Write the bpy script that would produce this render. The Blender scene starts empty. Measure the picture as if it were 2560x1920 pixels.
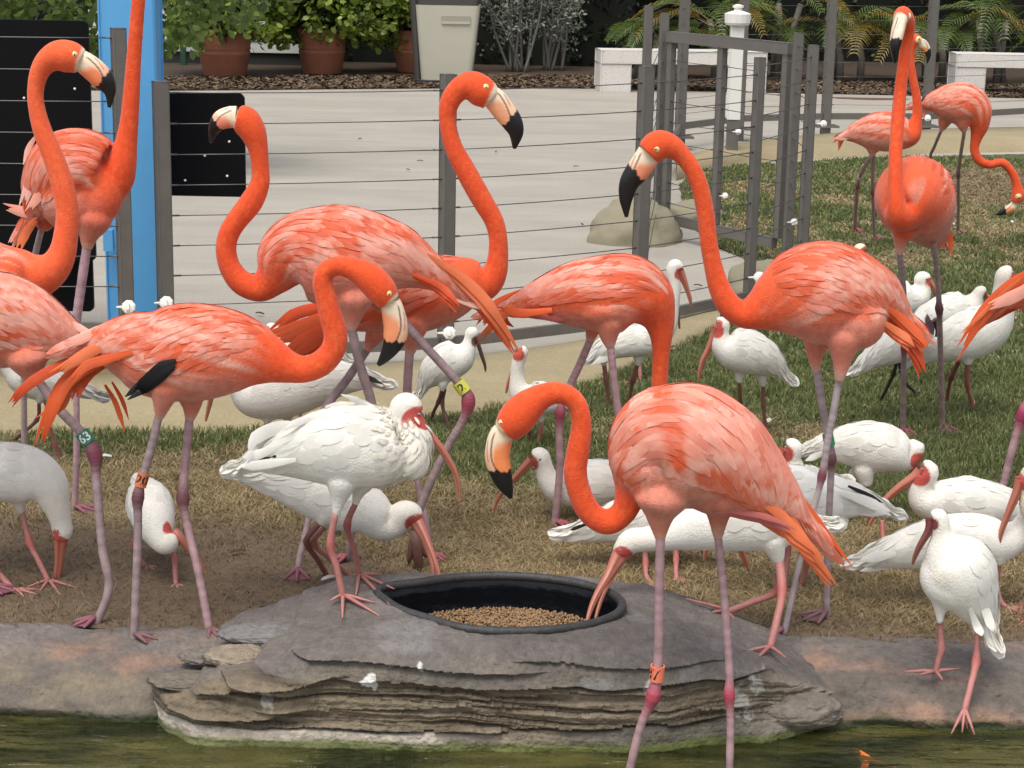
import bpy, math, random
import numpy as np
from mathutils import Vector, Matrix
from mathutils.bvhtree import BVHTree

random.seed(7)
rng = np.random.default_rng(7)
SC = bpy.context.scene
COL = SC.collection

# ------------------------------------------------------------------ camera
CAM_H = 1.9
FPX = 4777.0                       # focal length in pixels of the 2560 wide photograph
PITCH, ROLL = math.radians(13.65), math.radians(1.1)
FW = Vector((0, math.cos(PITCH), -math.sin(PITCH)))
R0 = Vector((1, 0, 0))
U0 = R0.cross(FW)
RT = R0 * math.cos(ROLL) + U0 * math.sin(ROLL)
UP = U0 * math.cos(ROLL) - R0 * math.sin(ROLL)
CAM = Vector((0, 0, CAM_H))
cd = bpy.data.cameras.new('camera')
cam = bpy.data.objects.new('camera', cd)
COL.objects.link(cam)
cam.matrix_world = Matrix(((RT.x, UP.x, -FW.x, 0), (RT.y, UP.y, -FW.y, 0), (RT.z, UP.z, -FW.z, CAM_H), (0, 0, 0, 1)))
cd.sensor_width = 36
cd.lens = FPX / 2560 * 36
cd.clip_start = 0.1
cd.clip_end = 900
SC.camera = cam

# ------------------------------------------------------------------ world, sun, exposure
SUN_EL, SUN_AZ = math.radians(66), math.radians(200)     # azimuth clockwise from +Y: behind and left of the camera
w = bpy.data.worlds.new('World')
SC.world = w
w.use_nodes = True
nt = w.node_tree
sky = nt.nodes.new('ShaderNodeTexSky')
sky.sky_type = 'NISHITA'
sky.sun_disc = False
sky.sun_elevation = SUN_EL
sky.sun_rotation = SUN_AZ
sky.air_density = 1.0
sky.dust_density = 4.0
sky.ozone_density = 1.0
hsv = nt.nodes.new('ShaderNodeHueSaturation')
hsv.inputs['Saturation'].default_value = 0.45
nt.links.new(sky.outputs[0], hsv.inputs['Color'])
nt.links.new(hsv.outputs[0], nt.nodes['Background'].inputs[0])
nt.nodes['Background'].inputs[1].default_value = 0.14
sd = bpy.data.lights.new('sun', 'SUN')
sd.energy = 1.35
sd.angle = math.radians(35)
sd.color = (1.0, 0.95, 0.86)
sun = bpy.data.objects.new('sun', sd)
COL.objects.link(sun)
sdir = Vector((math.sin(SUN_AZ) * math.cos(SUN_EL), math.cos(SUN_AZ) * math.cos(SUN_EL), math.sin(SUN_EL)))
sun.rotation_euler = sdir.to_track_quat('Z', 'Y').to_euler()
SC.view_settings.view_transform = 'Standard'
SC.view_settings.look = 'None'
SC.view_settings.exposure = 0.46
SC.view_settings.gamma = 1.0
SC.view_settings.use_curve_mapping = False
SC.cycles.max_bounces = 6
SC.cycles.transparent_max_bounces = 8

# ------------------------------------------------------------------ projection helpers
def ray(px, py):
    return (FW * FPX + RT * (px - 1280) - UP * (py - 960)).normalized()
def at(px, py, Y):
    d = ray(px, py)
    return CAM + d * (Y / d.y)
def ground(px, py, z=0.0):
    d = ray(px, py)
    if d.z > -0.01: return CAM + d * 100
    return CAM + d * ((z - CAM_H) / d.z)
def mpp(Y, z=0.6):
    return ((Y * FW.y) + (z - CAM_H) * FW.z) / FPX

# ------------------------------------------------------------------ noise (numpy value noise)
def _h(ix, iy, iz, seed):
    n = (ix.astype(np.int64) * 374761393 + iy.astype(np.int64) * 668265263 + iz.astype(np.int64) * 2147483647 + seed * 1274126177) & 0xffffffff
    n = ((n ^ (n >> 13)) * 1274126177) & 0xffffffff
    n = (n ^ (n >> 16)) & 0xffffff
    return n / float(0xffffff)
def vnoise(x, y, z=None, seed=0):
    x = np.asarray(x, float); y = np.asarray(y, float)
    z = np.zeros_like(x) if z is None else np.asarray(z, float) + 0 * x
    ix, iy, iz = np.floor(x), np.floor(y), np.floor(z)
    fx, fy, fz = x - ix, y - iy, z - iz
    fx = fx * fx * (3 - 2 * fx); fy = fy * fy * (3 - 2 * fy); fz = fz * fz * (3 - 2 * fz)
    r = 0
    for a in (0, 1):
        for b in (0, 1):
            for c in (0, 1):
                wgt = (fx if a else 1 - fx) * (fy if b else 1 - fy) * (fz if c else 1 - fz)
                r = r + wgt * _h(ix + a, iy + b, iz + c, seed)
    return r * 2 - 1
def fbm(x, y, z=None, seed=0, oct=4, gain=.5):
    r = 0; a = 1; t = 0; f = 1
    for i in range(oct):
        r = r + a * vnoise(np.asarray(x) * f, np.asarray(y) * f, None if z is None else np.asarray(z) * f, seed + i * 17)
        t += a; a *= gain; f *= 2.03
    return r / t
def sstep(a, b, x):
    t = np.clip((np.asarray(x, float) - a) / (b - a), 0, 1)
    return t * t * (3 - 2 * t)
def mixc(a, b, t):
    t = np.asarray(t)[..., None] if np.ndim(t) else t
    return np.asarray(a) * (1 - t) + np.asarray(b) * t

# ------------------------------------------------------------------ materials
_M = {}
def mat(name, color=(.5, .5, .5), rough=.7, attr=False, noise=None, bump=None, metal=0, spec=.5, sheen=0, sss=0, stretch=None, bands=None):
    """noise = (scale, amount[, second colour]); bump = (scale, strength)"""
    if name in _M: return _M[name]
    m = bpy.data.materials.new(name); m.use_nodes = True
    n = m.node_tree.nodes; l = m.node_tree.links
    p = n['Principled BSDF']
    p.inputs['Roughness'].default_value = rough
    p.inputs['Metallic'].default_value = metal
    p.inputs['Specular IOR Level'].default_value = spec
    if sheen: 
        p.inputs['Sheen Weight'].default_value = sheen
        p.inputs['Sheen Roughness'].default_value = .5
    if sss:
        p.inputs['Subsurface Weight'].default_value = sss
        p.inputs['Subsurface Radius'].default_value = (.02, .01, .008)
        p.inputs['Subsurface Scale'].default_value = .5
    tc = n.new('ShaderNodeTexCoord')
    vec = tc.outputs['Object']
    if stretch:
        mp = n.new('ShaderNodeMapping'); mp.inputs['Scale'].default_value = stretch
        l.new(vec, mp.inputs['Vector']); vec = mp.outputs[0]
    if attr:
        a = n.new('ShaderNodeVertexColor'); a.layer_name = 'Col'; src = a.outputs['Color']
    else:
        r = n.new('ShaderNodeRGB'); r.outputs[0].default_value = (*color, 1); src = r.outputs[0]
    if noise:
        t = n.new('ShaderNodeTexNoise'); t.inputs['Scale'].default_value = noise[0]; t.inputs['Detail'].default_value = 6
        t.inputs['Roughness'].default_value = .65
        l.new(vec, t.inputs['Vector'])
        if len(noise) > 2:
            cr = n.new('ShaderNodeValToRGB'); cr.color_ramp.elements[0].position = .5 - noise[1]; cr.color_ramp.elements[1].position = .5 + noise[1]
            l.new(t.outputs['Fac'], cr.inputs[0])
            mx = n.new('ShaderNodeMix'); mx.data_type = 'RGBA'
            l.new(cr.outputs[0], mx.inputs[0]); l.new(src, mx.inputs[6]); mx.inputs[7].default_value = (*noise[2], 1)
            src = mx.outputs[2]
        mr = n.new('ShaderNodeMapRange'); mr.inputs[1].default_value = .25; mr.inputs[2].default_value = .75
        am = noise[1] if len(noise) == 2 else .12
        mr.inputs[3].default_value = 1 - am; mr.inputs[4].default_value = 1 + am
        l.new(t.outputs['Fac'], mr.inputs[0])
        vm = n.new('ShaderNodeVectorMath'); vm.operation = 'SCALE'
        l.new(src, vm.inputs[0]); l.new(mr.outputs[0], vm.inputs['Scale'])
        src = vm.outputs[0]
    l.new(src, p.inputs['Base Color'])
    if bump:
        t2 = n.new('ShaderNodeTexNoise'); t2.inputs['Scale'].default_value = bump[0]; t2.inputs['Detail'].default_value = 5
        l.new(vec, t2.inputs['Vector'])
        b = n.new('ShaderNodeBump'); b.inputs['Strength'].default_value = bump[1]; b.inputs['Distance'].default_value = .01
        l.new(t2.outputs['Fac'], b.inputs['Height']); l.new(b.outputs[0], p.inputs['Normal'])
    _M[name] = m
    return m
def leafmat(name, rough=.45, trans=.25):
    if name in _M: return _M[name]
    m = mat(name, attr=True, rough=rough, noise=(9, .15))
    n = m.node_tree.nodes; l = m.node_tree.links
    p = n['Principled BSDF']; out = n['Material Output']
    tr = n.new('ShaderNodeBsdfTranslucent'); mx = n.new('ShaderNodeMixShader'); mx.inputs[0].default_value = trans
    src = p.inputs['Base Color'].links[0].from_socket
    l.new(src, tr.inputs['Color']); l.new(p.outputs[0], mx.inputs[1]); l.new(tr.outputs[0], mx.inputs[2]); l.new(mx.outputs[0], out.inputs[0])
    return m

# ------------------------------------------------------------------ object helpers
def mk(name, V, F, material=None, parent=None, cols=None, smooth=True, label=None, cat=None, group=None, kind=None):
    me = bpy.data.meshes.new(name)
    V = np.asarray(V, dtype=np.float32).reshape(-1, 3)
    if isinstance(F, np.ndarray):
        me.vertices.add(len(V)); me.vertices.foreach_set('co', V.ravel())
        k = F.shape[1]
        me.loops.add(F.size); me.loops.foreach_set('vertex_index', F.astype(np.int32).ravel())
        me.polygons.add(len(F)); me.polygons.foreach_set('loop_start', np.arange(0, F.size, k, dtype=np.int32))
        me.update(calc_edges=True)
        me.validate()
    else:
        me.from_pydata([tuple(map(float, v)) for v in V], [], F); me.update()
    if cols is not None:
        ca = me.color_attributes.new('Col', 'FLOAT_COLOR', 'POINT')
        c = np.ones((len(V), 4), np.float32); c[:, :3] = np.asarray(cols, np.float32)
        ca.data.foreach_set('color', c.ravel())
    if smooth: me.polygons.foreach_set('use_smooth', np.ones(len(me.polygons), bool))
    if material: me.materials.append(material)
    return link(name, me, parent, label, cat, group, kind)
def link(name, me, parent=None, label=None, cat=None, group=None, kind=None, loc=None):
    o = bpy.data.objects.new(name, me); COL.objects.link(o)
    if parent:
        o.parent = parent
        o.matrix_parent_inverse = Matrix.Translation(-Vector(parent_loc(parent)))
    if loc is not None: o.location = loc
    for k, v in (('label', label), ('category', cat), ('group', group), ('kind', kind)):
        if v: o[k] = v
    return o
_PL = {}
def parent_loc(p):
    return _PL.get(p.name, (0, 0, 0))
def empty(name, loc, label, cat, group=None):
    o = bpy.data.objects.new(name, None); COL.objects.link(o)
    o.location = loc; o['label'] = label; o['category'] = cat; o.empty_display_size = .1
    if group: o['group'] = group
    _PL[o.name] = tuple(loc)
    return o
class MB:
    """collects simple pieces into one mesh"""
    def __init__(s): s.V = []; s.F = []; s.C = []
    def add(s, V, F, c=None):
        k = len(s.V); s.V += [tuple(v) for v in V]; s.F += [tuple(i + k for i in f) for f in F]
        s.C += [c or (.5, .5, .5)] * len(V); return s
    def box(s, c, h, ax=None, col=None, bev=0):
        ax = ax or (Vector((1, 0, 0)), Vector((0, 1, 0)), Vector((0, 0, 1)))
        c = Vector(c)
        if bev:
            V = []
            for sz in (-1, 1):
                for (a, b) in ((1, -1), (1, 1), (-1, 1), (-1, -1)):
                    for t in ((1, 0), (0, 1)) if (a * b < 0) else ((0, 1), (1, 0)):
                        V.append(c + ax[0] * (a * (h[0] - bev * t[1])) + ax[1] * (b * (h[1] - bev * t[0])) + ax[2] * (sz * h[2]))
            F = [tuple(range(7, -1, -1)), tuple(range(8, 16))] + [(i, (i + 1) % 8, 8 + (i + 1) % 8, 8 + i) for i in range(8)]
            return s.add(V, F, col)
        V = [c + ax[0] * (h[0] * a) + ax[1] * (h[1] * b) + ax[2] * (h[2] * d) for a in (-1, 1) for b in (-1, 1) for d in (-1, 1)]
        F = [(0, 1, 3, 2), (4, 6, 7, 5), (0, 4, 5, 1), (2, 3, 7, 6), (0, 2, 6, 4), (1, 5, 7, 3)]
        return s.add(V, F, col)
    def tube(s, P, R, n=8, col=None):
        V, F = tube(P, R, n); return s.add(V, F, col)
    def build(s, name, m, parent=None, smooth=False, **k):
        return mk(name, s.V, s.F, m, parent, cols=s.C, smooth=smooth, **k)
def tube(P, R, n=8, flat=1.0, cap=True):
    P = [Vector(p) for p in P]
    if not hasattr(R, '__len__'): R = [R] * len(P)
    V = []; F = []
    prev = None
    for i, p in enumerate(P):
        t = (P[min(i + 1, len(P) - 1)] - P[max(i - 1, 0)]).normalized()
        if prev is None:
            a = Vector((0, 0, 1)) if abs(t.z) < .9 else Vector((1, 0, 0))
            u = a.cross(t).normalized()
        else:
            u = (prev - t * prev.dot(t)).normalized()
        prev = u; v = t.cross(u)
        for k in range(n):
            a = 2 * math.pi * k / n
            V.append(p + (u * math.cos(a) + v * math.sin(a) * flat) * R[i])
    for i in range(len(P) - 1):
        for k in range(n):
            F.append((i * n + k, i * n + (k + 1) % n, (i + 1) * n + (k + 1) % n, (i + 1) * n + k))
    if cap:
        F.append(tuple(range(n - 1, -1, -1))); F.append(tuple((len(P) - 1) * n + k for k in range(n)))
    return V, F
def cr(pts, n):
    """Catmull-Rom through the rows of pts, n samples per span"""
    A = np.asarray(pts, float)
    A = np.vstack([2 * A[0] - A[1], A, 2 * A[-1] - A[-2]])
    out = []
    for i in range(1, len(A) - 2):
        p0, p1, p2, p3 = A[i - 1:i + 3]
        for k in range(n):
            t = k / n
            out.append(.5 * ((2 * p1) + (-p0 + p2) * t + (2 * p0 - 5 * p1 + 4 * p2 - p3) * t * t + (-p0 + 3 * p1 - 3 * p2 + p3) * t ** 3))
    out.append(A[-2])
    return np.array(out)
def grid_faces(nu, nv, wrap=False):
    i = np.arange(nu - 1)[:, None]; j = np.arange(nv if wrap else nv - 1)[None, :]
    a = i * nv + j; b = i * nv + (j + 1) % nv
    return np.stack([a, b, b + nv, a + nv], -1).reshape(-1, 4)
def ellipsoid(C, ax, r, nu=14, nv=20):
    V = []; F = []
    for i in range(nu + 1):
        a = math.pi * i / nu
        for k in range(nv):
            b = 2 * math.pi * k / nv
            V.append(Vector(C) + ax[0] * (r[0] * math.cos(a)) + ax[1] * (r[1] * math.sin(a) * math.cos(b)) + ax[2] * (r[2] * math.sin(a) * math.sin(b)))
    for i in range(nu):
        for k in range(nv): F.append((i * nv + k, i * nv + (k + 1) % nv, (i + 1) * nv + (k + 1) % nv, (i + 1) * nv + k))
    F.append(tuple(range(nv))); F.append(tuple(nu * nv + k for k in range(nv - 1, -1, -1)))
    return V, F
# ================================================================== THE SETTING
WATER_Z = -0.12
def gp(px, py, z=0.0):
    g = ground(px, py, z); return (g.x, g.y)
# the edge between lawn and paved ground, as px on the ground plane
LAWN_FRONT = [gp(*p) for p in [(-1400, 1090), (-300, 1086), (0, 1085), (300, 1083), (600, 1080), (900, 1062), (1200, 1030), (1400, 980), (1550, 930), (1700, 868), (1800, 820)]]
KERB_BACK = [gp(*p) for p in [(-1400, 985), (-300, 970), (0, 965), (300, 960), (600, 950), (900, 935), (1200, 908), (1400, 880), (1550, 850), (1700, 812), (1800, 780)]]
LAWN_GATE = [gp(*p) for p in [(1880, 765), (1935, 700), (1880, 655), (1770, 610), (1715, 540), (1700, 470), (1730, 432), (1850, 418), (2050, 405), (2300, 392), (2560, 385), (3200, 380)]]
LAWN = LAWN_FRONT + LAWN_GATE + [(9.0, 16.4), (9.0, 4.9)] + [(-6.0, 4.9)]
def inside(X, Y, poly):
    r = np.zeros(np.shape(X), bool); n = len(poly)
    for i in range(n):
        x0, y0 = poly[i]; x1, y1 = poly[(i + 1) % n]
        c = ((y0 > Y) != (y1 > Y)) & (X < (x1 - x0) * (Y - y0) / ((y1 - y0) + 1e-12) + x0)
        r ^= c
    return r
def poly_sheet(name, pts, z, m, kind='structure', depth=0, **k):
    import mathutils
    tri = mathutils.geometry.tessellate_polygon([[Vector((p[0], p[1], 0)) for p in pts]])
    V = [(p[0], p[1], z) for p in pts]; F = [tuple(t) for t in tri]
    F = [f if (Vector(V[f[1]]) - Vector(V[f[0]])).cross(Vector(V[f[2]]) - Vector(V[f[0]])).z > 0 else f[::-1] for f in F]
    return mk(name, V, F, m, smooth=False, kind=kind, **k)

# --- ground far out, paved plaza
M_EARTH = mat('earth', (.10, .085, .055), rough=.95, noise=(3, .2, (.06, .07, .03)), bump=(12, .5))
mk('ground', [(-400, 4.95, -.03), (400, 4.95, -.03), (400, 600, -.03), (-400, 600, -.03)], [(0, 1, 2, 3)], M_EARTH, smooth=False, kind='structure')
M_CONC = mat('plaza_concrete', (.365, .335, .285), rough=.85, noise=(1.1, .09), bump=(60, .12))
def concrete_detail(m, speck=.75):
    n = m.node_tree.nodes; l = m.node_tree.links; p = n['Principled BSDF']
    src = p.inputs['Base Color'].links[0].from_socket
    tc = n.new('ShaderNodeTexCoord')
    t = n.new('ShaderNodeTexNoise'); t.inputs['Scale'].default_value = 90; t.inputs['Detail'].default_value = 3
    mr = n.new('ShaderNodeMapRange'); mr.inputs[1].default_value = .3; mr.inputs[2].default_value = .7; mr.inputs[3].default_value = .86; mr.inputs[4].default_value = 1.12
    v = n.new('ShaderNodeVectorMath'); v.operation = 'SCALE'
    l.new(tc.outputs['Object'], t.inputs['Vector']); l.new(t.outputs['Fac'], mr.inputs[0]); l.new(src, v.inputs[0]); l.new(mr.outputs[0], v.inputs['Scale'])
    # long worn streaks across the walkway
    mp = n.new('ShaderNodeMapping'); mp.inputs['Scale'].default_value = (.35, 1.6, 1)
    t3 = n.new('ShaderNodeTexNoise'); t3.inputs['Scale'].default_value = 1.4; t3.inputs['Detail'].default_value = 8; t3.inputs['Roughness'].default_value = .7
    l.new(tc.outputs['Object'], mp.inputs[0]); l.new(mp.outputs[0], t3.inputs['Vector'])
    m3 = n.new('ShaderNodeMapRange'); m3.inputs[1].default_value = .35; m3.inputs[2].default_value = .65; m3.inputs[3].default_value = .88; m3.inputs[4].default_value = 1.07
    l.new(t3.outputs['Fac'], m3.inputs[0])
    v3 = n.new('ShaderNodeVectorMath'); v3.operation = 'SCALE'; l.new(v.outputs[0], v3.inputs[0]); l.new(m3.outputs[0], v3.inputs['Scale'])
    l.new(v3.outputs[0], p.inputs['Base Color'])
concrete_detail(M_CONC)
plz = [gp(*p) for p in [(-1400, 985), (-300, 970), (300, 960), (900, 935), (1200, 908), (1550, 850), (1800, 780)]]
plz = plz + [gp(1880, 765), gp(1935, 700), gp(1880, 655), gp(1770, 610), gp(1700, 470), gp(1730, 432), gp(1850, 418), gp(2050, 405), gp(2560, 385), gp(3200, 380)] + [(30, 20.0), (30, 22.4)] + [gp(x, y) for x, y in ((2600, 247), (2200, 238), (1900, 232), (1500, 222), (1200, 221), (900, 223), (600, 226), (300, 228))] + [(-30, 21.8), (-30, 9.0)]
poly_sheet('plaza_pavement', plz, .0, M_CONC)
# reddish stained patch on the far paving
g = ground(2170, 247)
mb = MB(); n = 26
V = [(g.x, g.y, .004)] + [(g.x + math.cos(a) * (.46 + .05 * math.sin(5 * a)), g.y + math.sin(a) * (.13 + .03 * math.sin(3 * a)), .004) for a in [2 * PI_ * i / n for PI_ in (math.pi,) for i in range(n)]]
mb.add(V, [(0, i, i % n + 1) for i in range(1, n + 1)], (.5, .5, .5)).build('drain_cover', mat('rusty_plate', (.14, .07, .05), rough=.8, noise=(30, .3)), label='reddish brown flat plate set in the far paving behind the fence', cat='drain cover')

# --- lawn ground
def lawn_mix(x, y):
    """green, dry, dirt weights on the lawn"""
    x = np.asarray(x, float); y = np.asarray(y, float)
    n = fbm(x * 1.7, y * 1.7, seed=3); n2 = fbm(x * 6, y * 6, seed=5); n3 = fbm(x * .7, y * .5, seed=9)
    left = sstep(.3, -.9, x)
    edge = 6.15 + n * .35 + n2 * .15 + left * .35 - sstep(.9, 1.7, x) * .35
    green = sstep(edge - .12, edge + .45, y)
    green = green * (1 - .80 * sstep(.05, .42, n * .6 + n3 * .5 + n2 * .4 + .1))
    dirtline = 5.05 + left * .75 + n * .15 + n2 * .08
    dirt = sstep(dirtline + .22, dirtline - .1, y)
    # bare patch far right
    bp = gp(2520, 470); d = np.hypot((x - bp[0]) / .8, (y - bp[1]) / 1.2) + n2 * .5
    dirt = np.maximum(dirt, sstep(1.1, .6, d) * .6); green = green * (1 - sstep(1.2, .7, d))
    bd = 6.9 + 0 * x
    return green, dirt
G0 = np.array((.100, .138, .042)); G1 = np.array((.235, .262, .100)); D0 = np.array((.27, .20, .10)); D1 = np.array((.50, .40, .22)); DI = np.array((.125, .088, .053))
def lawn_base(x, y):
    g, d = lawn_mix(x, y)
    n = fbm(x * 25, y * 25, seed=21)[..., None] * .25 + 1
    c = mixc(np.array((.19, .14, .075)), np.array((.065, .078, .032)), g); c = mixc(c, DI, d)
    return c * n
M_LAWN = mat('lawn_soil', attr=True, rough=.95, noise=(45, .3), bump=(70, .8))
xs = np.linspace(-3.2, 6.4, 420); ys = 4.84 + (np.linspace(0, 1, 420) ** 1.5) * 11.8
XX, YY = np.meshgrid(xs, ys, indexing='ij')
ZZ = .004 + .012 * fbm(XX * 3, YY * 3, seed=2) * sstep(4.9, 5.3, YY) + .004 * fbm(XX * 20, YY * 20, seed=4)
F = grid_faces(420, 420)
cx = XX.ravel()[F].mean(1); cy = YY.ravel()[F].mean(1)
F = F[inside(cx, cy, LAWN)][:, ::-1]
V = np.stack([XX, YY, np.maximum(ZZ, .002)], -1).reshape(-1, 3)
used = np.unique(F); remap = -np.ones(len(V), int); remap[used] = np.arange(len(used))
mk('lawn_ground', V[used], remap[F], M_LAWN, cols=lawn_base(V[used][:, 0], V[used][:, 1]), kind='structure')
poly_sheet('lawn_ground', [(-14, 4.95), (9, 4.95), (9, 16.4)] + LAWN_GATE[::-1] + LAWN_FRONT[::-1], -.012, M_EARTH)

# --- grass blades: one object
M_GRASS = leafmat('grass_blade', .6, .3)
def blades(n, x0, x1, y0, y1, seed, hscale=1.0, wscale=1.0):
    r = np.random.default_rng(seed)
    x = r.uniform(x0, x1, n); y = y0 + (y1 - y0) * r.uniform(0, 1, n)
    # only what lies within the lawn and near the view cone
    keep = inside(x, y, LAWN) & (np.abs(x) < .30 * y + .25)
    x, y = x[keep], y[keep]
    g, d = lawn_mix(x, y)
    keep = r.uniform(0, 1, len(x)) < (1 - .85 * d)
    x, y, g, d = x[keep], y[keep], g[keep], d[keep]; m = len(x)
    isg = r.uniform(0, 1, m) < g * .76 + .05
    h = np.where(isg, r.uniform(.010, .029, m) * (.7 + .5 * g), r.uniform(.008, .020, m)) * hscale
    tuft = fbm(x * 9, y * 9, seed=31); h *= 1 + .5 * tuft
    wd = r.uniform(.0011, .0021, m) * wscale * (1 + .12 * (y - 5))
    a = r.uniform(0, 2 * np.pi, m); lean = np.where(isg, r.uniform(.1, .8, m), r.uniform(.6, 2.6, m)) * h
    b = r.uniform(0, 2 * np.pi, m)
    P0 = np.stack([x, y, np.full(m, .003)], -1); L = np.stack([np.cos(b) * lean, np.sin(b) * lean, np.zeros(m)], -1)
    Wd = np.stack([np.cos(a) * wd, np.sin(a) * wd, np.zeros(m)], -1); H = np.stack([0 * h, 0 * h, h], -1)
    V = np.stack([P0 - Wd, P0 + Wd, P0 + L * .35 + H * .6 + Wd * .8, P0 + L * .35 + H * .6 - Wd * .8, P0 + L + H], 1)
    i = np.arange(m)[:, None] * 5
    F = np.concatenate([np.stack([i[:, 0], i[:, 0] + 1, i[:, 0] + 2], 1), np.stack([i[:, 0], i[:, 0] + 2, i[:, 0] + 3], 1), np.stack([i[:, 0] + 3, i[:, 0] + 2, i[:, 0] + 4], 1)])
    t = r.uniform(0, 1, m)
    c = np.where(isg[:, None], mixc(G0, G1, t), mixc(D0, D1, t)); c = mixc(c, DI * 1.6, (~isg) * d * .8)
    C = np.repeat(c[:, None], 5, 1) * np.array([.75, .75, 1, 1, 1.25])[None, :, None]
    return V.reshape(-1, 3), F, C.reshape(-1, 3)
vs, fs_, cs = [], [], []; off = 0
for args in ((150000, -1.75, 2.1, 4.9, 6.4, 1), (150000, -2.1, 2.4, 6.2, 8.4, 2, 1.1, 1.2), (170000, -.2, 5.2, 8.2, 16.2, 3, 1.2, 1.9)):
    v, f, c = blades(*args); vs.append(v); fs_.append(f + off); cs.append(c); off += len(v)
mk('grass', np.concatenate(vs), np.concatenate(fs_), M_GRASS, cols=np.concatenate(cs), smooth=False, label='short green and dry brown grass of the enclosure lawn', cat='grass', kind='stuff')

# --- pale concrete kerb in front of the fence
M_KERB = mat('sandy_kerb', (.36, .30, .175), rough=.9, noise=(2.2, .2, (.27, .22, .13)), bump=(35, .4)); concrete_detail(M_KERB)
def strip(name, A, B, prof, m, n=6, jitter=.01, **k):
    """sheet between polylines A (lawn side) and B; prof = list of (t, z)"""
    A2 = cr(A, n); B2 = cr(B, n)
    V = []
    for i, (a, b) in enumerate(zip(A2, B2)):
        for t, z in prof:
            j = jitter * float(vnoise(np.array([i * .35]), np.array([t * 9.]), seed=8)[0]) if 0 < t < 1 or t == 0 else 0
            V.append((a[0] * (1 - t) + b[0] * t, a[1] * (1 - t) + b[1] * t - j * 2, z + j * .3))
    F = grid_faces(len(A2), len(prof))
    return mk(name, V, F, m, **k)
strip('kerb', LAWN_FRONT, KERB_BACK, [(-.04, -.02), (0, .012), (.06, .03), (.25, .045), (.7, .05), (.97, .045), (1, .006), (1.02, -.01)], M_KERB, kind='structure')
FB = [gp(*p) for p in [(1690, 425), (1850, 385), (2050, 362), (2300, 350), (2560, 342), (3200, 335)]]
FF = [gp(*p) for p in [(1690, 450), (1850, 412), (2050, 396), (2300, 384), (2560, 378), (3200, 370)]]
strip('kerb', FF, FB, [(-.06, -.02), (0, .03), (.1, .09), (.5, .105), (.97, .10), (1, .006), (1.02, -.01)], M_KERB, kind='structure', jitter=.03)

# --- boulders beside the gate
M_BOULD = mat('sandy_boulder', (.30, .265, .18), rough=.9, noise=(5, .2, (.22, .20, .14)), bump=(14, .6))
def boulder(px, py, Y, rx, ry, rz, seed, label, zc=0.0):
    c = at(px, py, Y); V = []; nu, nv = 26, 40
    for i in range(nu + 1):
        a = math.pi * i / nu
        for k in range(nv):
            b = 2 * math.pi * k / nv
            d = Vector((math.sin(a) * math.cos(b), math.sin(a) * math.sin(b), math.cos(a)))
            r = 1 + .30 * float(fbm(np.array([d.x * 1.6]), np.array([d.y * 1.6]), np.array([d.z * 1.6]), seed=seed)[0]) + .06 * float(fbm(np.array([d.x * 7]), np.array([d.y * 7]), np.array([d.z * 7]), seed=seed)[0])
            V.append((c.x + d.x * rx * r, c.y + d.y * ry * r, zc + d.z * rz * r))
    F = grid_faces(nu + 1, nv, True)[:, ::-1]
    mk('boulder', V, F, M_BOULD, label=label, cat='boulder')
boulder(1585, 560, 11.6, .28, .24, .26, 3, 'low pale sandy boulder on the paving behind the cables, left of the gate')
boulder(1905, 700, 9.9, .20, .25, .20, 5, 'low sandy boulder at the foot of the post right of the gate')
boulder(1735, 470, 12.6, .20, .2, .12, 7, 'small low sandy boulder on the lawn edge seen through the gate')

# ------------------------------------------------------------------ pond
wm = bpy.data.materials.new('pond_water'); wm.use_nodes = True
n_ = wm.node_tree.nodes; l_ = wm.node_tree.links; n_.remove(n_['Principled BSDF'])
dif = n_.new('ShaderNodeBsdfDiffuse'); tr = n_.new('ShaderNodeBsdfTransparent'); gl = n_.new('ShaderNodeBsdfGlossy'); gl.inputs['Roughness'].default_value = .03
m1 = n_.new('ShaderNodeMixShader'); m2 = n_.new('ShaderNodeMixShader'); m1.inputs[0].default_value = .50
tr.inputs[0].default_value = (.62, .66, .30, 1)
tc = n_.new('ShaderNodeTexCoord'); mp = n_.new('ShaderNodeMapping'); mp.inputs['Scale'].default_value = (1.0, 3.2, 1)
t = n_.new('ShaderNodeTexNoise'); t.inputs['Scale'].default_value = 3.2; t.inputs['Detail'].default_value = 4
cr_ = n_.new('ShaderNodeValToRGB'); cr_.color_ramp.elements[0].color = (.030, .036, .012, 1); cr_.color_ramp.elements[1].color = (.19, .175, .055, 1)
cr_.color_ramp.elements[0].position = .38; cr_.color_ramp.elements[1].position = .68
l_.new(tc.outputs['Object'], mp.inputs[0]); l_.new(mp.outputs[0], t.inputs['Vector']); l_.new(t.outputs['Fac'], cr_.inputs[0]); l_.new(cr_.outputs[0], dif.inputs[0])
t2 = n_.new('ShaderNodeTexNoise'); t2.inputs['Scale'].default_value = 7; t2.inputs['Detail'].default_value = 3; l_.new(mp.outputs[0], t2.inputs['Vector'])
bp = n_.new('ShaderNodeBump'); bp.inputs['Strength'].default_value = .8; bp.inputs['Distance'].default_value = .05; l_.new(t2.outputs['Fac'], bp.inputs['Height'])
fr = n_.new('ShaderNodeFresnel'); fr.inputs['IOR'].default_value = 1.34
for q in (gl, fr): l_.new(bp.outputs[0], q.inputs['Normal'])
l_.new(tr.outputs[0], m1.inputs[1]); l_.new(dif.outputs[0], m1.inputs[2]); l_.new(m1.outputs[0], m2.inputs[1]); l_.new(gl.outputs[0], m2.inputs[2]); l_.new(fr.outputs[0], m2.inputs[0])
l_.new(m2.outputs[0], n_['Material Output'].inputs[0])
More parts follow.
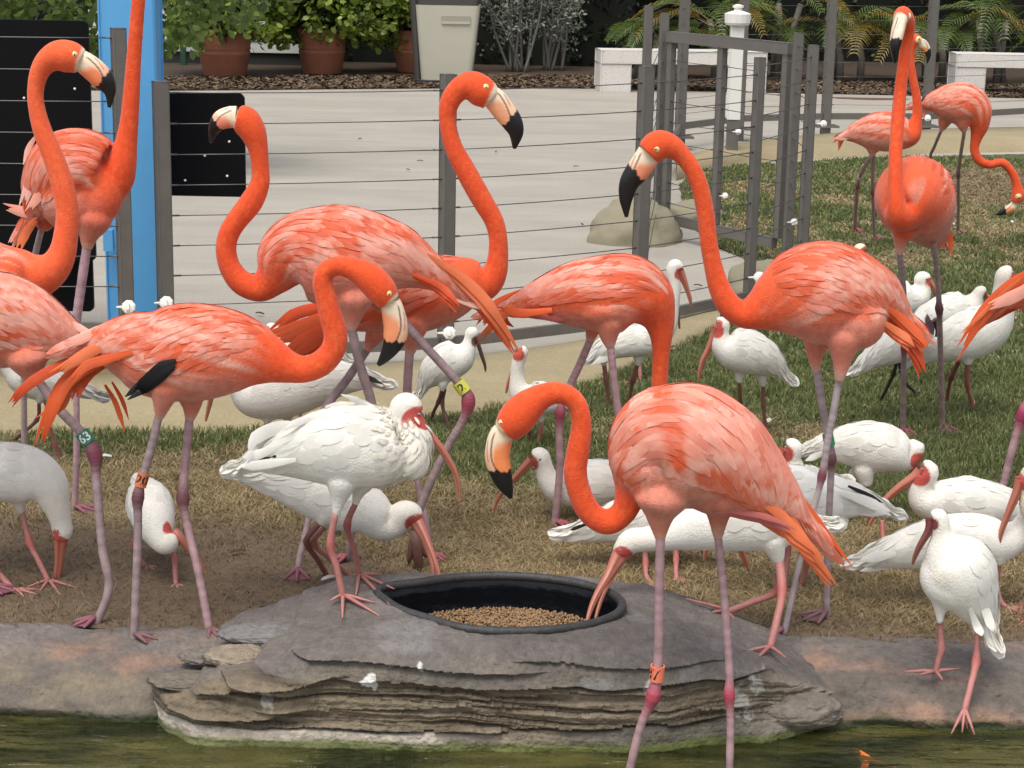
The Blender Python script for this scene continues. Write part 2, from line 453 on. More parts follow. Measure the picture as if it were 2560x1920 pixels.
mk('water', [(-30, -25, WATER_Z), (30, -25, WATER_Z), (30, 4.95, WATER_Z), (-30, 4.95, WATER_Z)], [(0, 1, 2, 3)], wm, smooth=False, kind='structure')
mk('pond_bed', [(-30, -25, -.42), (30, -25, -.42), (30, 4.3, -.40), (30, 5.2, -.22), (-30, 5.2, -.22), (-30, 4.3, -.40)], [(0, 1, 2, 5), (5, 2, 3, 4)], mat('pond_bed_mud', (.07, .075, .02), rough=.9, noise=(5, .12, (.26, .24, .05)), bump=(8, .6)), smooth=False, kind='structure')

# --- rock bank along the water and the layered feeding rock
M_ROCK = mat('weathered_rock', attr=True, rough=.85, noise=(46, .30), bump=(75, 1.0))
def blend_rock(c, x, z, y, seed): return c
def strata(x, z, seed):
    """layered relief: >0 stands proud, sharp dark undercuts"""
    wv = .030 * fbm(x * 1.3, z * 0, seed=seed) + .010 * fbm(x * 5, z * 4, seed=seed + 1)
    s = z + wv
    out = 0
    for f, a, k in ((16, .030, 0), (38, .020, 1), (64, .006, 2)):
        ph = s * f + .8 * fbm(x * (1.2 + k), z * 1.5, seed=seed + 5 + k) 
        fr_ = ph - np.floor(ph)
        st = _h(np.floor(ph).astype(np.int64), np.zeros_like(ph, dtype=np.int64), np.zeros_like(ph, dtype=np.int64), seed + k)
        local = sstep(-.2, .35, fbm(x * 2.2 + st * 10, ph * .5, seed=seed + 11 + k))
        out = out + a * ((fr_ ** .6) * (.4 + .6 * st) - .5) * (.35 + .65 * local)
    return out
def rock_colour(x, y, z, top, seed):
    n1 = fbm(x * 3, y * 3, z * 6, seed=seed); n2 = fbm(x * 9, y * 9, z * 22, seed=seed + 1); n3 = fbm(x * 1.1, y * 1.1, z * 2, seed=seed + 2)
    grey = np.array((.130, .112, .095)); tan = np.array((.20, .165, .115)); olive = np.array((.13, .12, .085)); dark = np.array((.06, .05, .04))
    c = mixc(grey, tan, sstep(-.1, .5, n1 + n2 * .6)); c = mixc(c, olive, sstep(.1, .5, n3) * .6); c = mixc(c, dark, sstep(.1, .6, -n2 - n1 * .5) * .6)
    c = mixc(c, np.array((.140, .122, .110)) * (1 + .35 * n2[..., None] + .25 * n1[..., None] + .22 * fbm(x * 28, y * 28, z * 28, seed=seed + 7)[..., None]), top)
    return c
# bank
nx, nv = 1100, 90
x = np.linspace(-5.5, 5.5, nx); v = np.linspace(0, 1, nv)
X, Vv = np.meshgrid(x, v, indexing='ij')
prof_t = [0, .08, .25, .5, .72, .86, .94, 1]
py_ = np.interp(Vv, prof_t, [5.10, 4.93, 4.85, 4.73, 4.625, 4.565, 4.57, 4.65]); pz_ = np.interp(Vv, prof_t, [-.06, .004, .012, -.012, -.05, -.095, -.15, -.34])
yo = .05 * fbm(X * 1.3, X * 0, seed=40) + .02 * fbm(X * 5, X * 0, seed=41)
right = sstep(.6, .95, X)
Yb = py_ + yo * sstep(0, .3, Vv) + right * .02 * Vv
st_ = strata(X, pz_ + .2 * Vv, 50)
nrm = sstep(.2, .9, Vv)
lump = .018 * fbm(X * 2.6, Vv * 3, seed=44) + .010 * fbm(X * 9, Vv * 9, seed=45) + .004 * fbm(X * 28, Vv * 24, seed=46)
Yb = Yb - st_ * nrm * .8 - lump * nrm
Zb = pz_ + lump * (1 - .3 * nrm) * sstep(.04, .12, Vv) + .4 * st_ * (1 - nrm) * 0
c = rock_colour(X, Yb, Zb, sstep(.7, .35, Vv), 60)
salmon = np.array((.38, .22, .145)); n5 = fbm(X * 1.5, Vv * 2.2, seed=70) + .35 * fbm(X * 12, Vv * 10, seed=71)
sal = sstep(.30, .75, Vv + n5 * .55) * sstep(-.35, .2, n5 + .1) * sstep(.40, .15, np.abs(X) * 0 + .1)
c = mixc(c, salmon * (1 + .2 * n5[..., None]), sal * .75)
algae = sstep(-.088, -.112, Zb + .012 * fbm(X * 8, X * 0, seed=77)); c = mixc(c, np.array((.035, .045, .018)), algae)
mk('pond_bank', np.stack([X, Yb, Zb], -1).reshape(-1, 3), grid_faces(nx, nv), M_ROCK, cols=c.reshape(-1, 3), kind='structure')

# feeding rock
nx, nv = 900, 300
x = np.linspace(-.92, .92, nx); v = np.linspace(0, 1, nv)
X, Vv = np.meshgrid(x, v, indexing='ij')
h = np.interp(X, [-.93, -.80, -.74, -.64, -.55, -.46, -.3, 0, .25, .42, .55, .66, .76, .86, .95], [-.02, .01, .045, .07, .10, .128, .134, .134, .13, .11, .085, .045, .005, -.04, -.10])
h = h + .006 * fbm(X * 3, X * 0, seed=80)
yf = np.interp(X, [-.93, -.86, -.78, -.5, 0, .4, .65, .76, .9, 1.0], [4.62, 4.50, 4.455, 4.44, 4.43, 4.455, 4.53, 4.58, 4.66, 4.76]) + .012 * fbm(X * 4, X * 0, seed=81)
yb = np.interp(X, [-.93, -.7, -.4, .4, .7, 1.0], [4.86, 4.98, 5.08, 5.08, 4.98, 4.86])
prof_t = [0, .06, .14, .40, .48, .54, .60, .90, .95, 1]
top = np.interp(Vv, prof_t, [0, .9, 1, 1, .985, .91, .76, 0, -.18, -.6])
depth = np.interp(Vv, prof_t, [0, .03, .10, .72, .84, .90, .93, 1.0, .99, .93])
zb_ = WATER_Z
Z = np.where(top >= 0, zb_ * (1 - top) + h * top, zb_ + top * .25)
Z = np.where(Vv < .06, -.04 + (h * .9 + .04) * (Vv / .06), Z)
Yr = yb + (yf - yb) * depth
face = sstep(.42, .56, Vv)
st_ = strata(X + .0, Z + .014 * np.sin(X * 3.3) + .006 * np.sin(X * 9), 90)
lineA = .053 - .016 * np.sin((X + .45) * 2.1) + .004 * np.sin(X * 17) + .006 * fbm(X * 7, X * 0, seed=120)
lineC = -.066 + .005 * np.sin(X * 4) + .003 * np.sin(X * 23) + .010 * np.clip(X, 0, 1)
band = sstep(-.004, .004, lineA - Z) * sstep(-.004, .006, Z - lineC)
Yr = Yr - face * (st_ * (.25 + 1.5 * band) + .014 * fbm(X * 4, Z * 7, seed=92) + .007 * fbm(X * 16, Z * 24, seed=93) + .003 * fbm(X * 50, Z * 60, seed=193))
def ledge(x0, x1, zl, w, Yr, fall=.045):
    """a lip that stands proud above the line zl and is undercut just below it"""
    m = sstep(x0 - .06, x0 + .05, X) * sstep(x1 + .08, x1 - .05, X)
    return Yr - face * m * w * np.where(Z > zl, np.exp(-(Z - zl) / fall), -.35 * np.exp(-(zl - Z) / .010))
Yr = ledge(-.40, .62, lineA, .026, Yr)
Yr = ledge(-.80, .50, lineC, .022, Yr, .030)
Yr = ledge(-.56, .05, .100 - .045 * (X + .5) + .004 * np.sin(X * 15), .024, Yr, .03)
Yr = ledge(.05, .58, .098 - .05 * (X - .1) + .004 * np.sin(X * 16), .016, Yr, .03)
Yr = ledge(-.20, .40, .012 + .010 * np.sin(X * 8), .014, Yr, .02)
Yr = ledge(.05, .60, -.022 + .010 * np.sin(X * 6 + 1), .014, Yr, .02)
Yr = ledge(-.60, .0, -.018 + .010 * np.sin(X * 7 + 2), .014, Yr, .02)
Yr = ledge(-.95, -.55, -.035 + .012 * np.sin(X * 11), .050, Yr)
Yr = ledge(-.93, -.50, .006 + .014 * np.sin(X * 9 + 1), .045, Yr)
Yr = ledge(-.80, -.46, .046 + .010 * np.sin(X * 13), .040, Yr)
Yr = Yr - face * .018 * sstep(lineC + .002, lineC - .012, Z) * sstep(-.84, -.78, X)          # the smooth lower lip
rub = sstep(.52, .66, X); Yr = Yr - face * rub * (.022 * fbm(X * 9, Z * 12, seed=130) + .010 * fbm(X * 24, Z * 30, seed=131))
Z = Z + (1 - face) * sstep(.05, .14, Vv) * (.014 * fbm(X * 3.5, Yr * 4, seed=94) + .007 * fbm(X * 12, Yr * 12, seed=95) + .0030 * fbm(X * 40, Yr * 40, seed=96) + .0016 * fbm(X * 90, Yr * 90, seed=196))
# terraces on the left shoulder and along the front crest
terr = sstep(-.42, -.60, X) * (1 - face * .4)
q_ = Z / .026; Z = Z * (1 - .7 * terr) + .7 * terr * .026 * (np.floor(q_) + sstep(.55, .95, q_ - np.floor(q_)))
# recess for the bowl
BC = at(1262, 1520, 4.82); BCX, BCY = BC.x, 4.80
def bowl_r(a):
    """rim radius by angle; a corner drawn out at the back left"""
    rx, ry = .312, .212
    r = 1 / math.sqrt((math.cos(a) / rx) ** 2 + (math.sin(a) / ry) ** 2)
    d = (a - math.radians(166) + math.pi) % (2 * math.pi) - math.pi
    e = (a - math.radians(212) + math.pi) % (2 * math.pi) - math.pi
    return r * (1 + .17 * math.exp(-(d / .20) ** 2) - .11 * math.exp(-(e / .40) ** 2))
ang = np.arctan2(Yr - BCY, X - BCX); rr = np.hypot(X - BCX, Yr - BCY)
rx, ry = .312, .212
rb = 1 / np.sqrt((np.cos(ang) / rx) ** 2 + (np.sin(ang) / ry) ** 2); dd = (ang - math.radians(166) + np.pi) % (2 * np.pi) - np.pi; ee = (ang - math.radians(212) + np.pi) % (2 * np.pi) - np.pi
rb = rb * (1 + .17 * np.exp(-(dd / .20) ** 2) - .11 * np.exp(-(ee / .40) ** 2))
Z = np.where(Vv < .62, Z - .15 * sstep(rb + .004, rb - .012, rr), Z)
topm = (1 - sstep(.50, .66, Vv))
c = rock_colour(X, Yr, Z, np.clip(topm + .35 * sstep(.2, .55, fbm(X * 2, Z * 9, seed=97)), 0, 1), 100)
c = mixc(c, np.array((.22, .215, .215)), sstep(.18, .5, fbm(X * 4 + 3, Yr * 5, Z * 9, seed=150) + .3 * fbm(X * 20, Yr * 20, seed=151)) * .45)
stn = st_ / .035
c = mixc(c, np.array((.185, .145, .092)) * (1 + .35 * fbm(X * 5, Z * 40, seed=140)[..., None]), band * face * .8)
c = mixc(c, np.array((.30, .265, .19)), band * face * sstep(.1, .7, stn + .4 * fbm(X * 6, Z * 30, seed=98)) * .7)
c = mixc(c, np.array((.075, .05, .032)), face * band * sstep(.05, -.5, stn) * .85)  # dark brown painted into the strata cracks deepens their shade
for zl_ in (lineA, lineC): c = mixc(c, np.array((.045, .03, .022)), face * np.exp(-((Z - zl_ + .006) / .006) ** 2) * .75)  # undercuts below both ledges painted dark, shade put into the colour
pale = sstep(lineC - .004, lineC - .012, Z) * sstep(.1, -.25, X + .1 * fbm(X * 9, Z * 30, seed=141)) ; c = mixc(c, np.array((.48, .42, .35)) * (1 + .2 * fbm(X * 10, Z * 20, seed=99)[..., None]), pale * face * .85)
pk = .6 * sstep(.55, .75, X + .1 * fbm(X * 8, Z * 10, seed=101)); c = mixc(c, np.array((.33, .285, .235)) * (1 + .4 * fbm(X * 14, Z * 18, seed=142)[..., None]), pk * face * .8)
# white splashes of droppings and pale lichen
for (sx, sz, sr) in ((-.345, .045, .018), (-.33, .030, .012), (-.215, .088, .011), (-.60, .005, .02), (.36, .035, .018), (.60, -.02, .035), (.64, .02, .02)):
    d = np.hypot((X - sx) / 1.0, (Z - sz) / 1.2) / sr + .9 * fbm(X * 45, Z * 45, seed=int(sx * 100) % 50 + 3)
    c = mixc(c, np.array((.66, .65, .60)), sstep(1.05, .7, d) * (Vv > .4) * (.9 if sr < .02 and sx < 0 else .45))
algae = sstep(-.092, -.108, Z + .006 * fbm(X * 12, X * 0, seed=102)); c = mixc(c, np.array((.10, .12, .025)), algae * .9)
c = mixc(c, np.array((.03, .035, .02)), sstep(-.116, -.124, Z))
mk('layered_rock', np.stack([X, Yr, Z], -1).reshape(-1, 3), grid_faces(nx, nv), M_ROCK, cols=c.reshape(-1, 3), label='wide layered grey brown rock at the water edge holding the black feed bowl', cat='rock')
# two loose lumps of rock at its left shoulder
def lump_rock(px, py, Y, r, seed, label, col):
    cpt = at(px, py, Y); V = []; C = []; nu, nv2 = 40, 64
    for i in range(nu + 1):
        a = math.pi * i / nu
        for k in range(nv2):
            b = 2 * math.pi * k / nv2
            V.append((math.sin(a) * math.cos(b), math.sin(a) * math.sin(b), math.cos(a)))
    D = np.array(V); rr_ = 1 + .20 * fbm(D[:, 0] * 1.8 + seed, D[:, 1] * 1.8, D[:, 2] * 1.8, seed=seed) + .12 * fbm(D[:, 0] * 5, D[:, 1] * 5, D[:, 2] * 14, seed=seed)
    Vn = D * rr_[:, None] * np.array(r) + np.array(cpt)
    C = np.array(col) * (1 + .25 * fbm(D[:, 0] * 4, D[:, 1] * 4, D[:, 2] * 5, seed=seed + 1)[:, None])
    mk('rock', Vn, grid_faces(nu + 1, nv2, True)[:, ::-1], M_ROCK, cols=C, label=label, cat='rock')
lump_rock(590, 1640, 4.60, (.085, .06, .022), 5, 'tan rounded lump on the left shoulder of the layered rock', (.25, .205, .15))
lump_rock(508, 1640, 4.64, (.060, .05, .016), 8, 'small grey rounded stone left of the tan lump', (.17, .15, .13))
lump_rock(480, 1700, 4.56, (.115, .06, .016), 9, 'flat dark ledge stone jutting left above the water', (.15, .13, .10))
lump_rock(655, 1585, 4.72, (.11, .07, .020), 12, 'bluish grey hump at the upper left of the layered rock', (.18, .17, .165))
lump_rock(1990, 1775, 4.60, (.12, .07, .045), 14, 'pale brown rounded stone at the right foot of the layered rock', (.21, .18, .145))

# feed bowl
RIMZ = .136
M_BOWL = mat('black_plastic', (.004, .005, .007), rough=.16, bump=(22, .25), spec=.3)
M_BRIM = mat('scuffed_black_rim', (.018, .018, .019), rough=.55, noise=(60, .3, (.06, .06, .06)), bump=(160, .3))
bowl = empty('feed_bowl', (BCX, BCY, 0.02), 'large black plastic bowl of feed pellets sunk in the top of the rock', 'bowl')
na = 96; prof = [(1.0, 0), (.985, -.004), (.965, -.04), (.93, -.09), (.87, -.120), (.5, -.128), (.02, -.128)]
V = []; 
for (s, z) in prof:
    for i in range(na):
        a = 2 * math.pi * i / na; r = bowl_r(a) * s
        tilt = -.03 * math.sin(a) * s * 0
        V.append((BCX + math.cos(a) * r, BCY + math.sin(a) * r, RIMZ + z))
mk('bowl_wall', V, grid_faces(len(prof), na, True)[:, ::-1], M_BOWL, bowl)
P = [Vector((BCX + math.cos(a) * bowl_r(a), BCY + math.sin(a) * bowl_r(a), RIMZ)) for a in [2 * math.pi * i / na for i in range(na + 1)]]
Vt, Ft = tube(P, [.0125] * len(P), 12, cap=False)
mk('rim', Vt, Ft, M_BRIM, bowl)
# pellets
M_PEL = mat('feed_pellet', attr=True, rough=.8)
r_ = np.random.default_rng(5); V = []; F = []; C = []
ico = [(0, 0, 1), (.9, 0, .3), (.28, .85, .3), (-.73, .53, .3), (-.73, -.53, .3), (.28, -.85, .3), (0, 0, -.6)]
icf = [(0, 1, 2), (0, 2, 3), (0, 3, 4), (0, 4, 5), (0, 5, 1), (6, 2, 1), (6, 3, 2), (6, 4, 3), (6, 5, 4), (6, 1, 5)]
k = 0
while k < 7000:
    a = r_.uniform(0, 2 * math.pi); q = math.sqrt(r_.uniform()) * .905
    rr_ = bowl_r(a) * q; px_, py_ = math.cos(a) * rr_, math.sin(a) * rr_
    s = .0050 * r_.uniform(.7, 1.2); k0 = len(V)
    z = RIMZ - .094 + .010 * float(r_.uniform())
    ro = r_.uniform(0, 6.28)
    for p in ico:
        V.append((BCX + px_ + (p[0] * math.cos(ro) - p[1] * math.sin(ro)) * s, BCY + py_ + (p[0] * math.sin(ro) + p[1] * math.cos(ro)) * s, z + p[2] * s))
    cc = np.array((.32, .20, .105)) * r_.uniform(.7, 1.2); C += [cc] * 7
    F += [tuple(i + k0 for i in f) for f in icf]; k += 1
mk('feed_pellets', V, F, M_PEL, C and None, cols=C, label='tan feed pellets filling the bottom of the black bowl', cat='feed', kind='stuff')

# koi
def koi(px, py, head, L, label):
    c = ground(px, py, WATER_Z); d = Vector((math.cos(head), math.sin(head), 0)); s_ = Vector((-d.y, d.x, 0))
    mb = MB(); P = [c + d * (L * (t - .5)) + s_ * (.16 * L * math.sin(t * 4)) + Vector((0, 0, -.011)) for t in np.linspace(0, 1, 10)]
    R = [L * q for q in (.012, .03, .055, .08, .10, .105, .10, .085, .06, .02)]
    mb.tube(P, R, 12, (.75, .17, .02))
    f0 = P[0]; mb.add([f0, f0 - d * L * .22 + s_ * L * .12, f0 - d * L * .12, f0 - d * L * .22 - s_ * L * .12], [(0, 1, 2), (0, 2, 3)], (.72, .16, .03))
    for sg in (-1, 1):
        f = P[6]; mb.add([f, f + s_ * (sg * L * .22) - d * L * .1, f - d * L * .12 + s_ * (sg * L * .1)], [(0, 1, 2)], (.75, .2, .04))
    mb.build('koi', mat('koi_skin', attr=True, rough=.3), smooth=True, label=label, cat='fish')
koi(2175, 1882, 2.4, .12, 'orange fish just under the green water at the lower right')
# ================================================================== FENCE, GATE, SIGNS
M_STEEL = mat('grey_painted_steel', (.165, .152, .138), rough=.45, noise=(14, .12), bump=(90, .06), metal=.25)
M_CABLE = mat('steel_cable', (.13, .12, .11), rough=.4, metal=.7)
M_WHITE_PL = mat('white_plastic', (.80, .79, .74), rough=.4)
M_BLUE = mat('blue_paint', (.10, .36, .68), rough=.45, noise=(4, .06), bump=(70, .05))
M_BLACK = mat('black_panel', (.005, .005, .006), rough=.5, bump=(8, .04), spec=.12)
ZV = Vector((0, 0, 1))
def frame_dirs(yaw): 
    a = Vector((math.cos(yaw), math.sin(yaw), 0)); return (a, Vector((-a.y, a.x, 0)), ZV)
def top_z(px, py, Y): return at(px, py, Y).z
PITCHZ = .1255
def cable_line(fence, a, b, z0, n, dz, name='cable'):
    for i in range(n):
        z = z0 - i * dz
        mb = MB(); sag = .004
        P = [Vector((a.x, a.y, z)).lerp(Vector((b.x, b.y, z)), t) - Vector((0, 0, sag * 4 * t * (1 - t))) for t in (0, .25, .5, .75, 1)]
        mb.tube(P, .0023, 6, (.2, .2, .2))
        d = (P[-1] - P[0]).normalized()
        for p, s in ((P[0], 1), (P[-1], -1)): mb.tube([p + d * (s * .015), p + d * (s * .065)], .0042, 6, (.2, .2, .2))
        mb.build(name, M_CABLE, fence, smooth=True)
def post(fence, x, y, ztop, w=.042, yaw=0, z0=0, name='post', d=None, m=None):
    mb = MB(); h = (ztop - z0) / 2
    mb.box((x, y, z0 + h), (w / 2, (d or w) / 2, h), frame_dirs(yaw), bev=.003)
    return mb.build(name, m or M_STEEL, fence)

# main fence: four posts, right-going
PA = [(405, 7.85, .045), (1119, 8.22, .045), (1594, 8.80, .045), (1893, 9.45, .03)]
pts = []
f1 = empty('cable_fence', (at(1119, 700, 8.22).x, 8.22, 0), 'grey post and cable fence crossing behind the birds, left of the gate', 'fence')
tops = [203, 185, 165, 143]; midx = [(405, 380), (1119, 380), (1612, 300), (1893, 300)]
for (px, Y, w_), ty, (mx, my) in zip(PA, tops, midx):
    p = at(mx, my, Y); pts.append(Vector((p.x, p.y, 0))); zt = at(mx, ty, Y).z
    yaw = .50
    po = post(f1, p.x, p.y, zt, w=.058 if Y < 9 else .045, yaw=yaw)
    mb = MB(); mb.box((p.x, p.y, .052), (.06, .06, .006), frame_dirs(yaw)).build('base_plate', M_STEEL, po)
zt0 = at(405, 232, 7.85).z
for i in range(3):
    a, b = pts[i], pts[i + 1]
    cable_line(f1, a, b, zt0 - .0, 9, .1265)
    mid = (a + b) / 2; d = (b - a); yw = math.atan2(d.y, d.x)
    MB().box((mid.x, mid.y, .085), (d.length / 2 - .031, .012, .024), frame_dirs(yw)).build('bottom_rail', M_STEEL, f1)
# left panel, raised on a step, running off frame
f2 = empty('cable_fence', (at(-100, 600, 7.8).x, 7.8, 0), 'cable fence at the far left in front of the big black sign', 'fence')
q0 = at(305, 400, 7.75); q1 = at(-420, 400, 7.7)
for q in (q0, q1):
    po = post(f2, q.x, q.y, at(305, 70, 7.75).z, w=.055, yaw=.45, z0=0)
cable_line(f2, Vector((q1.x, q1.y, 0)), Vector((q0.x, q0.y, 0)), at(305, 95, 7.75).z, 9, .1265)
d = q0 - q1; mid = (q0 + q1) / 2; mid.z = at(250, 822, 7.75).z
MB().box(mid, (d.length / 2 - .03, .012, .026), frame_dirs(math.atan2(d.y, d.x))).build('bottom_rail', M_STEEL, f2)
MB().box((mid.x, mid.y, (mid.z - .03) / 2), (d.length / 2 - .03, .05, (mid.z - .035) / 2), frame_dirs(math.atan2(d.y, d.x))).build('concrete_upstand', M_KERB, f2)

# far fence along the back of the lawn
f3 = empty('cable_fence', (at(2060, 340, 16.2).x, 16.2, 0), 'far cable fence along the back edge of the lawn before the benches', 'fence')
far = [(1610, 13, 13.2), (1698, 374, 15.0), (1845, 352, 15.9), (2062, 345, 16.3), (2312, 345, 16.6), (2700, 320, 17.2), (3300, 300, 18)]
fp = []
for i, (px, py, Y) in enumerate(far):
    g = ground(px, py) if i else at(1612, 300, 12.6)
    fp.append(Vector((g.x, g.y, 0)))
    po = post(f3, g.x, g.y, 1.40 if i else at(1612, 13, 12.6).z, w=.075 if i else .05, yaw=.3, z0=.0)
    MB().box((g.x, g.y, .11), (.11, .09, .008), frame_dirs(.1)).build('base_plate', M_STEEL, po)
for a, b in zip(fp, fp[1:]):
    cable_line(f3, a, b, 1.33, 9, .128)
    mid = (a + b) / 2; d = b - a
    MB().box((mid.x, mid.y, .20), (d.length / 2 - .04, .014, .028), frame_dirs(math.atan2(d.y, d.x))).build('bottom_rail', M_STEEL, f3)

# gate
gl_ = at(1672, 300, 11.75); gr_ = at(1960, 300, 10.85)
A = Vector((gl_.x, gl_.y, 0)); B = Vector((gr_.x, gr_.y, 0)); D = B - A; yw = math.atan2(D.y, D.x); L = D.length; dn = D.normalized()
gate = empty('gate', (A.x, A.y, 0), 'grey steel cable gate with a heavy top rail standing between two posts', 'gate')
zt = at(1672, 92, 11.75).z; zb = at(1668, 545, 11.75).z
ax = frame_dirs(yw)
def gb(c, h, name): MB().box(c, h, ax, bev=.003).build(name, M_STEEL, gate)
gb(A + dn * (L / 2) + ZV * zt, (L / 2 + .03, .028, .032), 'top_rail')
gb(A + dn * (L / 2) + ZV * zb, (L / 2 - .028, .022, .03), 'bottom_rail')
zm = (zt + zb) / 2; hh = (zt - zb) / 2 - .033
for t in (0, .46, 1): gb(A + dn * (L * t) + ZV * zm, (.024, .022, hh) , 'stile')
cable_line(gate, A, A + dn * (L * .46), zt - .14, 8, .124); cable_line(gate, A + dn * (L * .46), B, zt - .14, 8, .124)
# posts that carry the gate and the short return panels
f4 = empty('cable_fence', (B.x, B.y, 0), 'narrow cable panels and posts standing just right of the gate', 'fence')
rp = [(1652, 300, 11.85, 32), (1985, 300, 10.75, 82), (2022, 330, 10.2, 112)]
rv = []
for (px, py, Y, ty) in rp:
    p = at(px, py, Y); rv.append(Vector((p.x, p.y, 0)))
    po = post(f4, p.x, p.y, at(px, ty, Y).z, w=.05, yaw=.25)
    MB().box((p.x, p.y, .035), (.07, .07, .006), frame_dirs(.25)).build('base_plate', M_STEEL, po)
cable_line(f4, rv[1], rv[2], at(2022, 130, 10.2).z, 9, .128)
cable_line(f4, rv[2], pts[3], pts[3].z + at(1893, 165, 9.45).z, 9, .122)
p = at(1893, 300, 9.45)
cable_line(f4, rv[0], Vector((pts[2].x, pts[2].y, 0)), at(1612, 200, 8.8).z, 9, .127)

# electric wire insulators: white knobs clamped to posts
M_INS = M_WHITE_PL
def insulator(px, py, Y, label, s=1.0):
    p = at(px, py, Y); e = empty('insulator', tuple(p), label, 'insulator', 'white fence insulators')
    view = (CAM - p).normalized(); ax_ = (RT, UP, FW)
    V, F = [], []
    mb = MB(); n = 8
    for (rr_, dd) in ((.012, .010), (.026, .006), (.030, 0), (.026, -.006), (.012, -.012)):
        for k in range(n):
            a = 2 * math.pi * k / n + .3
            V.append(p + RT * (math.cos(a) * rr_ * s) + UP * (math.sin(a) * rr_ * s) - FW * (dd * s + .02))
    for i in range(4):
        for k in range(n): F.append((i * n + k, i * n + (k + 1) % n, (i + 1) * n + (k + 1) % n, (i + 1) * n + k))
    F.append(tuple(range(n - 1, -1, -1)))
    mb.add(V, F, (1, 1, 1)); mb.build('knob', M_INS, e)
    mb = MB(); mb.tube([p - RT * (.005 * s) - FW * .02, p - RT * (.03 * s) - FW * .012, p - RT * (.052 * s) - FW * .005], [.008 * s, .006 * s, .004 * s], 8); mb.box(p - FW * .036 * s, (.006 * s, .012 * s, .006), (RT, UP, FW)); mb.build('clamp', M_INS, e)
insulator(324, 768, 7.70, 'white knob insulator low on the blue post')
insulator(418, 758, 7.78, 'white knob insulator on the post right of the blue post')
insulator(1124, 833, 8.15, 'white knob insulator near the base of the middle fence post')
insulator(1897, 694, 9.35, 'white knob insulator beside the back of the dark kneed flamingo')
insulator(1984, 556, 10.65, 'white knob insulator on the post right of the gate', .7)
insulator(1845, 330, 15.6, 'small white insulator at the foot of the white sleeved post', .9)
insulator(2058, 310, 16.0, 'small white insulator on the far fence post behind the pale flamingo', 1.0)
insulator(2318, 296, 16.3, 'small white insulator on the far fence post by the right bench', 1.0)
insulator(1694, 356, 14.8, 'tiny white insulator on the far post behind the gate rail', .9)
insulator(1812, 490, 10.9, 'white insulator on the middle upright of the gate', .6)

# white capped post
wp = at(1837, 200, 15.7); e = empty('white_post', (wp.x, wp.y, 0), 'slim white plastic post with a stepped cap behind the gate', 'post')
zt_ = at(1837, 50, 15.7).z; zl_ = at(1837, 298, 15.7).z
MB().box((wp.x, wp.y, (zt_ + zl_) / 2), (.054, .054, (zt_ - zl_) / 2), bev=.006).build('sleeve', M_WHITE_PL, e)
mb = MB()
for (z, r) in ((0, .10), (.055, .105), (.06, .085)): pass
V = []; F = []; pf = [(-.04, .085), (-.02, .095), (.05, .098), (.065, .07), (.075, .035), (.095, .03), (.10, .045), (.115, .045), (.125, .015)]
for (z, r) in pf:
    for k in range(16): a = 2 * math.pi * (k + .5) / 16; V.append((wp.x + math.cos(a) * r * (1.1 if z < .06 else 1), wp.y + math.sin(a) * r, zt_ + z))
for i in range(len(pf) - 1):
    for k in range(16): F.append((i * 16 + k, i * 16 + (k + 1) % 16, (i + 1) * 16 + (k + 1) % 16, (i + 1) * 16 + k))
F.append(tuple((len(pf) - 1) * 16 + k for k in range(16)))
mb.add(V, F).build('cap', M_WHITE_PL, e)
MB().box((wp.x, wp.y, zl_ / 2), (.045, .045, zl_ / 2)).build('lower_post', M_STEEL, e)

# blue post
bp_ = at(336, 400, 8.15); w2 = (405 - 266) / 2 * mpp(8.15)
bpost = empty('blue_post', (bp_.x, bp_.y, 0), 'tall bright blue square steel post behind the fence', 'post')
MB().box((bp_.x, bp_.y, 1.3), (w2, .09, 1.3), frame_dirs(0), bev=.008).build('shaft', M_BLUE, bpost)
b2 = at(272, 600, 8.0); MB().box(b2, (.02, .02, .045), frame_dirs(0)).build('bracket', M_BLUE, bpost)
MB().box((bp_.x, bp_.y, .012), (w2 + .06, .15, .012)).build('base_plate', M_BLUE, bpost)

def round_panel(name, x0, y0, x1, y1, Y, rad, label, bolts=(), th=.02):
    a = at(x0, y0, Y); b = at(x1, y1, Y); w_, h_ = (b.x - a.x) / 2, (a.z - b.z) / 2; c = (a + b) / 2
    e = empty(name, (c.x, Y, 0), label, 'sign'); r = rad * mpp(Y)
    V = []; n = 8
    for (sx, sz, a0) in ((1, 1, 0), (-1, 1, 90), (-1, -1, 180), (1, -1, 270)):
        for k in range(n + 1):
            t = math.radians(a0 + 90 * k / n); V.append((c.x + sx * (w_ - r) + r * math.cos(t), sz * (h_ - r) + c.z + r * math.sin(t)))
    m = len(V); VV = [(p[0], Y - th / 2, p[1]) for p in V] + [(p[0], Y + th / 2, p[1]) for p in V]
    FF_ = [tuple(range(m)), tuple(range(2 * m - 1, m - 1, -1))] + [(i, i + m, (i + 1) % m + m, (i + 1) % m) for i in range(m)]
    pn = mk('panel', VV, FF_, M_BLACK, e, smooth=False)
    for (bx, by) in bolts:
        p = at(bx, by, Y - th / 2); v, f = ellipsoid(p, (Vector((0, 1, 0)), Vector((1, 0, 0)), ZV), (.003, .006, .006), 5, 8); mk('bolt', v, f, M_WHITE_PL, pn)
    return e
round_panel('sign_board', -420, 40, 241, 652, 8.35, 14, 'large black sign board at the left behind the arched flamingo', [(187, 222), (60, 245)])
round_panel('sign_board', -420, 560, 236, 778, 8.50, 14, 'lower black sign board at the left behind the pink wings', [(60, 640)])
round_panel('sign_board', 400, 229, 615, 492, 8.35, 16, 'small black rounded sign board right of the blue post', [(512, 389), (463, 451), (568, 440), (573, 354)])
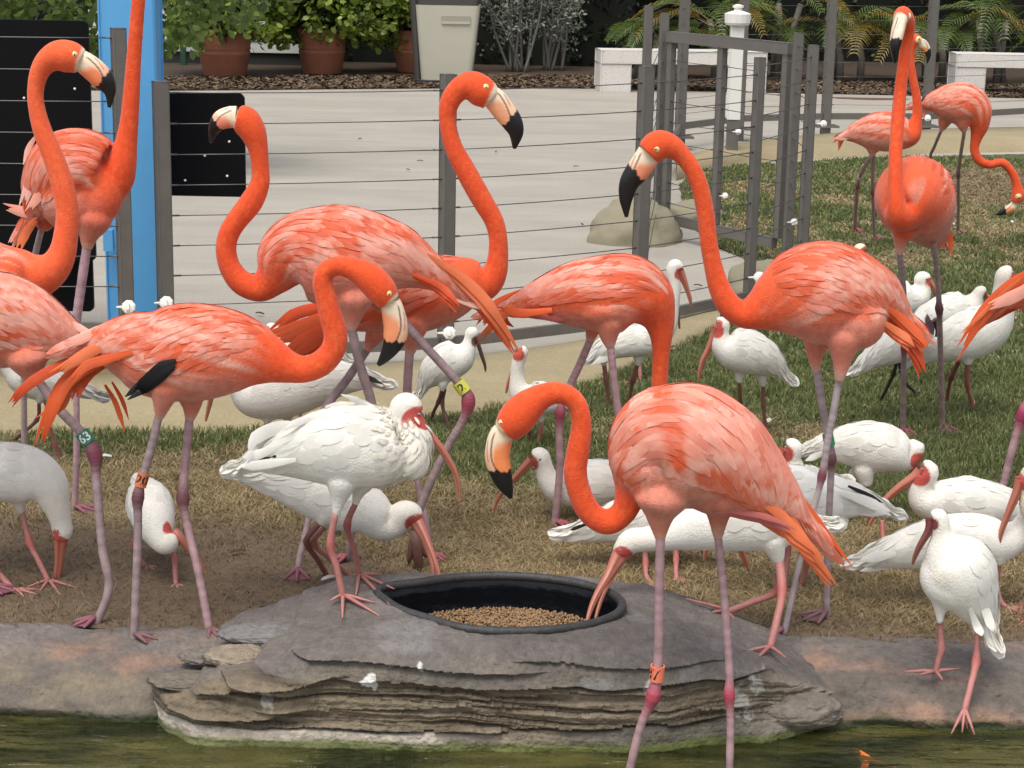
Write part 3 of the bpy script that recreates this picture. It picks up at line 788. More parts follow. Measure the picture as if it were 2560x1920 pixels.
for (x0_, x1_) in ((-300, 8.42),):
    p = at(-250, 400, 8.6); q = empty('sign_post', (p.x, p.y, 0), 'grey post carrying the black sign boards at the far left', 'post'); MB().box((p.x, p.y, .8), (.04, .04, .8)).build('shaft', M_STEEL, q)

# ================================================================== PLAZA FURNITURE
M_BENCH = mat('white_terrazzo', (.62, .59, .55), rough=.8, noise=(55, .10), bump=(60, .15))
def terrazzo(m):
    n = m.node_tree.nodes; l = m.node_tree.links; p = n['Principled BSDF']; src = p.inputs['Base Color'].links[0].from_socket
    v = n.new('ShaderNodeTexVoronoi'); v.inputs['Scale'].default_value = 28; tc = n.new('ShaderNodeTexCoord'); l.new(tc.outputs['Object'], v.inputs['Vector'])
    r = n.new('ShaderNodeValToRGB'); r.color_ramp.elements[0].position = .12; r.color_ramp.elements[1].position = .2; r.color_ramp.elements[0].color = (.45, .38, .3, 1); r.color_ramp.elements[1].color = (1, 1, 1, 1)
    mx = n.new('ShaderNodeMix'); mx.data_type = 'RGBA'; mx.blend_type = 'MULTIPLY'; mx.inputs[0].default_value = .6
    l.new(v.outputs['Distance'], r.inputs[0]); l.new(src, mx.inputs[6]); l.new(r.outputs[0], mx.inputs[7]); l.new(mx.outputs[2], p.inputs['Base Color'])
terrazzo(M_BENCH)
def bench(pxl, pyl, pxr, pyr, label, ext=0):
    a = ground(pxl, pyl); b = ground(pxr, pyr); a.z = b.z = 0; d = b - a; L = d.length + ext; u = d.normalized(); yw = math.atan2(u.y, u.x)
    ax_ = frame_dirs(yw); dp = .24; H = .47; th = .15; leg_w = .18
    e = empty('bench', tuple(a), label, 'bench', 'white stone benches on the plaza')
    o = a + ax_[1] * dp
    MB().box(o + u * (L / 2) + ZV * (H - th / 2), (L / 2, dp, th / 2), ax_, bev=.012).build('seat', M_BENCH, e)
    for t in (leg_w, L - leg_w): MB().box(o + u * t + ZV * ((H - th - .003) / 2), (leg_w, dp - .002, (H - th - .003) / 2), ax_, bev=.01).build('leg', M_BENCH, e)
bench(1500, 230, 1915, 234, 'white stone bench behind the gate in front of the palms')
bench(2385, 236, 2860, 246, 'white stone bench at the right edge behind the feeding far flamingo')

# trash can
c = ground(1108, 215); bin_ = empty('trash_can', (c.x, c.y + .3, 0), 'tall tapered beige litter bin with a slot, on a dark grey base', 'trash can')
M_BIN = mat('beige_plastic', (.42, .40, .325), rough=.5, noise=(5, .05)); M_DK = mat('dark_grey_plastic', (.05, .045, .04), rough=.6)
Yb_ = c.y + .1
def px_box(x0, y0, x1, y1, x2, x3, Y, d, nm, m):
    """tapered box: top edge x0..x1 at y0, bottom edge x2..x3 at y1"""
    T0, T1, B0, B1 = at(x0, y0, Y), at(x1, y0, Y), at(x2, y1, Y), at(x3, y1, Y)
    V = []
    for (p, q) in ((T0, T1), (B0, B1)):
        w_ = (q.x - p.x) / 2; cx_ = (p.x + q.x) / 2; r = .06; zz = p.z
        for (sx, sy, a0) in ((1, 1, 0), (-1, 1, 90), (-1, -1, 180), (1, -1, 270)):
            for k in range(5):
                t = math.radians(a0 + 22.5 * k); V.append((cx_ + sx * (w_ - r) + r * math.cos(t), Y + d * (w_ / w_) + sy * (d - r) + r * math.sin(t), zz))
    n = 20; F = [tuple(range(n)), tuple(range(2 * n - 1, n - 1, -1))] + [(i, i + n, (i + 1) % n + n, (i + 1) % n) for i in range(n)]
    return mk(nm, V, F, m, bin_, smooth=False)
px_box(1038, 12, 1200, 222, 1054, 1176, Yb_, .30, 'bin_body', M_BIN)
px_box(1022, -20, 1044, 214, 1036, 1056, Yb_ + .05, .25, 'side_panel', M_DK)
px_box(1040, -14, 1198, 11, 1042, 1196, Yb_ + .02, .28, 'lid', M_DK)
a = at(1140, 47, Yb_ - .002); MB().box(a, (.17, .012, .032)).build('slot_recess', mat('slot_shade', (.30, .28, .22), rough=.6), bin_)
MB().box(at(1140, 57, Yb_ - .004), (.165, .016, .014)).build('slot_lip', M_BIN, bin_)
MB().box((at(1112, 220, Yb_).x + .02, Yb_ + .28, .03), (.38, .40, .03), bev=.02).build('base', M_DK, bin_)

# terracotta pots with round leaved bushes
M_TERRA = mat('terracotta', (.36, .135, .075), rough=.8, noise=(6, .15), bump=(40, .15))
M_LEAF = leafmat('bush_leaf', .42, .2); M_TWIG = mat('twig_bark', (.10, .08, .06), rough=.9)
def leaves(n, centre, rad, size, c0, c1, seed, hollow=.35, aspect=.62, clump=14, droop=.3, cut=None):
    """scattered curved leaf faces in clumps through an ellipsoid"""
    r = np.random.default_rng(seed); V = []; F = []; C = []
    K = max(1, n // clump); k0 = 0
    for q in range(K):
        d = r.normal(size=3); d /= np.linalg.norm(d); rr_ = (hollow + (1 - hollow) * r.uniform() ** .5)
        rr_ *= 1 + .12 * math.sin(5 * d[0] + seed) + .12 * math.sin(6 * d[2] + 2 * seed)
        pc = np.array(centre) + d * rr_ * np.array(rad)
        if cut is not None and pc[2] < cut: continue
        tone = r.uniform(0, 1); out = d * .8 + np.array((0, 0, .25)); out /= np.linalg.norm(out)
        for j in range(clump):
            dirv = out + r.normal(size=3) * .65; dirv /= np.linalg.norm(dirv)
            p = pc + r.normal(size=3) * size * .55
            s = size * r.uniform(.7, 1.2); sidev = np.cross(dirv, r.normal(size=3)); sidev /= np.linalg.norm(sidev); nn = np.cross(sidev, dirv)
            w_ = s * aspect * .5
            pts_ = [p, p + dirv * s * .3 - sidev * w_ * .8 + nn * .06 * s, p + dirv * s * .3 + sidev * w_ * .8 + nn * .06 * s, p + dirv * s * .72 - sidev * w_ + nn * .04 * s, p + dirv * s * .72 + sidev * w_ + nn * .04 * s, p + dirv * s * 1.0 - nn * .06 * s * droop * 3]
            V += pts_; F += [(k0, k0 + 2, k0 + 1), (k0 + 1, k0 + 2, k0 + 4, k0 + 3), (k0 + 3, k0 + 4, k0 + 5)]
            cc = mixc(c0, c1, min(1, max(0, tone * .6 + r.uniform(0, .5)))); C += [cc] * 6; k0 += 6
    return V, F, C
def pot_bush(px, py, wtop, htop, label, seed, bush):
    g = ground(px, py); Y = g.y; k = mpp(Y, .3); R = wtop / 2 * k; H = htop * k
    e = empty('potted_bush', (g.x, g.y + R, 0), label, 'potted plant', 'round leaved bushes in terracotta pots')
    pf = [(0, .70), (.02, .74), (.45, .88), (.47, .905), (.50, .905), (.52, .885), (.55, .89), (.57, .915), (.60, .915), (.62, .90), (1, 1.0), (1.0, .93), (.9, .90), (.88, .0)]
    V = []; n = 36
    for (z, r) in pf:
        for i in range(n): a = 2 * math.pi * i / n; V.append((g.x + math.cos(a) * R * r, g.y + R + math.sin(a) * R * r, .01 + z * H))
    mk('pot', V, grid_faces(len(pf), n, True), M_TERRA, e)
    c = (g.x, g.y + R, .01 + H + bush[1] * .42)
    V, F, C = leaves(bush[2], c, (bush[0], bush[0] * .9, bush[1]), .098, np.array((.07, .12, .016)), np.array((.34, .44, .075)), seed, hollow=.55, aspect=.66, cut=H * .72)
    mk('foliage', V, F, M_LEAF, e, cols=C)
    V, F, C = leaves(int(bush[2] * .5), c, (bush[0] * .7, bush[0] * .65, bush[1] * .75), .09, np.array((.03, .055, .01)), np.array((.06, .10, .02)), seed + 5, hollow=.1, aspect=.7, cut=H * .8)  # inner leaves in darker greens, shade inside the bush put into colour
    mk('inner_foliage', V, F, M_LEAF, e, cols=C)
    mb = MB(); r = random.Random(seed)
    for _ in range(9):
        a = r.uniform(0, 6.28); b = Vector((g.x + math.cos(a) * R * .2, g.y + R + math.sin(a) * R * .2, H * .88))
        t = b + Vector((math.cos(a) * .35, math.sin(a) * .3, .55)); mb.tube([b, b.lerp(t, .5) + Vector((0, 0, .05)), t], [.014, .01, .005], 6, (.1, .08, .06))
    mb.build('stems', M_TWIG, e)
pot_bush(551, 196, 146, 118, 'leftmost terracotta pot with a round leaved bush beside the blue post', 3, (.78, .66, 3400))
pot_bush(799, 190, 132, 112, 'middle terracotta pot with a round leaved bush', 4, (.78, .66, 3400))
pot_bush(1035, 186, 124, 105, 'rightmost terracotta pot partly hidden by the litter bin', 6, (.66, .64, 2600))
# leafy bush behind the big sign, top left
def shrub(name, cx, cy, cz, rad, n, size, c0, c1, seed, label, cat='shrub', aspect=.6, trunk=None, cut=.02, hollow=.35, grp=None):
    e = empty(name, (cx, cy, 0), label, cat, grp)
    V, F, C = leaves(n, (cx, cy, cz), rad, size, np.array(c0), np.array(c1), seed, hollow=hollow, aspect=aspect, cut=cut)
    mk('foliage', V, F, M_LEAF, e, cols=C)
    mb = MB(); r = random.Random(seed)
    for _ in range(trunk or 5):
        a = r.uniform(0, 6.28); b = Vector((cx + math.cos(a) * .12, cy + math.sin(a) * .1, -.02)); t = Vector((cx + math.cos(a) * rad[0] * .6, cy + math.sin(a) * rad[1] * .5, cz + rad[2] * r.uniform(.1, .6)))
        m_ = b.lerp(t, .5) + Vector((r.uniform(-.1, .1), r.uniform(-.1, .1), .05)); mb.tube([b, m_, t], [.03, .022, .008], 7, (.1, .08, .06))
    mb.build('stems', M_TWIG, e)
    return e
shrub('shrub', -3.3, 14.5, 1.55, (1.5, .8, .75), 5200, .085, (.05, .09, .015), (.16, .24, .05), 11, 'round leaved green shrub above the black sign at the top left', aspect=.62, cut=.9)
# ------------------------------------------------------------------ mulch
M_MULCH = mat('mulch_soil', (.045, .03, .02), rough=.95, noise=(22, .25, (.07, .045, .028)), bump=(40, 1))  # soil colour darkened to carry the shadow over the bed
mulch = [gp(x, y) for x, y in ((300, 228), (600, 226), (900, 223), (1200, 221), (1500, 222), (1900, 232), (2200, 238), (2600, 247))]
poly_sheet('mulch_bed', [(-30, 21.8)] + mulch + [(30, 22.4), (30, 34), (-30, 34)], .002, M_MULCH)
r_ = np.random.default_rng(12); m = 15000
x = r_.uniform(-5.5, 6.6, m); t = r_.uniform(0, 1, m) ** 1.4; edge = np.interp(x, [q[0] for q in mulch], [q[1] for q in mulch]); y = edge + .02 + t * 1.7
L_ = r_.uniform(.012, .035, m); a = r_.uniform(0, 6.28, m); tl = r_.uniform(-.5, .5, m)
dx = np.stack([np.cos(a) * L_, np.sin(a) * L_, tl * L_], -1); dw = np.stack([-np.sin(a) * L_ * .35, np.cos(a) * L_ * .35, r_.uniform(-.3, .3, m) * L_], -1)
P = np.stack([x, y, r_.uniform(.006, .035, m)], -1)
V = np.stack([P - dx - dw, P + dx - dw, P + dx + dw, P - dx + dw], 1).reshape(-1, 3); F = np.arange(m * 4).reshape(-1, 4)
cc = mixc(np.array((.05, .03, .02)), np.array((.20, .135, .075)), r_.uniform(0, 1, m) ** 1.5)
mk('mulch_chips', V, F, mat('mulch_chip', attr=True, rough=.9), cols=np.repeat(cc, 4, 0), smooth=False, label='loose brown mulch and dead leaves along the far planting bed', cat='mulch', kind='stuff')

# ------------------------------------------------------------------ low white building behind the pots
M_SIDE = mat('white_siding', (.50, .53, .50), rough=.6, noise=(3, .08)); M_SKIRT = mat('dark_skirting', (.03, .03, .028), rough=.8)
bl = empty('clapboard_hut', (at(560, 120, 25.2).x, 25.2, 0), 'low white clapboard hut wall in shade behind the terracotta pots', 'hut')
xl, xr = at(225, 150, 25.2).x, at(770, 150, 25.2).x; z0 = .16
for i in range(15):
    zc = z0 + .075 + i * .15
    a3 = (Vector((1, 0, 0)), Vector((0, math.cos(.12), -math.sin(.12))), Vector((0, math.sin(.12), math.cos(.12))))
    MB().box(((xl + xr) / 2, 25.2, zc), ((xr - xl) / 2, .012, .078), a3).build('clapboard', M_SIDE, bl)
MB().box(((xl + xr) / 2, 26.2, 1.2), ((xr - xl) / 2 - .01, .95, 1.2)).build('wall', M_SIDE, bl)
MB().box(((xl + xr) / 2, 25.23, .075), ((xr - xl) / 2 - .02, .01, .075)).build('skirting', M_SKIRT, bl)
MB().box(((xl + xr) / 2, 26.0, 2.5), ((xr - xl) / 2 + .3, 1.3, .08)).build('roof', M_SKIRT, bl)
gp_ = at(458, 130, 24.9); MB().box((gp_.x, 24.9, .45), (.035, .035, .45)).build('post', mat('dark_green_paint', (.02, .06, .035), rough=.5), bl)

# ------------------------------------------------------------------ planting behind
def hedge(x0, x1, y, ztop, depth, seed, label, c0, c1, n):
    e = empty('hedge', ((x0 + x1) / 2, y, 0), label, 'hedge')
    mb = MB(); mb.box(((x0 + x1) / 2, y + depth * .62, ztop * .48), ((x1 - x0) / 2 - .05, depth * .45, ztop * .48)); mb.build('inner_branches', mat('hedge_core', (.006, .008, .004), rough=1), e)  # near-black box stands in for the deep shade inside the hedge
    r = np.random.default_rng(seed); V = []; F = []; C = []; k0 = 0
    for i in range(n):
        x = r.uniform(x0, x1); z = r.uniform(.05, ztop); yy = y + depth * (.12 + .25 * r.uniform()) + .25 * float(vnoise(np.array([x * 1.6]), np.array([z * 2.]), seed=seed)[0])
        if r.uniform() < .12: z = ztop * r.uniform(.95, 1.04); yy = y + depth * r.uniform()
        v, f, c = leaves(10, (x, yy, z), (.12, .10, .12), .085, np.array(c0), np.array(c1), int(r.integers(1e6)), clump=10, aspect=.5)
        V += v; F += [tuple(q + k0 for q in g_) for g_ in f]; C += c; k0 += len(v)
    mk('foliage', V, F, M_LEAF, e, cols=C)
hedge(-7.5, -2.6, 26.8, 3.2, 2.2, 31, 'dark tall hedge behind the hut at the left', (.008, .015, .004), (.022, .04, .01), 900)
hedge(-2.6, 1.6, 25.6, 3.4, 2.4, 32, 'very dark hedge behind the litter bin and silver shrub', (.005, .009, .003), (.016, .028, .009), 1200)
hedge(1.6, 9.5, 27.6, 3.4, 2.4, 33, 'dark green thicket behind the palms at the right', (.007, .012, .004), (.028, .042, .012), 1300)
# unseen trees added above the frame to darken the bed and hedges
def added_tree(x, y, h, r, seed, label):
    e = empty('tree', (x, y, 0), label, 'tree', 'shade trees over the planting bed')
    mb = MB(); mb.tube([Vector((x, y, 0)), Vector((x + .1, y, h * .4)), Vector((x, y + .1, h * .75))], [.16, .12, .07], 10, (.1, .08, .06)); mb.build('trunk', M_TWIG, e, smooth=True)
    V, F, C = leaves(5200, (x, y, h), (r, r, r * .55), .20, np.array((.02, .035, .01)), np.array((.06, .10, .025)), seed, hollow=.1, aspect=.6)
    mk('crown', V, F, M_LEAF, e, cols=C)
for i, (x_, y_) in enumerate(((-5.2, 27.5), (-1.6, 27.2), (1.2, 27.6), (4.2, 28.6), (7.4, 28.4))): added_tree(x_, y_, 4.6, 2.5, 60 + i, 'broad leafy shade tree over the bed, number %s from the left' % ('one', 'two', 'three', 'four', 'five')[i] if False else ['shade tree behind the clapboard hut', 'shade tree behind the litter bin', 'shade tree behind the silver shrub', 'shade tree behind the palms left of the gate', 'shade tree behind the right bench'][i])

# silver buttonwood shrub: bare stems with pale leaves
def silver(px, py, label, seed, spread):
    g = ground(px, py); e = empty('silver_shrub', (g.x, g.y, 0), label, 'shrub', 'silver leaved shrubs')
    r = random.Random(seed); mb = MB(); V = []; F = []; C = []; k0 = 0
    for s in range(9):
        a = r.uniform(-1.3, 1.3); tgt = Vector((g.x + math.sin(a) * spread * r.uniform(.5, 1), g.y + r.uniform(-.5, .4), r.uniform(.75, 1.7)))
        b = Vector((g.x + r.uniform(-.15, .15), g.y + r.uniform(-.1, .1), -.01)); m1_ = b.lerp(tgt, .45) + Vector((r.uniform(-.1, .1), 0, .12))
        P_ = [Vector(q) for q in cr([tuple(b), tuple(m1_), tuple(tgt)], 7)]; mb.tube(P_, [.022 * (1 - .8 * i / 14) for i in range(15)], 7, (.2, .19, .17))
        for i in range(5, 15):
            for _ in range(1 + (i % 2)):
                tw = P_[i] + Vector((r.uniform(-.22, .22), r.uniform(-.2, .1), r.uniform(-.16, .16))); mb.tube([P_[i], tw], [.004, .002], 4, (.2, .19, .17))
                for t_ in (.5, .75, 1.0):
                    pc = P_[i].lerp(tw, t_)
                    v, f, c = leaves(3, tuple(pc), (.012, .012, .012), .058, np.array((.11, .125, .09)), np.array((.32, .345, .27)), r.randrange(10 ** 6), clump=3, aspect=.42)
                    V += v; F += [tuple(q + k0 for q in h_) for h_ in f]; C += c; k0 += len(v)
    mb.build('branches', mat('silver_bark', (.16, .15, .13), rough=.9), e, smooth=True); mk('foliage', V, F, M_LEAF, e, cols=C)
silver(1290, 180, 'silvery leaved shrub right of the litter bin', 5, .95)
silver(1385, 176, 'second silvery leaved shrub nearer the left bench', 8, .75)

# palms: arching fronds with separate leaflets
def palm(px, py, label, seed, nf, L, h, yellow=.2, spread=1.0):
    g = ground(px, py); e = empty('palm', (g.x, g.y, 0), label, 'palm', 'feathery palms behind the benches')
    r = random.Random(seed); mb = MB()
    for k in range(3):
        b = Vector((g.x + r.uniform(-.25, .25), g.y + r.uniform(-.2, .2), -.01)); mb.tube([b, b + Vector((r.uniform(-.05, .05), 0, h * .5)), b + Vector((r.uniform(-.12, .12), .05, h))], [.05, .045, .035], 9, (.1, .08, .06))
    mb.build('trunk', mat('palm_trunk', (.17, .15, .12), rough=.9, noise=(30, .3), bump=(60, .6)), e, smooth=True)
    for k in range(nf):
        a = r.uniform(-2.2, 2.2) - math.pi / 2 if k % 4 else r.uniform(0, 6.28)
        d = Vector((math.cos(a), math.sin(a) * .7, 0)); l = L * r.uniform(.7, 1.1); up_ = r.uniform(.35, .95)
        b = Vector((g.x + r.uniform(-.2, .2), g.y + r.uniform(-.15, .15), h * r.uniform(.6, 1.05)))
        P_ = [b + d * (l * t * (1 - .12 * t)) * spread + ZV * (l * (up_ * t - (up_ * .75 + .25) * t * t)) for t in np.linspace(0, 1, 14)]
        V, F = tube(P_, [.009 * (1 - .75 * i / 13) for i in range(14)], 5); V = [tuple(v) for v in V]
        yl = r.random() < yellow; c0 = np.array((.18, .13, .025)) if yl else np.array((.06, .09, .018)); C = [c0] * len(V)
        for i in range(2, 14):
            for f_ in (0, .5):
                if i == 13 and f_: continue
                p = P_[i] if not f_ else P_[i].lerp(P_[min(13, i + 1)], .5); t_ = (P_[min(13, i + 1)] - P_[i - 1]).normalized()
                for sg in (-1, 1):
                    sv = t_.cross(ZV).normalized() * sg; ll = .34 * math.sin(min(1, i / 13 * .9 + .2) * math.pi * .85 + .15) * r.uniform(.85, 1.1)
                    dv = (sv * .8 + t_ * .55 + ZV * .12).normalized(); w_ = t_ * .011; k0 = len(V)
                    m_ = p + dv * (ll * .5) + ZV * .01; tp = p + dv * ll - ZV * (ll * .28)
                    V += [tuple(p - w_ * .6), tuple(p + w_ * .6), tuple(m_ + w_), tuple(m_ - w_), tuple(tp)]; F += [(k0, k0 + 1, k0 + 2, k0 + 3), (k0 + 3, k0 + 2, k0 + 4)]
                    cc = mixc(c0, np.array((.10, .15, .028)) if not yl else np.array((.22, .155, .028)), r.random()); C += [cc] * 5
        mk('frond', V, F, M_LEAF, e, cols=C, smooth=False)
palm(1775, 200, 'green feathery palm behind the white capped post', 2, 15, 1.3, .75, .15)
palm(1960, 196, 'tall stemmed palm between the two benches', 3, 13, 1.2, .95, .25)
palm(2120, 200, 'palm with arching yellowing fronds left of the front facing flamingo', 4, 14, 1.3, .6, .5)
palm(2330, 205, 'yellow green palm above the left end of the right bench', 6, 15, 1.2, .65, .55)
palm(2500, 205, 'dark green palm behind the right bench', 7, 15, 1.3, .8, .15)
palm(1640, 195, 'small palm behind the left bench', 9, 9, .9, .55, .1)
palm(2760, 205, 'palm beyond the right edge of the view', 10, 12, 1.3, .8, .2)

# ------------------------------------------------------------------ small things on the ground
M_WF = leafmat('ibis_feather', .7, .18)
def flat_bit(name, px, py, L, W, ang, col, label, cat, z=.014, m=None, grp=None):
    g = ground(px, py, z); d = Vector((math.cos(ang), math.sin(ang), 0)); s = Vector((-d.y, d.x, 0)); V = []; C = []
    for i, (t, w_) in enumerate(((0, .1), (.2, .7), (.5, 1), (.8, .7), (1, .05))):
        for k in (-1, 0, 1): V.append(g + d * (L * (t - .5)) + s * (W * .5 * w_ * k) + ZV * (.006 * (1 - abs(k)) + .006 * math.sin(t * 3))); C.append(col)
    F = [(i * 3 + k, i * 3 + k + 1, (i + 1) * 3 + k + 1, (i + 1) * 3 + k) for i in range(4) for k in (0, 1)]
    mk(name, V, F, m or M_WF, cols=C, label=label, cat=cat, group=grp)
wf = (.75, .75, .70)
bits = [(262, 1142, 'small white feather on the grass right of the knee banded 63'), (1922, 1052, 'white feather on the grass under the greyish ibis'), (2378, 560, 'white feather on the lawn behind the front facing flamingo'), (820, 1447, 'white feather beside the pink ibis feet at the rock'), (1735, 1140 - 60, 'white down on the grass left of the greyish ibis legs'), (2335, 425, 'white fluff in the far grass'), (2530, 555, 'white fluff by the head of the grazing far flamingo')]
for i, (x_, y_, lb) in enumerate(bits): flat_bit('loose_feather', x_, y_, .05, .022, i * 1.3, wf, lb, 'feather', z=.03)
for i, (x_, y_, lb) in enumerate([(1745, 866, 'dark curled leaf on the pale kerb near the greyish ibis'), (1680, 870, 'dark curled leaf on the kerb left of the other'), (1748, 800, 'brown leaf on the paving below the rail'), (1745, 715, 'brown leaf on the paving under the fence cables'), (1440, 417, 'small dark leaf on the walkway'), (1240, 380, 'small leaf on the walkway beside the high necked flamingo'), (1020, 425, 'tiny dark leaf on the walkway left of the middle post'), (1050, 403, 'little twig on the walkway near the middle post'), (900, 348, 'dark speck of leaf on the walkway above the pink back'), (1455, 562, 'brown leaf beside the sandy boulder'), (650, 785, 'thin brown twig on the paving under the curved neck'), (595, 1381, 'dark stick on the dry grass at the left'), (845, 1333, 'short dark stick by the ibis knees')]):
    flat_bit('dead_leaf', x_, y_, .05, .018, i * .9, (.06, .04, .025), lb, 'leaf', z=.055 if i < 2 else .012, m=mat('dead_leaf', attr=True, rough=.9))
# ================================================================== BIRDS
M_PLUME = mat('flamingo_plumage', attr=True, rough=.8, noise=(95, .10), bump=(200, .3), spec=.15, sheen=.2, sss=.06)
M_QUILL = leafmat('flamingo_feather', .65, .22)
M_WHITE = mat('ibis_plumage', attr=True, rough=.85, noise=(50, .07), bump=(190, .35), spec=.15, sheen=.1, sss=.08)
M_WQUILL = leafmat('ibis_feather', .7, .18)
M_BILL = mat('bill_horn', attr=True, rough=.38, noise=(60, .08), bump=(90, .08), spec=.5)
M_SKIN = mat('leg_skin', attr=True, rough=.55, noise=(70, .16), bump=(240, .3))
M_EYE = mat('eye_iris', attr=True, rough=.15)
M_PUPIL = mat('eye_pupil', (.01, .01, .01), rough=.08)
M_BAND = mat('leg_band_plastic', attr=True, rough=.4)
M_INK = mat('band_ink', (.012, .012, .012), rough=.5)
M_INKW = mat('band_ink_white', (.8, .8, .78), rough=.5)

ORANGE = np.array((.74, .105, .028)); NECK = np.array((.74, .088, .024)); DEEP = np.array((.72, .085, .02))
PINK = np.array((.82, .29, .20)); PALE = np.array((.86, .46, .36)); BELLY = np.array((.58, .19, .13)); ROSE = np.array((.55, .13, .11))
IBW = np.array((.80, .785, .73)); IBH = np.array((.78, .75, .67)); IBF = np.array((.50, .09, .07)); IBB = np.array((.46, .155, .105))

BLK_ = (.010, .008, .009)
class Loft:
    def __init__(s, st, Y, side=(0, 1, 0), n=6, nb=None, dorsal=None):
        """st rows: px, py, r(px)[, width ratio[, dy(m)]]; nb = number of stations that are body"""
        rows = []
        for q in st:
            q = list(q) + [1.0, 0.0][len(q) - 3:] if len(q) < 5 else list(q)
            k = mpp(Y + q[4])
            P = at(q[0], q[1], Y + q[4])
            rows.append([P.x, P.y, P.z, q[2] * k, q[2] * k * q[3]])
        A = cr(rows, n)
        s.n = n; s.C = A[:, :3]; s.rv = np.maximum(A[:, 3], .0012); s.rw = np.maximum(A[:, 4], .0012)
        T = np.gradient(s.C, axis=0); T /= np.linalg.norm(T, axis=1)[:, None] + 1e-9
        sd_ = np.array(Vector(side).normalized())
        B = sd_[None] - T * (T @ sd_)[:, None]; B /= np.linalg.norm(B, axis=1)[:, None] + 1e-9
        N = np.cross(T, B)
        ref = (nb or len(st)) // 2 * n
        sg = 1 if N[min(ref, len(N) - 1)][2] > 0 else -1
        if dorsal is not None: sg = dorsal
        s.T, s.B, s.N = T, B, N * sg
    def surf(s, i, th):
        i = min(max(i, 0), len(s.C) - 1.001); k = int(i); f = i - k
        g = lambda A: A[k] * (1 - f) + A[k + 1] * f
        return g(s.C) + g(s.N) * (math.cos(th) * g(s.rv)) + g(s.B) * (math.sin(th) * g(s.rw)), g(s.N) * math.cos(th) + g(s.B) * math.sin(th)
    def mesh(s, m=24):
        a = np.linspace(0, 2 * math.pi, m, endpoint=False)
        V = s.C[:, None] + s.N[:, None] * (np.cos(a)[None, :, None] * s.rv[:, None, None]) + s.B[:, None] * (np.sin(a)[None, :, None] * s.rw[:, None, None])
        F = grid_faces(len(s.C), m, True).tolist()
        F.append(list(range(m))); F.append([(len(s.C) - 1) * m + k for k in range(m - 1, -1, -1)])
        return V.reshape(-1, 3), F, a

def remesh(V, F, vox, smooth=4):
    me = bpy.data.meshes.new('t'); me.from_pydata([tuple(v) for v in V], [], F)
    me.update()
    o = bpy.data.objects.new('t', me); COL.objects.link(o)
    r = o.modifiers.new('r', 'REMESH'); r.mode = 'VOXEL'; r.voxel_size = vox
    q = o.modifiers.new('s', 'SMOOTH'); q.factor = .5; q.iterations = smooth
    dg = bpy.context.evaluated_depsgraph_get()
    out = bpy.data.meshes.new_from_object(o.evaluated_get(dg))
    bpy.data.objects.remove(o); bpy.data.meshes.remove(me)
    return out
def setcols(me, c):
    ca = me.color_attributes.new('Col', 'FLOAT_COLOR', 'POINT')
    a = np.ones((len(me.vertices), 4), np.float32); a[:, :3] = c; ca.data.foreach_set('color', a.ravel())
    me.polygons.foreach_set('use_smooth', np.ones(len(me.polygons), bool))
def verts(me):
    a = np.empty(len(me.vertices) * 3, np.float32); me.vertices.foreach_get('co', a); return a.reshape(-1, 3).astype(float)

def feather_strip(P, Nn, width, prof, col0, col1, mb, ridge=.12, edge=None, tipjag=0):
    """P list of points, Nn normals -> 3 wide strip appended to mb (V,F,C lists)"""
    P = [Vector(p) for p in P]; k0 = len(mb[0]); n = len(P)
    for i, p in enumerate(P):
        t = (P[min(i + 1, n - 1)] - P[max(i - 1, 0)]).normalized()
        nn = Vector(Nn[i]); c = t.cross(nn)
        c = c.normalized() if c.length > 1e-6 else Vector((1, 0, 0))
        nn = c.cross(t).normalized()
        w_ = width * prof[i] * .5
        f = i / (n - 1)
        cc = col0 * (1 - f) + col1 * f
        ce = cc if edge is None else cc * (1 - .35) + edge * .35
        mb[0].extend([p - c * w_, p + nn * (w_ * ridge), p + c * w_]); mb[2].extend([ce, cc, ce])
    for i in range(n - 1):
        a = k0 + i * 3
        mb[1].extend([(a, a + 1, a + 4, a + 3), (a + 1, a + 2, a + 5, a + 4)])

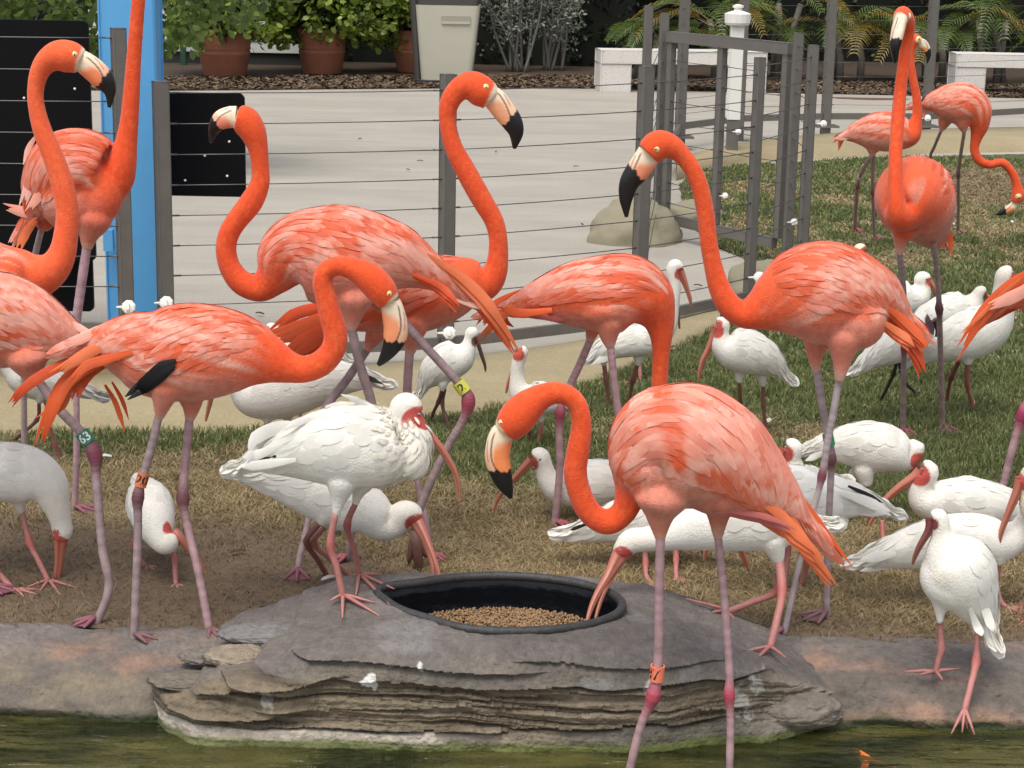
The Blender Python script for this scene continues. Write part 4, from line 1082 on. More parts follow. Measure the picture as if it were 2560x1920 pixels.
def shingles(lf, bvh, wing, rows, cols_, field, L0, L1, W0, W1, th0=8, th1=108, drift=.5, lift=.002, seed=0, tip=.22, sgn=1, jit=.05, pale=None, over=.35, streak=.02, base=.0012):
    """overlapping feathers over the loft, tips towards the tail; colours come from the plumage field so that they blend"""
    R = random.Random(seed)
    mb = ([], [], []); ST = []
    a, b = wing
    i0, i1 = a * lf.n, b * lf.n
    seglen = np.linalg.norm(np.diff(lf.C, axis=0), axis=1)
    K = 8; prof = (.35, .72, .92, 1, 1, .9, .66, tip)
    for r in range(rows):
        f = r / (rows - 1)
        ii = i0 + (i1 - i0) * f
        L = L1 + (L0 - L1) * f ** .75; W = W1 + (W0 - W1) * f
        nc = max(3, int(cols_ * (.8 + .2 * math.sin(math.pi * f))))
        for c in range(nc):
            u = (c + (.5 if r % 2 else 0) + R.uniform(-.3, .3)) / nc
            th = math.radians(th0 + (th1 - th0) * u)
            if r > rows - 3 and u > .75: continue
            ll = L * R.uniform(.75, 1.2); ww = W * R.uniform(.8, 1.15)
            x = ii + R.uniform(-.5, .5) * (i1 - i0) / rows
            P = []; NN = []; S = []
            d = drift * R.uniform(.75, 1.25); tt = th; lf_ = lift * R.uniform(.5, 1.4)
            for k in range(K):
                g = k / (K - 1)
                if x < .5:
                    q, nn = lf.surf(0.5, tt); q = q - lf.T[0] * ((.5 - x) * seglen[0])
                else:
                    q, nn = lf.surf(x, tt)
                loc, no, idx, dist = bvh.find_nearest(Vector(q))
                if loc is not None and dist < .05 and x >= .5:
                    q = np.array(loc); nn = np.array(no)
                P.append(Vector(q) + Vector(nn) * (-.0006 + (lf_ + base) * min(1, g * 1.6) ** 1.0 + lf_ * .7 * max(0, g - .6))); NN.append(nn); S.append((x / lf.n, tt))
                xi = min(max(int(x), 0), len(seglen) - 1)
                x -= ll / (K - 1) / max(seglen[xi], 1e-4) * math.cos(d * .5) * (1 if x > .5 else over)
                rr = max(lf.rw[min(max(int(x), 0), len(lf.rw) - 1)], .035)
                tt += (ll / (K - 1)) * math.sin(d * .5) / rr
                tt = min(tt, math.radians(th1 + 10))
            k0 = len(mb[0])
            feather_strip(P, NN, ww, prof, np.zeros(3), np.zeros(3), mb, ridge=.07)
            rnd = R.uniform(-1, 1)
            for k in range(K):
                for e in range(3): ST.append((S[k][0], S[k][1] * sgn, rnd, k / (K - 1), e))
    ST = np.array(ST)
    C = field(ST[:, 0], ST[:, 1], np.array([tuple(v) for v in mb[0]]))
    # each feather's own tint, a slightly paler edge and tip
    C = C * (1 + jit * ST[:, 2:3])
    if pale is not None:
        g = np.clip(.12 * (ST[:, 4] != 1) * sstep(.2, .8, ST[:, 3]) + .20 * sstep(.5, 1, ST[:, 3]) + streak * ST[:, 2], 0, 1)
        C = mixc(C, np.array(pale), g)
        if streak > .1: C = mixc(C, ORANGE, np.clip(-streak * 1.1 * ST[:, 2] - .1, 0, 1))
    return mb[0], mb[1], C

def mirror_theta(lf):
    import copy
    l2 = copy.copy(lf); l2.B = -lf.B; return l2

def ribbons(parent, name, Y, items, material, bvh=None):
    """items: (points px, width px, colour, dy) long loose feathers, each its own part"""
    R = random.Random(len(items) * 7 + int(Y * 100))
    its = []
    for pts, wpx, col, dy in items:
        if wpx >= 20 and material is M_QUILL and col != BLK_:
            for q, (o_, sc) in enumerate(((-.19 - R.uniform(0, .06), R.uniform(.6, .8)), (R.uniform(-.08, .08), R.uniform(.75, .95)), (.18 + R.uniform(0, .08), R.uniform(.5, .75)))):
                n_ = len(pts) - 1; pp = []
                for i_, p_ in enumerate(pts):
                    a_, b_ = pts[max(i_ - 1, 0)], pts[min(i_ + 1, n_)]; l_ = math.hypot(b_[0] - a_[0], b_[1] - a_[1]) + 1e-6
                    nx_, ny_ = -(b_[1] - a_[1]) / l_, (b_[0] - a_[0]) / l_; sp = o_ * wpx * (.75 + .55 * i_ / n_)
                    sh = (R.uniform(-.30, 0) if i_ == n_ and q != 1 else 0)
                    pp.append((p_[0] + nx_ * sp + (a_[0] - p_[0]) * -sh * -1.5 * (i_ == n_), p_[1] + ny_ * sp + (a_[1] - p_[1]) * -sh * -1.5 * (i_ == n_)))
                its.append((pp, wpx * sc, tuple(np.array(col) * (.93 + .1 * q)), dy + .006 * (q - 1)))
        else: its.append((pts, wpx, col, dy))
    for pts, wpx, col, dy in its:
        A = cr([(p[0], p[1]) for p in pts], 4)
        k = mpp(Y + dy)
        P = [at(p[0], p[1], Y + dy + .012 * math.sin(j * .4)) for j, p in enumerate(A)]
        if bvh is not None and dy < -.09:
            for j, p in enumerate(A):
                h_ = bvh.ray_cast(CAM, ray(p[0], p[1]))[0]
                if h_ is not None: P[j] = h_ - ray(p[0], p[1]) * .006
        n = len(P)
        prof = [min(1, .45 + 1.6 * i / n) * (1 if i < n * .62 else max(.06, (1 - (i / (n - 1) - .62) / .38) ** .75)) for i in range(n)]
        nn = [Vector((.15, -1, .25)).normalized()] * n
        mb = ([], [], [])
        c = np.array(col)
        feather_strip(P, nn, wpx * k, prof, c * R.uniform(.95, 1.05), c * R.uniform(.88, 1.02), mb, ridge=.25)
        # underside copy gives it thickness
        k0 = len(mb[0])
        mb[0].extend([v - nn[0] * -.0012 + Vector((0, .0016, 0)) for v in mb[0][:k0]]); mb[2].extend(mb[2][:k0])
        mb[1].extend([tuple(reversed([i + k0 for i in f])) for f in mb[1][:]])
        mk(name, mb[0], mb[1], material, parent, cols=mb[2])

def leg_path(Y, pts, foot_z=0.0, dy=0.0, hang=False, Yf=None):
    """px path -> 3D; last point stands on the ground plane z=foot_z"""
    g = ground(pts[-1][0], pts[-1][1], foot_z)
    yf = Yf if Yf is not None else (Y + dy if hang else g.y)
    L = [0]
    for a, b in zip(pts, pts[1:]): L.append(L[-1] + math.hypot(b[0] - a[0], b[1] - a[1]))
    P = []
    for p, l in zip(pts, L):
        f = l / L[-1]; f = f * f * (3 - 2 * f) * .5 + f * .5
        P.append(at(p[0], p[1], (Y + dy) * (1 - f) + yf * f))
    return P

def toes_flamingo(parent, foot, head, size, col, z=None):
    """three webbed toes; head = heading angle in the ground plane"""
    mb = MB(); c = tuple(col)
    tips = []
    for k, a in enumerate((-.5, 0, .5)):
        d = Vector((math.sin(head + a), math.cos(head + a), 0)); L = size * (1 if k == 1 else .88)
        P = [foot + Vector((0, 0, .012)), foot + d * (L * .35) + Vector((0, 0, .012)), foot + d * (L * .8) + Vector((0, 0, .006)), foot + d * L + Vector((0, 0, .003))]
        mb.tube(P, [.008, .0065, .005, .002], 8, c); tips.append(P)
    for a, b in ((0, 1), (1, 2)):
        V = []; F = []
        for i in range(6):
            f = i / 5
            pa = tips[a][0].lerp(tips[a][3], f * .93) + Vector((0, 0, .004 * (1 - f))); pb = tips[b][0].lerp(tips[b][3], f * .93) + Vector((0, 0, .004 * (1 - f)))
            pm = pa.lerp(pb, .5) - (pa.lerp(pb, .5) - foot) * (.16 * f * f)
            V += [pa, pm - Vector((0, 0, .003)), pb]
        for i in range(5): F += [(i * 3, i * 3 + 1, i * 3 + 4, i * 3 + 3), (i * 3 + 1, i * 3 + 2, i * 3 + 5, i * 3 + 4)]
        k0 = len(V); V += [v + Vector((0, 0, -.0015)) for v in V]; F += [tuple(reversed([q + k0 for q in f])) for f in F]
        mb.add(V, F, tuple(np.array(col) * .8))
    mb.build('foot', M_SKIN, parent, smooth=True)

def leg(root, Y, pts, col, jcol, joint=None, rpx=(10, 17, 9), foot_z=0.0, dy=0.0, foot='web', heading=0.0, size=.085, hang=False, Yf=None, toes=None, band=None, ripple=True, fz=None):
    """pts: px points from the thigh down; joint = index of the ankle joint in pts"""
    P = leg_path(Y, pts, foot_z, dy, hang, Yf)
    k = mpp(Y)
    N = 14 if ripple else 6
    A = cr([tuple(p) for p in P], N)
    n = len(A); Ls = np.concatenate([[0], np.cumsum(np.linalg.norm(np.diff(A, axis=0), axis=1))])
    ji = (joint if joint is not None else len(pts) // 2) * N
    rad = []; C = []
    for i in range(n):
        base = rpx[0] if i < ji else rpx[2]
        g = .86 * math.exp(-((Ls[i] - Ls[ji]) / (rpx[1] * k * 1.35)) ** 2)
        r = base * (1 - g) + rpx[1] * g
        r *= k
        if ripple: r *= 1 + .03 * math.sin(Ls[i] / .0085 * 2 * math.pi)
        rad.append(r)
        g2 = math.exp(-((Ls[i] - Ls[ji]) / (rpx[1] * k * 2.1)) ** 2)
        cc = np.array(col) * (1 - g2) + np.array(jcol) * g2
        if ripple: cc = cc * (1 + .13 * math.sin(Ls[i] / .0085 * 2 * math.pi) + .12 * math.sin(Ls[i] * 61) * math.sin(Ls[i] * 23 + 1))
        C.append(cc)
    # end cut so that toes take over
    V, F = tube([Vector(a) for a in A], rad, 10)
    lg = mk('leg', V, F, M_SKIN, root, cols=np.repeat(np.array(C), 10, axis=0))
    end = P[-1]
    if foot == 'web': toes_flamingo(lg, end + Vector((0, 0, .010)), heading, size, jcol * .8 + np.array(col) * .2 if isinstance(jcol, np.ndarray) else jcol)
    elif foot == 'hang':
        mb = MB()
        for t, r_ in zip(toes, (15, 10, 9)):
            e = at(t[0], t[1], end.y + .01)
            mb.tube([end, end.lerp(e, .35), end.lerp(e, .8), e], [.010, r_ * k, r_ * .85 * k, .003], 10, (.16, .08, .06))
        mb.build('foot', M_SKIN, lg, smooth=True)
    elif foot == 'toes':
        mb = MB()
        if toes:
            for t in toes:
                e = ground(t[0], t[1], foot_z if fz is None else fz)
                if hang: e = at(t[0], t[1], end.y - .02)
                m_ = end.lerp(e, .5) + Vector((0, 0, .006))
                mb.tube([end + Vector((0, 0, .004)), end.lerp(e, .22) + Vector((0, 0, .007)), m_, e + Vector((0, 0, .004))], [.0065, .0052, .0046, .0018], 7, tuple(col))
        else:
            for a, L in ((-.65, .8), (0, 1), (.65, .8), (math.pi, .45)):
                d = Vector((math.sin(heading + a), math.cos(heading + a), 0)) * (size * L)
                mb.tube([end + Vector((0, 0, .003)), end + d * .4 + Vector((0, 0, .007)), end + d * .75 + Vector((0, 0, .005)), end + d + Vector((0, 0, .001))], [.006, .0048, .004, .0015], 7, tuple(col))
        mb.build('foot', M_SKIN, lg, smooth=True)
    if band:
        leg_band(lg, A, Ls, band, k)
    return lg

def leg_band(lg, A, Ls, band, k):
    """band: dict(at=px of the centre, h=px height, col, text, ink)"""
    c = Vector(at(band['at'][0], band['at'][1], 1)); best = min(range(len(A)), key=lambda i: ((Vector(A[i]) - CAM).normalized() - (c - CAM).normalized()).length)
    i = min(max(best, 1), len(A) - 2)
    ctr = Vector(A[i]); t = (Vector(A[i + 1]) - Vector(A[i - 1])).normalized()
    r = band['r'] * k; h = band['h'] * k
    view = (CAM - ctr).normalized(); u = (view - t * view.dot(t)).normalized(); v = t.cross(u)
    V = []; F = []; n = 20
    prof = ((r * .8, -h / 2), (r, -h / 2), (r, h / 2), (r * .8, h / 2))
    for (rr, hh) in prof:
        for q in range(n):
            a = 2 * math.pi * q / n
            V.append(ctr + t * hh + (u * math.cos(a) + v * math.sin(a)) * rr)
    for j in range(4):
        for q in range(n): F.append((j * n + q, j * n + (q + 1) % n, ((j + 1) % 4) * n + (q + 1) % n, ((j + 1) % 4) * n + q))
    mb = MB(); mb.add(V, F, band['col'])
    # characters wrapped round the band, part of the band
    if band.get('text'):
        cu = bpy.data.curves.new('txt', 'FONT'); cu.body = band['text']; cu.size = h * .95; cu.align_x = 'CENTER'; cu.align_y = 'CENTER'; cu.resolution_u = 2; cu.offset = h * .02
        ob = bpy.data.objects.new('txt', cu); COL.objects.link(ob)
        me = bpy.data.meshes.new_from_object(ob.evaluated_get(bpy.context.evaluated_depsgraph_get()))
        X = verts(me); FF = [tuple(p.vertices) for p in me.polygons]
        bpy.data.objects.remove(ob); bpy.data.meshes.remove(me)
        down = t if t.z < 0 else -t
        right = down.cross(u)          # u towards the viewer
        if right.dot(RT) < 0: right = -right
        rot = band.get('turn', 0)
        W = []
        for (x, y, z) in X:
            x, y = x * math.cos(rot) - y * math.sin(rot), x * math.sin(rot) + y * math.cos(rot)
            a = x / r + band.get('shift', 0)
            W.append(ctr - down * y + (u * math.cos(a) + right * math.sin(a)) * (r * 1.03))
        ink = M_INKW if band.get('ink') == 'white' else M_INK
        b = mb.build('leg_band', M_BAND, lg, smooth=False)
        k0 = len(b.data.vertices)
        Vn = [tuple(q.co) for q in b.data.vertices] + [tuple(q) for q in W]
        Fn = [tuple(p.vertices) for p in b.data.polygons]; nf = len(Fn)
        Fn += [tuple(i + k0 for i in f) for f in FF]
        me = bpy.data.meshes.new('leg_band'); me.from_pydata(Vn, [], Fn); me.materials.append(M_BAND); me.materials.append(ink)
        me.polygons.foreach_set('material_index', [0] * nf + [1] * (len(Fn) - nf))
        ca = me.color_attributes.new('Col', 'FLOAT_COLOR', 'POINT')
        for q in ca.data: q.color = (*band['col'], 1)
        me.update(); b.data = me
        b['label'] = band['label']
    else:
        b = mb.build('leg_band', M_BAND, lg, smooth=False); b['label'] = band['label']

def eye(root, bvh, lf, px, Y, rpx, iris, hi, pup=.5, both=True, ring=None):
    d = ray(*px)
    loc, no, idx, dist = bvh.ray_cast(CAM, d)
    hc = Vector(lf.C[hi]); B = Vector(lf.B[hi])
    if loc is None: loc = hc - B * (lf.rw[hi] if B.y > 0 else -lf.rw[hi])
    k = mpp(Y); r = rpx * k
    ps = [loc]
    if both: ps.append(loc - B * (2 * (loc - hc).dot(B)))
    for p in ps:
        out = (p - hc).normalized()
        out = (B * (1 if (p - hc).dot(B) > 0 else -1) * .8 + out * .4).normalized()
        ax = (out, out.orthogonal().normalized(), out.cross(out.orthogonal()).normalized())
        mb = MB()
        V, F = ellipsoid(p - out * r * .35, ax, (r * .75, r, r), 8, 12)
        mb.add(V, F, tuple(iris))
        if ring is not None:
            V, F = ellipsoid(p - out * r * .6, ax, (r * .75, r * 1.45, r * 1.45), 8, 14); mb.add(V, F, tuple(ring))
        e = mb.build('eye', M_EYE, root, smooth=True)
        V, F = ellipsoid(p + out * r * .2, ax, (r * .28, r * pup, r * pup), 6, 10)
        mk('pupil', V, F, M_PUPIL, e)

def bill(root, Y, st, colfn, side=(0, 1, 0), n=16, m=80, name='bill', dorsal=None, gap=None):
    lf = Loft(st, Y, side, n=n, nb=2, dorsal=dorsal)
    V, F, a = lf.mesh(m)
    nn = len(lf.C); C = []
    for i in range(nn):
        for k in range(m):
            c = colfn(i / (nn - 1), a[k]); C.append(c)
    return mk(name, V, F, M_BILL, root, cols=C), lf

def flam_bill(top, upsign=1, w0=.30, w1=.60, peach=(.82, .30, .14), cream=(.80, .66, .48)):
    cream = np.array(cream); peach = np.array(peach); blk = np.array((.010, .009, .010))
    def f(t, a):
        ca = math.cos(a)                                  # +1 upper side (culmen)
        wob = .012 * math.sin(a * 5) + .008 * math.sin(a * 11 + 1)
        kb = w1 + wob - .05 * sstep(-.2, .3, ca) + .03
        kk = w0 + .10 * ca
        c = mixc(cream, peach if ca < .3 else peach * .5 + cream * .5, sstep(kk - .05, kk + .10, t))
        lc = .62 - .75 * t + .12 * math.sin(t * 7)
        ln = sstep(.10, .035, abs(ca - lc)) * sstep(.06, .14, t) * (abs(math.sin(a)) > .3)
        c = mixc(c, np.array((.09, .03, .02)), .85 * ln)
        nl = sstep(.07, .02, abs(ca - lc - .32)) * sstep(.18, .22, t) * sstep(.40, .36, t)     # nostril slit
        c = mixc(c, np.array((.30, .12, .08)), .7 * nl)
        return mixc(c, blk, sstep(kb - .012, kb + .012, t))
    return f

def bird_body(kind, root, Y, st, nb, side, vox, thighs, blobs, colfn, dorsal=None):
    lf = Loft(st, Y, side, n=6, nb=nb, dorsal=dorsal)
    V, F, _ = lf.mesh(22)
    V = V.tolist()
    k = mpp(Y)
    for th in thighs:
        t0 = th[0]; th = [(t0[0], t0[1] - t0[2] * .9, t0[2] * .35, t0[3])] + list(th)
        P = [at(q[0], q[1], Y + q[3]) for q in th]
        A = cr([tuple(p) + (q[2] * k,) for p, q in zip(P, th)], 4)
        v, f = tube([Vector(a[:3]) for a in A], [max(.002, a[3]) for a in A], 14)
        k0 = len(V); V += [tuple(x) for x in v]; F += [tuple(i + k0 for i in g) for g in f]
    for b in blobs:                       # px, py, rx, ry, rdepth, rot deg, dy
        c = at(b[0], b[1], Y + b[6]); ro = math.radians(b[5])
        ax = (RT * math.cos(ro) + UP * math.sin(ro), UP * math.cos(ro) - RT * math.sin(ro), FW)
        v, f = ellipsoid(c, ax, (b[2] * k, b[3] * k, b[4] * k))
        k0 = len(V); V += [tuple(x) for x in v]; F += [tuple(i + k0 for i in g) for g in f]
    me = remesh(V, F, vox, 9 if kind == 'f' else 5)
    X = verts(me)
    i = np.empty(len(X), int)
    for q in range(0, len(X), 4000):
        D = ((X[q:q + 4000, None] - lf.C[None]) ** 2).sum(-1); i[q:q + 4000] = D.argmin(1)
    up = ((X - lf.C[i]) * lf.N[i]).sum(1) / lf.rv[i]
    sd2 = ((X - lf.C[i]) * lf.B[i]).sum(1) / lf.rw[i]
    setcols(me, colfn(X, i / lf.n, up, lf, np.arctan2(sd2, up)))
    me.materials.append(M_PLUME if kind == 'f' else M_WHITE)
    body = link('body', me, root)
    bvh = BVHTree.FromPolygons([tuple(v.co) for v in me.vertices], [tuple(p.vertices) for p in me.polygons])
    return body, lf, bvh

def flamingo(label, Y, st, nb, base=None, legs=(), thighs=(), blobs=(), billst=None, eyep=None, plumes=(), wing=(0.6, 4.2), pale=.6, side=(0, 1, 0), vox=.005,
             feathers=True, head_i=-3, drift=.5, fs=1.0, bw=(.30, .60), peach=(.82, .30, .14), bside=None, dorsal=None, bdorsal=None, warm=0.0, rows=15, cols_=17, wth=(3, 104), facer=1.3, neckc=None, opatch=()):
    b0 = base if base else at(st[nb // 2][0], st[nb // 2][1], Y)
    root = empty('flamingo', (b0[0], b0[1], 0), label, 'flamingo', 'flamingos in the enclosure')
    sd_ = hash(label) & 0
    seed = sum(map(ord, label))
    fb = billst[0] if billst else None
    NC = NECK if neckc is None else np.array(neckc)
    def field(s, th, X):
        """plumage colour over the body: long streaks running back and down"""
        v = np.abs(th) * 2.6 - s * drift * .9; u = s * .30
        sd9 = np.sign(th) * 7
        n1 = fbm(v * 1.5 + sd9, u, seed=seed % 89, oct=3); n2 = fbm(v * 4.5 + sd9, u * 2.2, seed=seed % 71 + 3, oct=3)
        o = (.74 - pale) * 1.5 + n1 * 1.5 + n2 * .38 + warm * .8
        o = o + .35 * sstep(nb - 3.5, nb - 1.5, s) + .5 * sstep(.35, .0, np.abs(th)) * .5
        if opatch:
            dX = X - np.array(CAM)
            zc = dX @ np.array(FW); px = dX @ np.array(RT) / zc * FPX + 1280; py = 960 - dX @ np.array(UP) / zc * FPX
            for (ox, oy, ra, rb_, ro, amt) in opatch:
                c_, s_ = math.cos(math.radians(ro)), math.sin(math.radians(ro))
                e1 = ((px - ox) * c_ + (py - oy) * s_) / ra; e2 = (-(px - ox) * s_ + (py - oy) * c_) / rb_
                o = o + amt * sstep(1.15, .6, np.hypot(e1, e2) + n2 * .5)
        o = sstep(-.05, .75, o)
        pk = mixc(PALE, PINK, sstep(-.3, .4, n2 + .2))
        return mixc(pk, ORANGE * .9 + PINK * .1, o)
    def colfn(X, s, up, lf, th):
        t = sstep(nb - 2.6, nb - .6, s)
        ix_ = np.clip((s * lf.n).astype(int), 0, len(lf.C) - 1)
        t = t * np.where(s < nb + 2.5, sstep(1.75, 1.25, np.linalg.norm(X - lf.C[ix_], axis=1) / lf.rv[ix_]), 1)
        nz = fbm(X[:, 0] * 22, X[:, 1] * 22, X[:, 2] * 22, seed=seed % 97); nf = fbm(X[:, 0] * 60, X[:, 1] * 60, X[:, 2] * 25, seed=seed % 97 + 1)
        bodyc = field(s, th, X)
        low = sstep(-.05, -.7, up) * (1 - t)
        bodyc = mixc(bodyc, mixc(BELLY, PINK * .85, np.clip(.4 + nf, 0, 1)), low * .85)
        rear = sstep(1.6, .2, s) * sstep(.3, -.4, up)
        bodyc = mixc(bodyc, ORANGE, rear * .5)
        c = mixc(bodyc, NC, np.clip(t + nz * .25 * t * (1 - t) * 4, 0, 1))
        nm = fbm(X[:, 0] * 130, X[:, 1] * 130, X[:, 2] * 70, seed=5)
        c = c * (1 + .08 * nf[:, None] + .13 * nm[:, None]) * np.array((1, 1, 1))
        c = mixc(c, np.array((.80, .19, .07)), np.clip(nm * .5 + nz * .4, 0, .35) * t)
        for th_ in thighs:
            A_ = cr([tuple(at(q[0], q[1], Y + q[3])) + (q[2] * mpp(Y),) for q in th_], 5)
            D_ = np.sqrt(((X[:, None] - A_[None, :, :3]) ** 2).sum(-1)) / np.maximum(A_[None, :, 3], .012)
            ii = D_.argmin(1); g_ = ii / (len(A_) - 1)
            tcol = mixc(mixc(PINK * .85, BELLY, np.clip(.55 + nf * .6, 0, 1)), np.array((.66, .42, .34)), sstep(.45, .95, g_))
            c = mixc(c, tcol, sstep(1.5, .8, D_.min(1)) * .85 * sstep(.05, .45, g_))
        hd = sstep(len(st) - 5, len(st) - 3, s); c = mixc(c, DEEP * .4 + NC * .6, hd * .5)
        if fb is not None:
            p = np.array(at(fb[0], fb[1], Y + (fb[4] if len(fb) > 4 else 0))); r = fb[2] * mpp(Y)
            d = np.linalg.norm(X - p, axis=1) + nz * r * .15
            c = mixc(c, np.array((.80, .66, .48)), sstep(r * facer, r * (facer - .2), d))
        return c
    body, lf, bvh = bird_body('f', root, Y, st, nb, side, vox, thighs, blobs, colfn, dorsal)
    if feathers:
        for sg, l2 in ((1, lf), (-1, mirror_theta(lf))):
            V, F, C = shingles(l2, bvh, wing, rows, cols_, field, .062 * fs, .145 * fs, .0135 * fs, .0205 * fs, wth[0], wth[1], drift, .0019, seed + sg, .22, sg, .05, PALE * 1.06, .7, .30)
            mk('wing', V, F, M_QUILL, root, cols=C)
    ribbons(root, 'tail_feather', Y, plumes, M_QUILL, bvh)
    if billst:
        bill(root, Y, billst, flam_bill(1, w0=bw[0], w1=bw[1], peach=peach), side=bside or side, dorsal=bdorsal)
    if eyep:
        hi = (len(st) + head_i) * lf.n if head_i < 0 else head_i
        eye(root, bvh, lf, eyep, Y, 6.2, (.72, .58, .22), min(hi, len(lf.C) - 1), .42, ring=(.76, .60, .38))
    for L in legs: leg(root, Y, **L)
    return root

def ibis(label, Y, st, nb, legs=(), thighs=(), blobs=(), billst=None, eyep=None, wing=(0.5, 4), side=(0, 1, 0), vox=.005, feathers=True, head_i=-2, facer=1.9,
         tone=1.0, plumes=(), bcol=None, face=None, rows=6, cols_=7, fs=1.0, dorsal=None, billgap=None, headc=None, drift=.25, wth=(5, 112), eyer=3.6, ruffle=None):
    b0 = at(st[nb // 2][0], st[nb // 2][1], Y)
    root = empty('white_ibis', (b0[0], b0[1], 0), label, 'ibis', 'white ibises in the enclosure')
    seed = sum(map(ord, label)); fb = billst[0] if billst else None
    BC = IBB if bcol is None else np.array(bcol); FC = IBF if face is None else np.array(face)
    HC = IBH if headc is None else np.array(headc)
    def field(s, th, X):
        n1 = fbm(np.abs(th) * 3 + np.sign(th) * 5, s * .5, seed=seed % 83)
        return mixc(IBW * tone, IBW * tone * np.array((.93, .92, .88)), np.clip(.3 + n1, 0, 1))
    def colfn(X, s, up, lf, th):
        nz = fbm(X[:, 0] * 18, X[:, 1] * 18, X[:, 2] * 18, seed=seed % 97)
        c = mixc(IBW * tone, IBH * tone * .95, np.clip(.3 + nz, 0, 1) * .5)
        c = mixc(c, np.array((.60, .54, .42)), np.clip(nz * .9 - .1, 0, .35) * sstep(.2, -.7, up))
        c = mixc(c, HC * tone, sstep(nb - .5, nb + 1, s))
        if fb is not None:
            b1 = billst[1]; dy_ = (fb[4] if len(fb) > 4 else 0)
            r = max(st[-1][2], st[-2][2]) * mpp(Y); hb = lf.B[-lf.n]
            def pd(px, py):
                D = X - np.array(at(px, py, Y + dy_)); D = D - (D @ hb)[:, None] * hb * .75
                return np.linalg.norm(D, axis=1) + nz * r * .08
            q = facer * .80
            m_ = sstep(r * q, r * (q - .14), pd(fb[0] * .7 + b1[0] * .3, fb[1] * .7 + b1[1] * .3))
            if eyep: m_ = np.maximum(m_, sstep(r * .50, r * .36, pd(*eyep)))
            c = mixc(c, FC, m_ * sstep(len(st) - 4.2, len(st) - 3.4, s))
        return c
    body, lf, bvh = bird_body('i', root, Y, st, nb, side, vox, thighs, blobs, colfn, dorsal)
    if feathers:
        for sg, l2 in ((1, lf), (-1, mirror_theta(lf))):
            V, F, C = shingles(l2, bvh, wing, rows, cols_, field, .045 * fs, .13 * fs, .032 * fs, .040 * fs, wth[0], wth[1], drift, .0010, seed + sg, .4, sg, .03, IBW * tone * 1.02, .35, .02, .0007)
            mk('wing', V, F, M_WQUILL, root, cols=C)
        if ruffle:
            for sg, l2 in ((1, lf), (-1, mirror_theta(lf))):
                V, F, C = shingles(l2, bvh, ruffle, 11, 13, field, .020, .030, .009, .012, -5, 178, .1, .005, seed + 9 + sg, .1, sg, .06, IBW)
                mk('neck_feathers', V, F, M_WQUILL, root, cols=C * np.array((.97, .95, .90)))
    ribbons(root, 'tail_feather', Y, plumes, M_WQUILL, bvh)
    if billst:
        def bc(t, a):
            c = mixc(FC * .5 + BC * .5, BC, sstep(0, .2, t))
            c = mixc(c, BC * .9 + np.array((.04, .03, .0)), sstep(.6, 1, t))
            if abs(math.cos(a)) < .14: c = c * .45
            return c
        bill(root, Y, billst, bc, side=side, m=16)
        if billgap:
            bill(root, Y, billgap, bc, side=side, m=12, name='lower_bill')
    if eyep:
        hi = (len(st) + head_i) * lf.n
        eye(root, bvh, lf, eyep, Y, eyer, (.35, .42, .50) if facer > 1 else (.3, .3, .3), min(hi, len(lf.C) - 1), .55)
    for L in legs: leg(root, Y, **L)
    return root
# ================================================================== THE FLOCK
LG = np.array((.31, .225, .23)); LGD = np.array((.30, .22, .21)); LP = np.array((.39, .245, .26))
JD = np.array((.14, .05, .055)); JR = np.array((.33, .05, .085)); JM = np.array((.22, .05, .08))
O1 = (.80, .13, .03); O2 = (.82, .20, .07); P1 = (.86, .40, .30); P2 = (.88, .52, .42); O3 = (.70, .09, .02)
BLK = (.010, .008, .009)
PI = math.pi

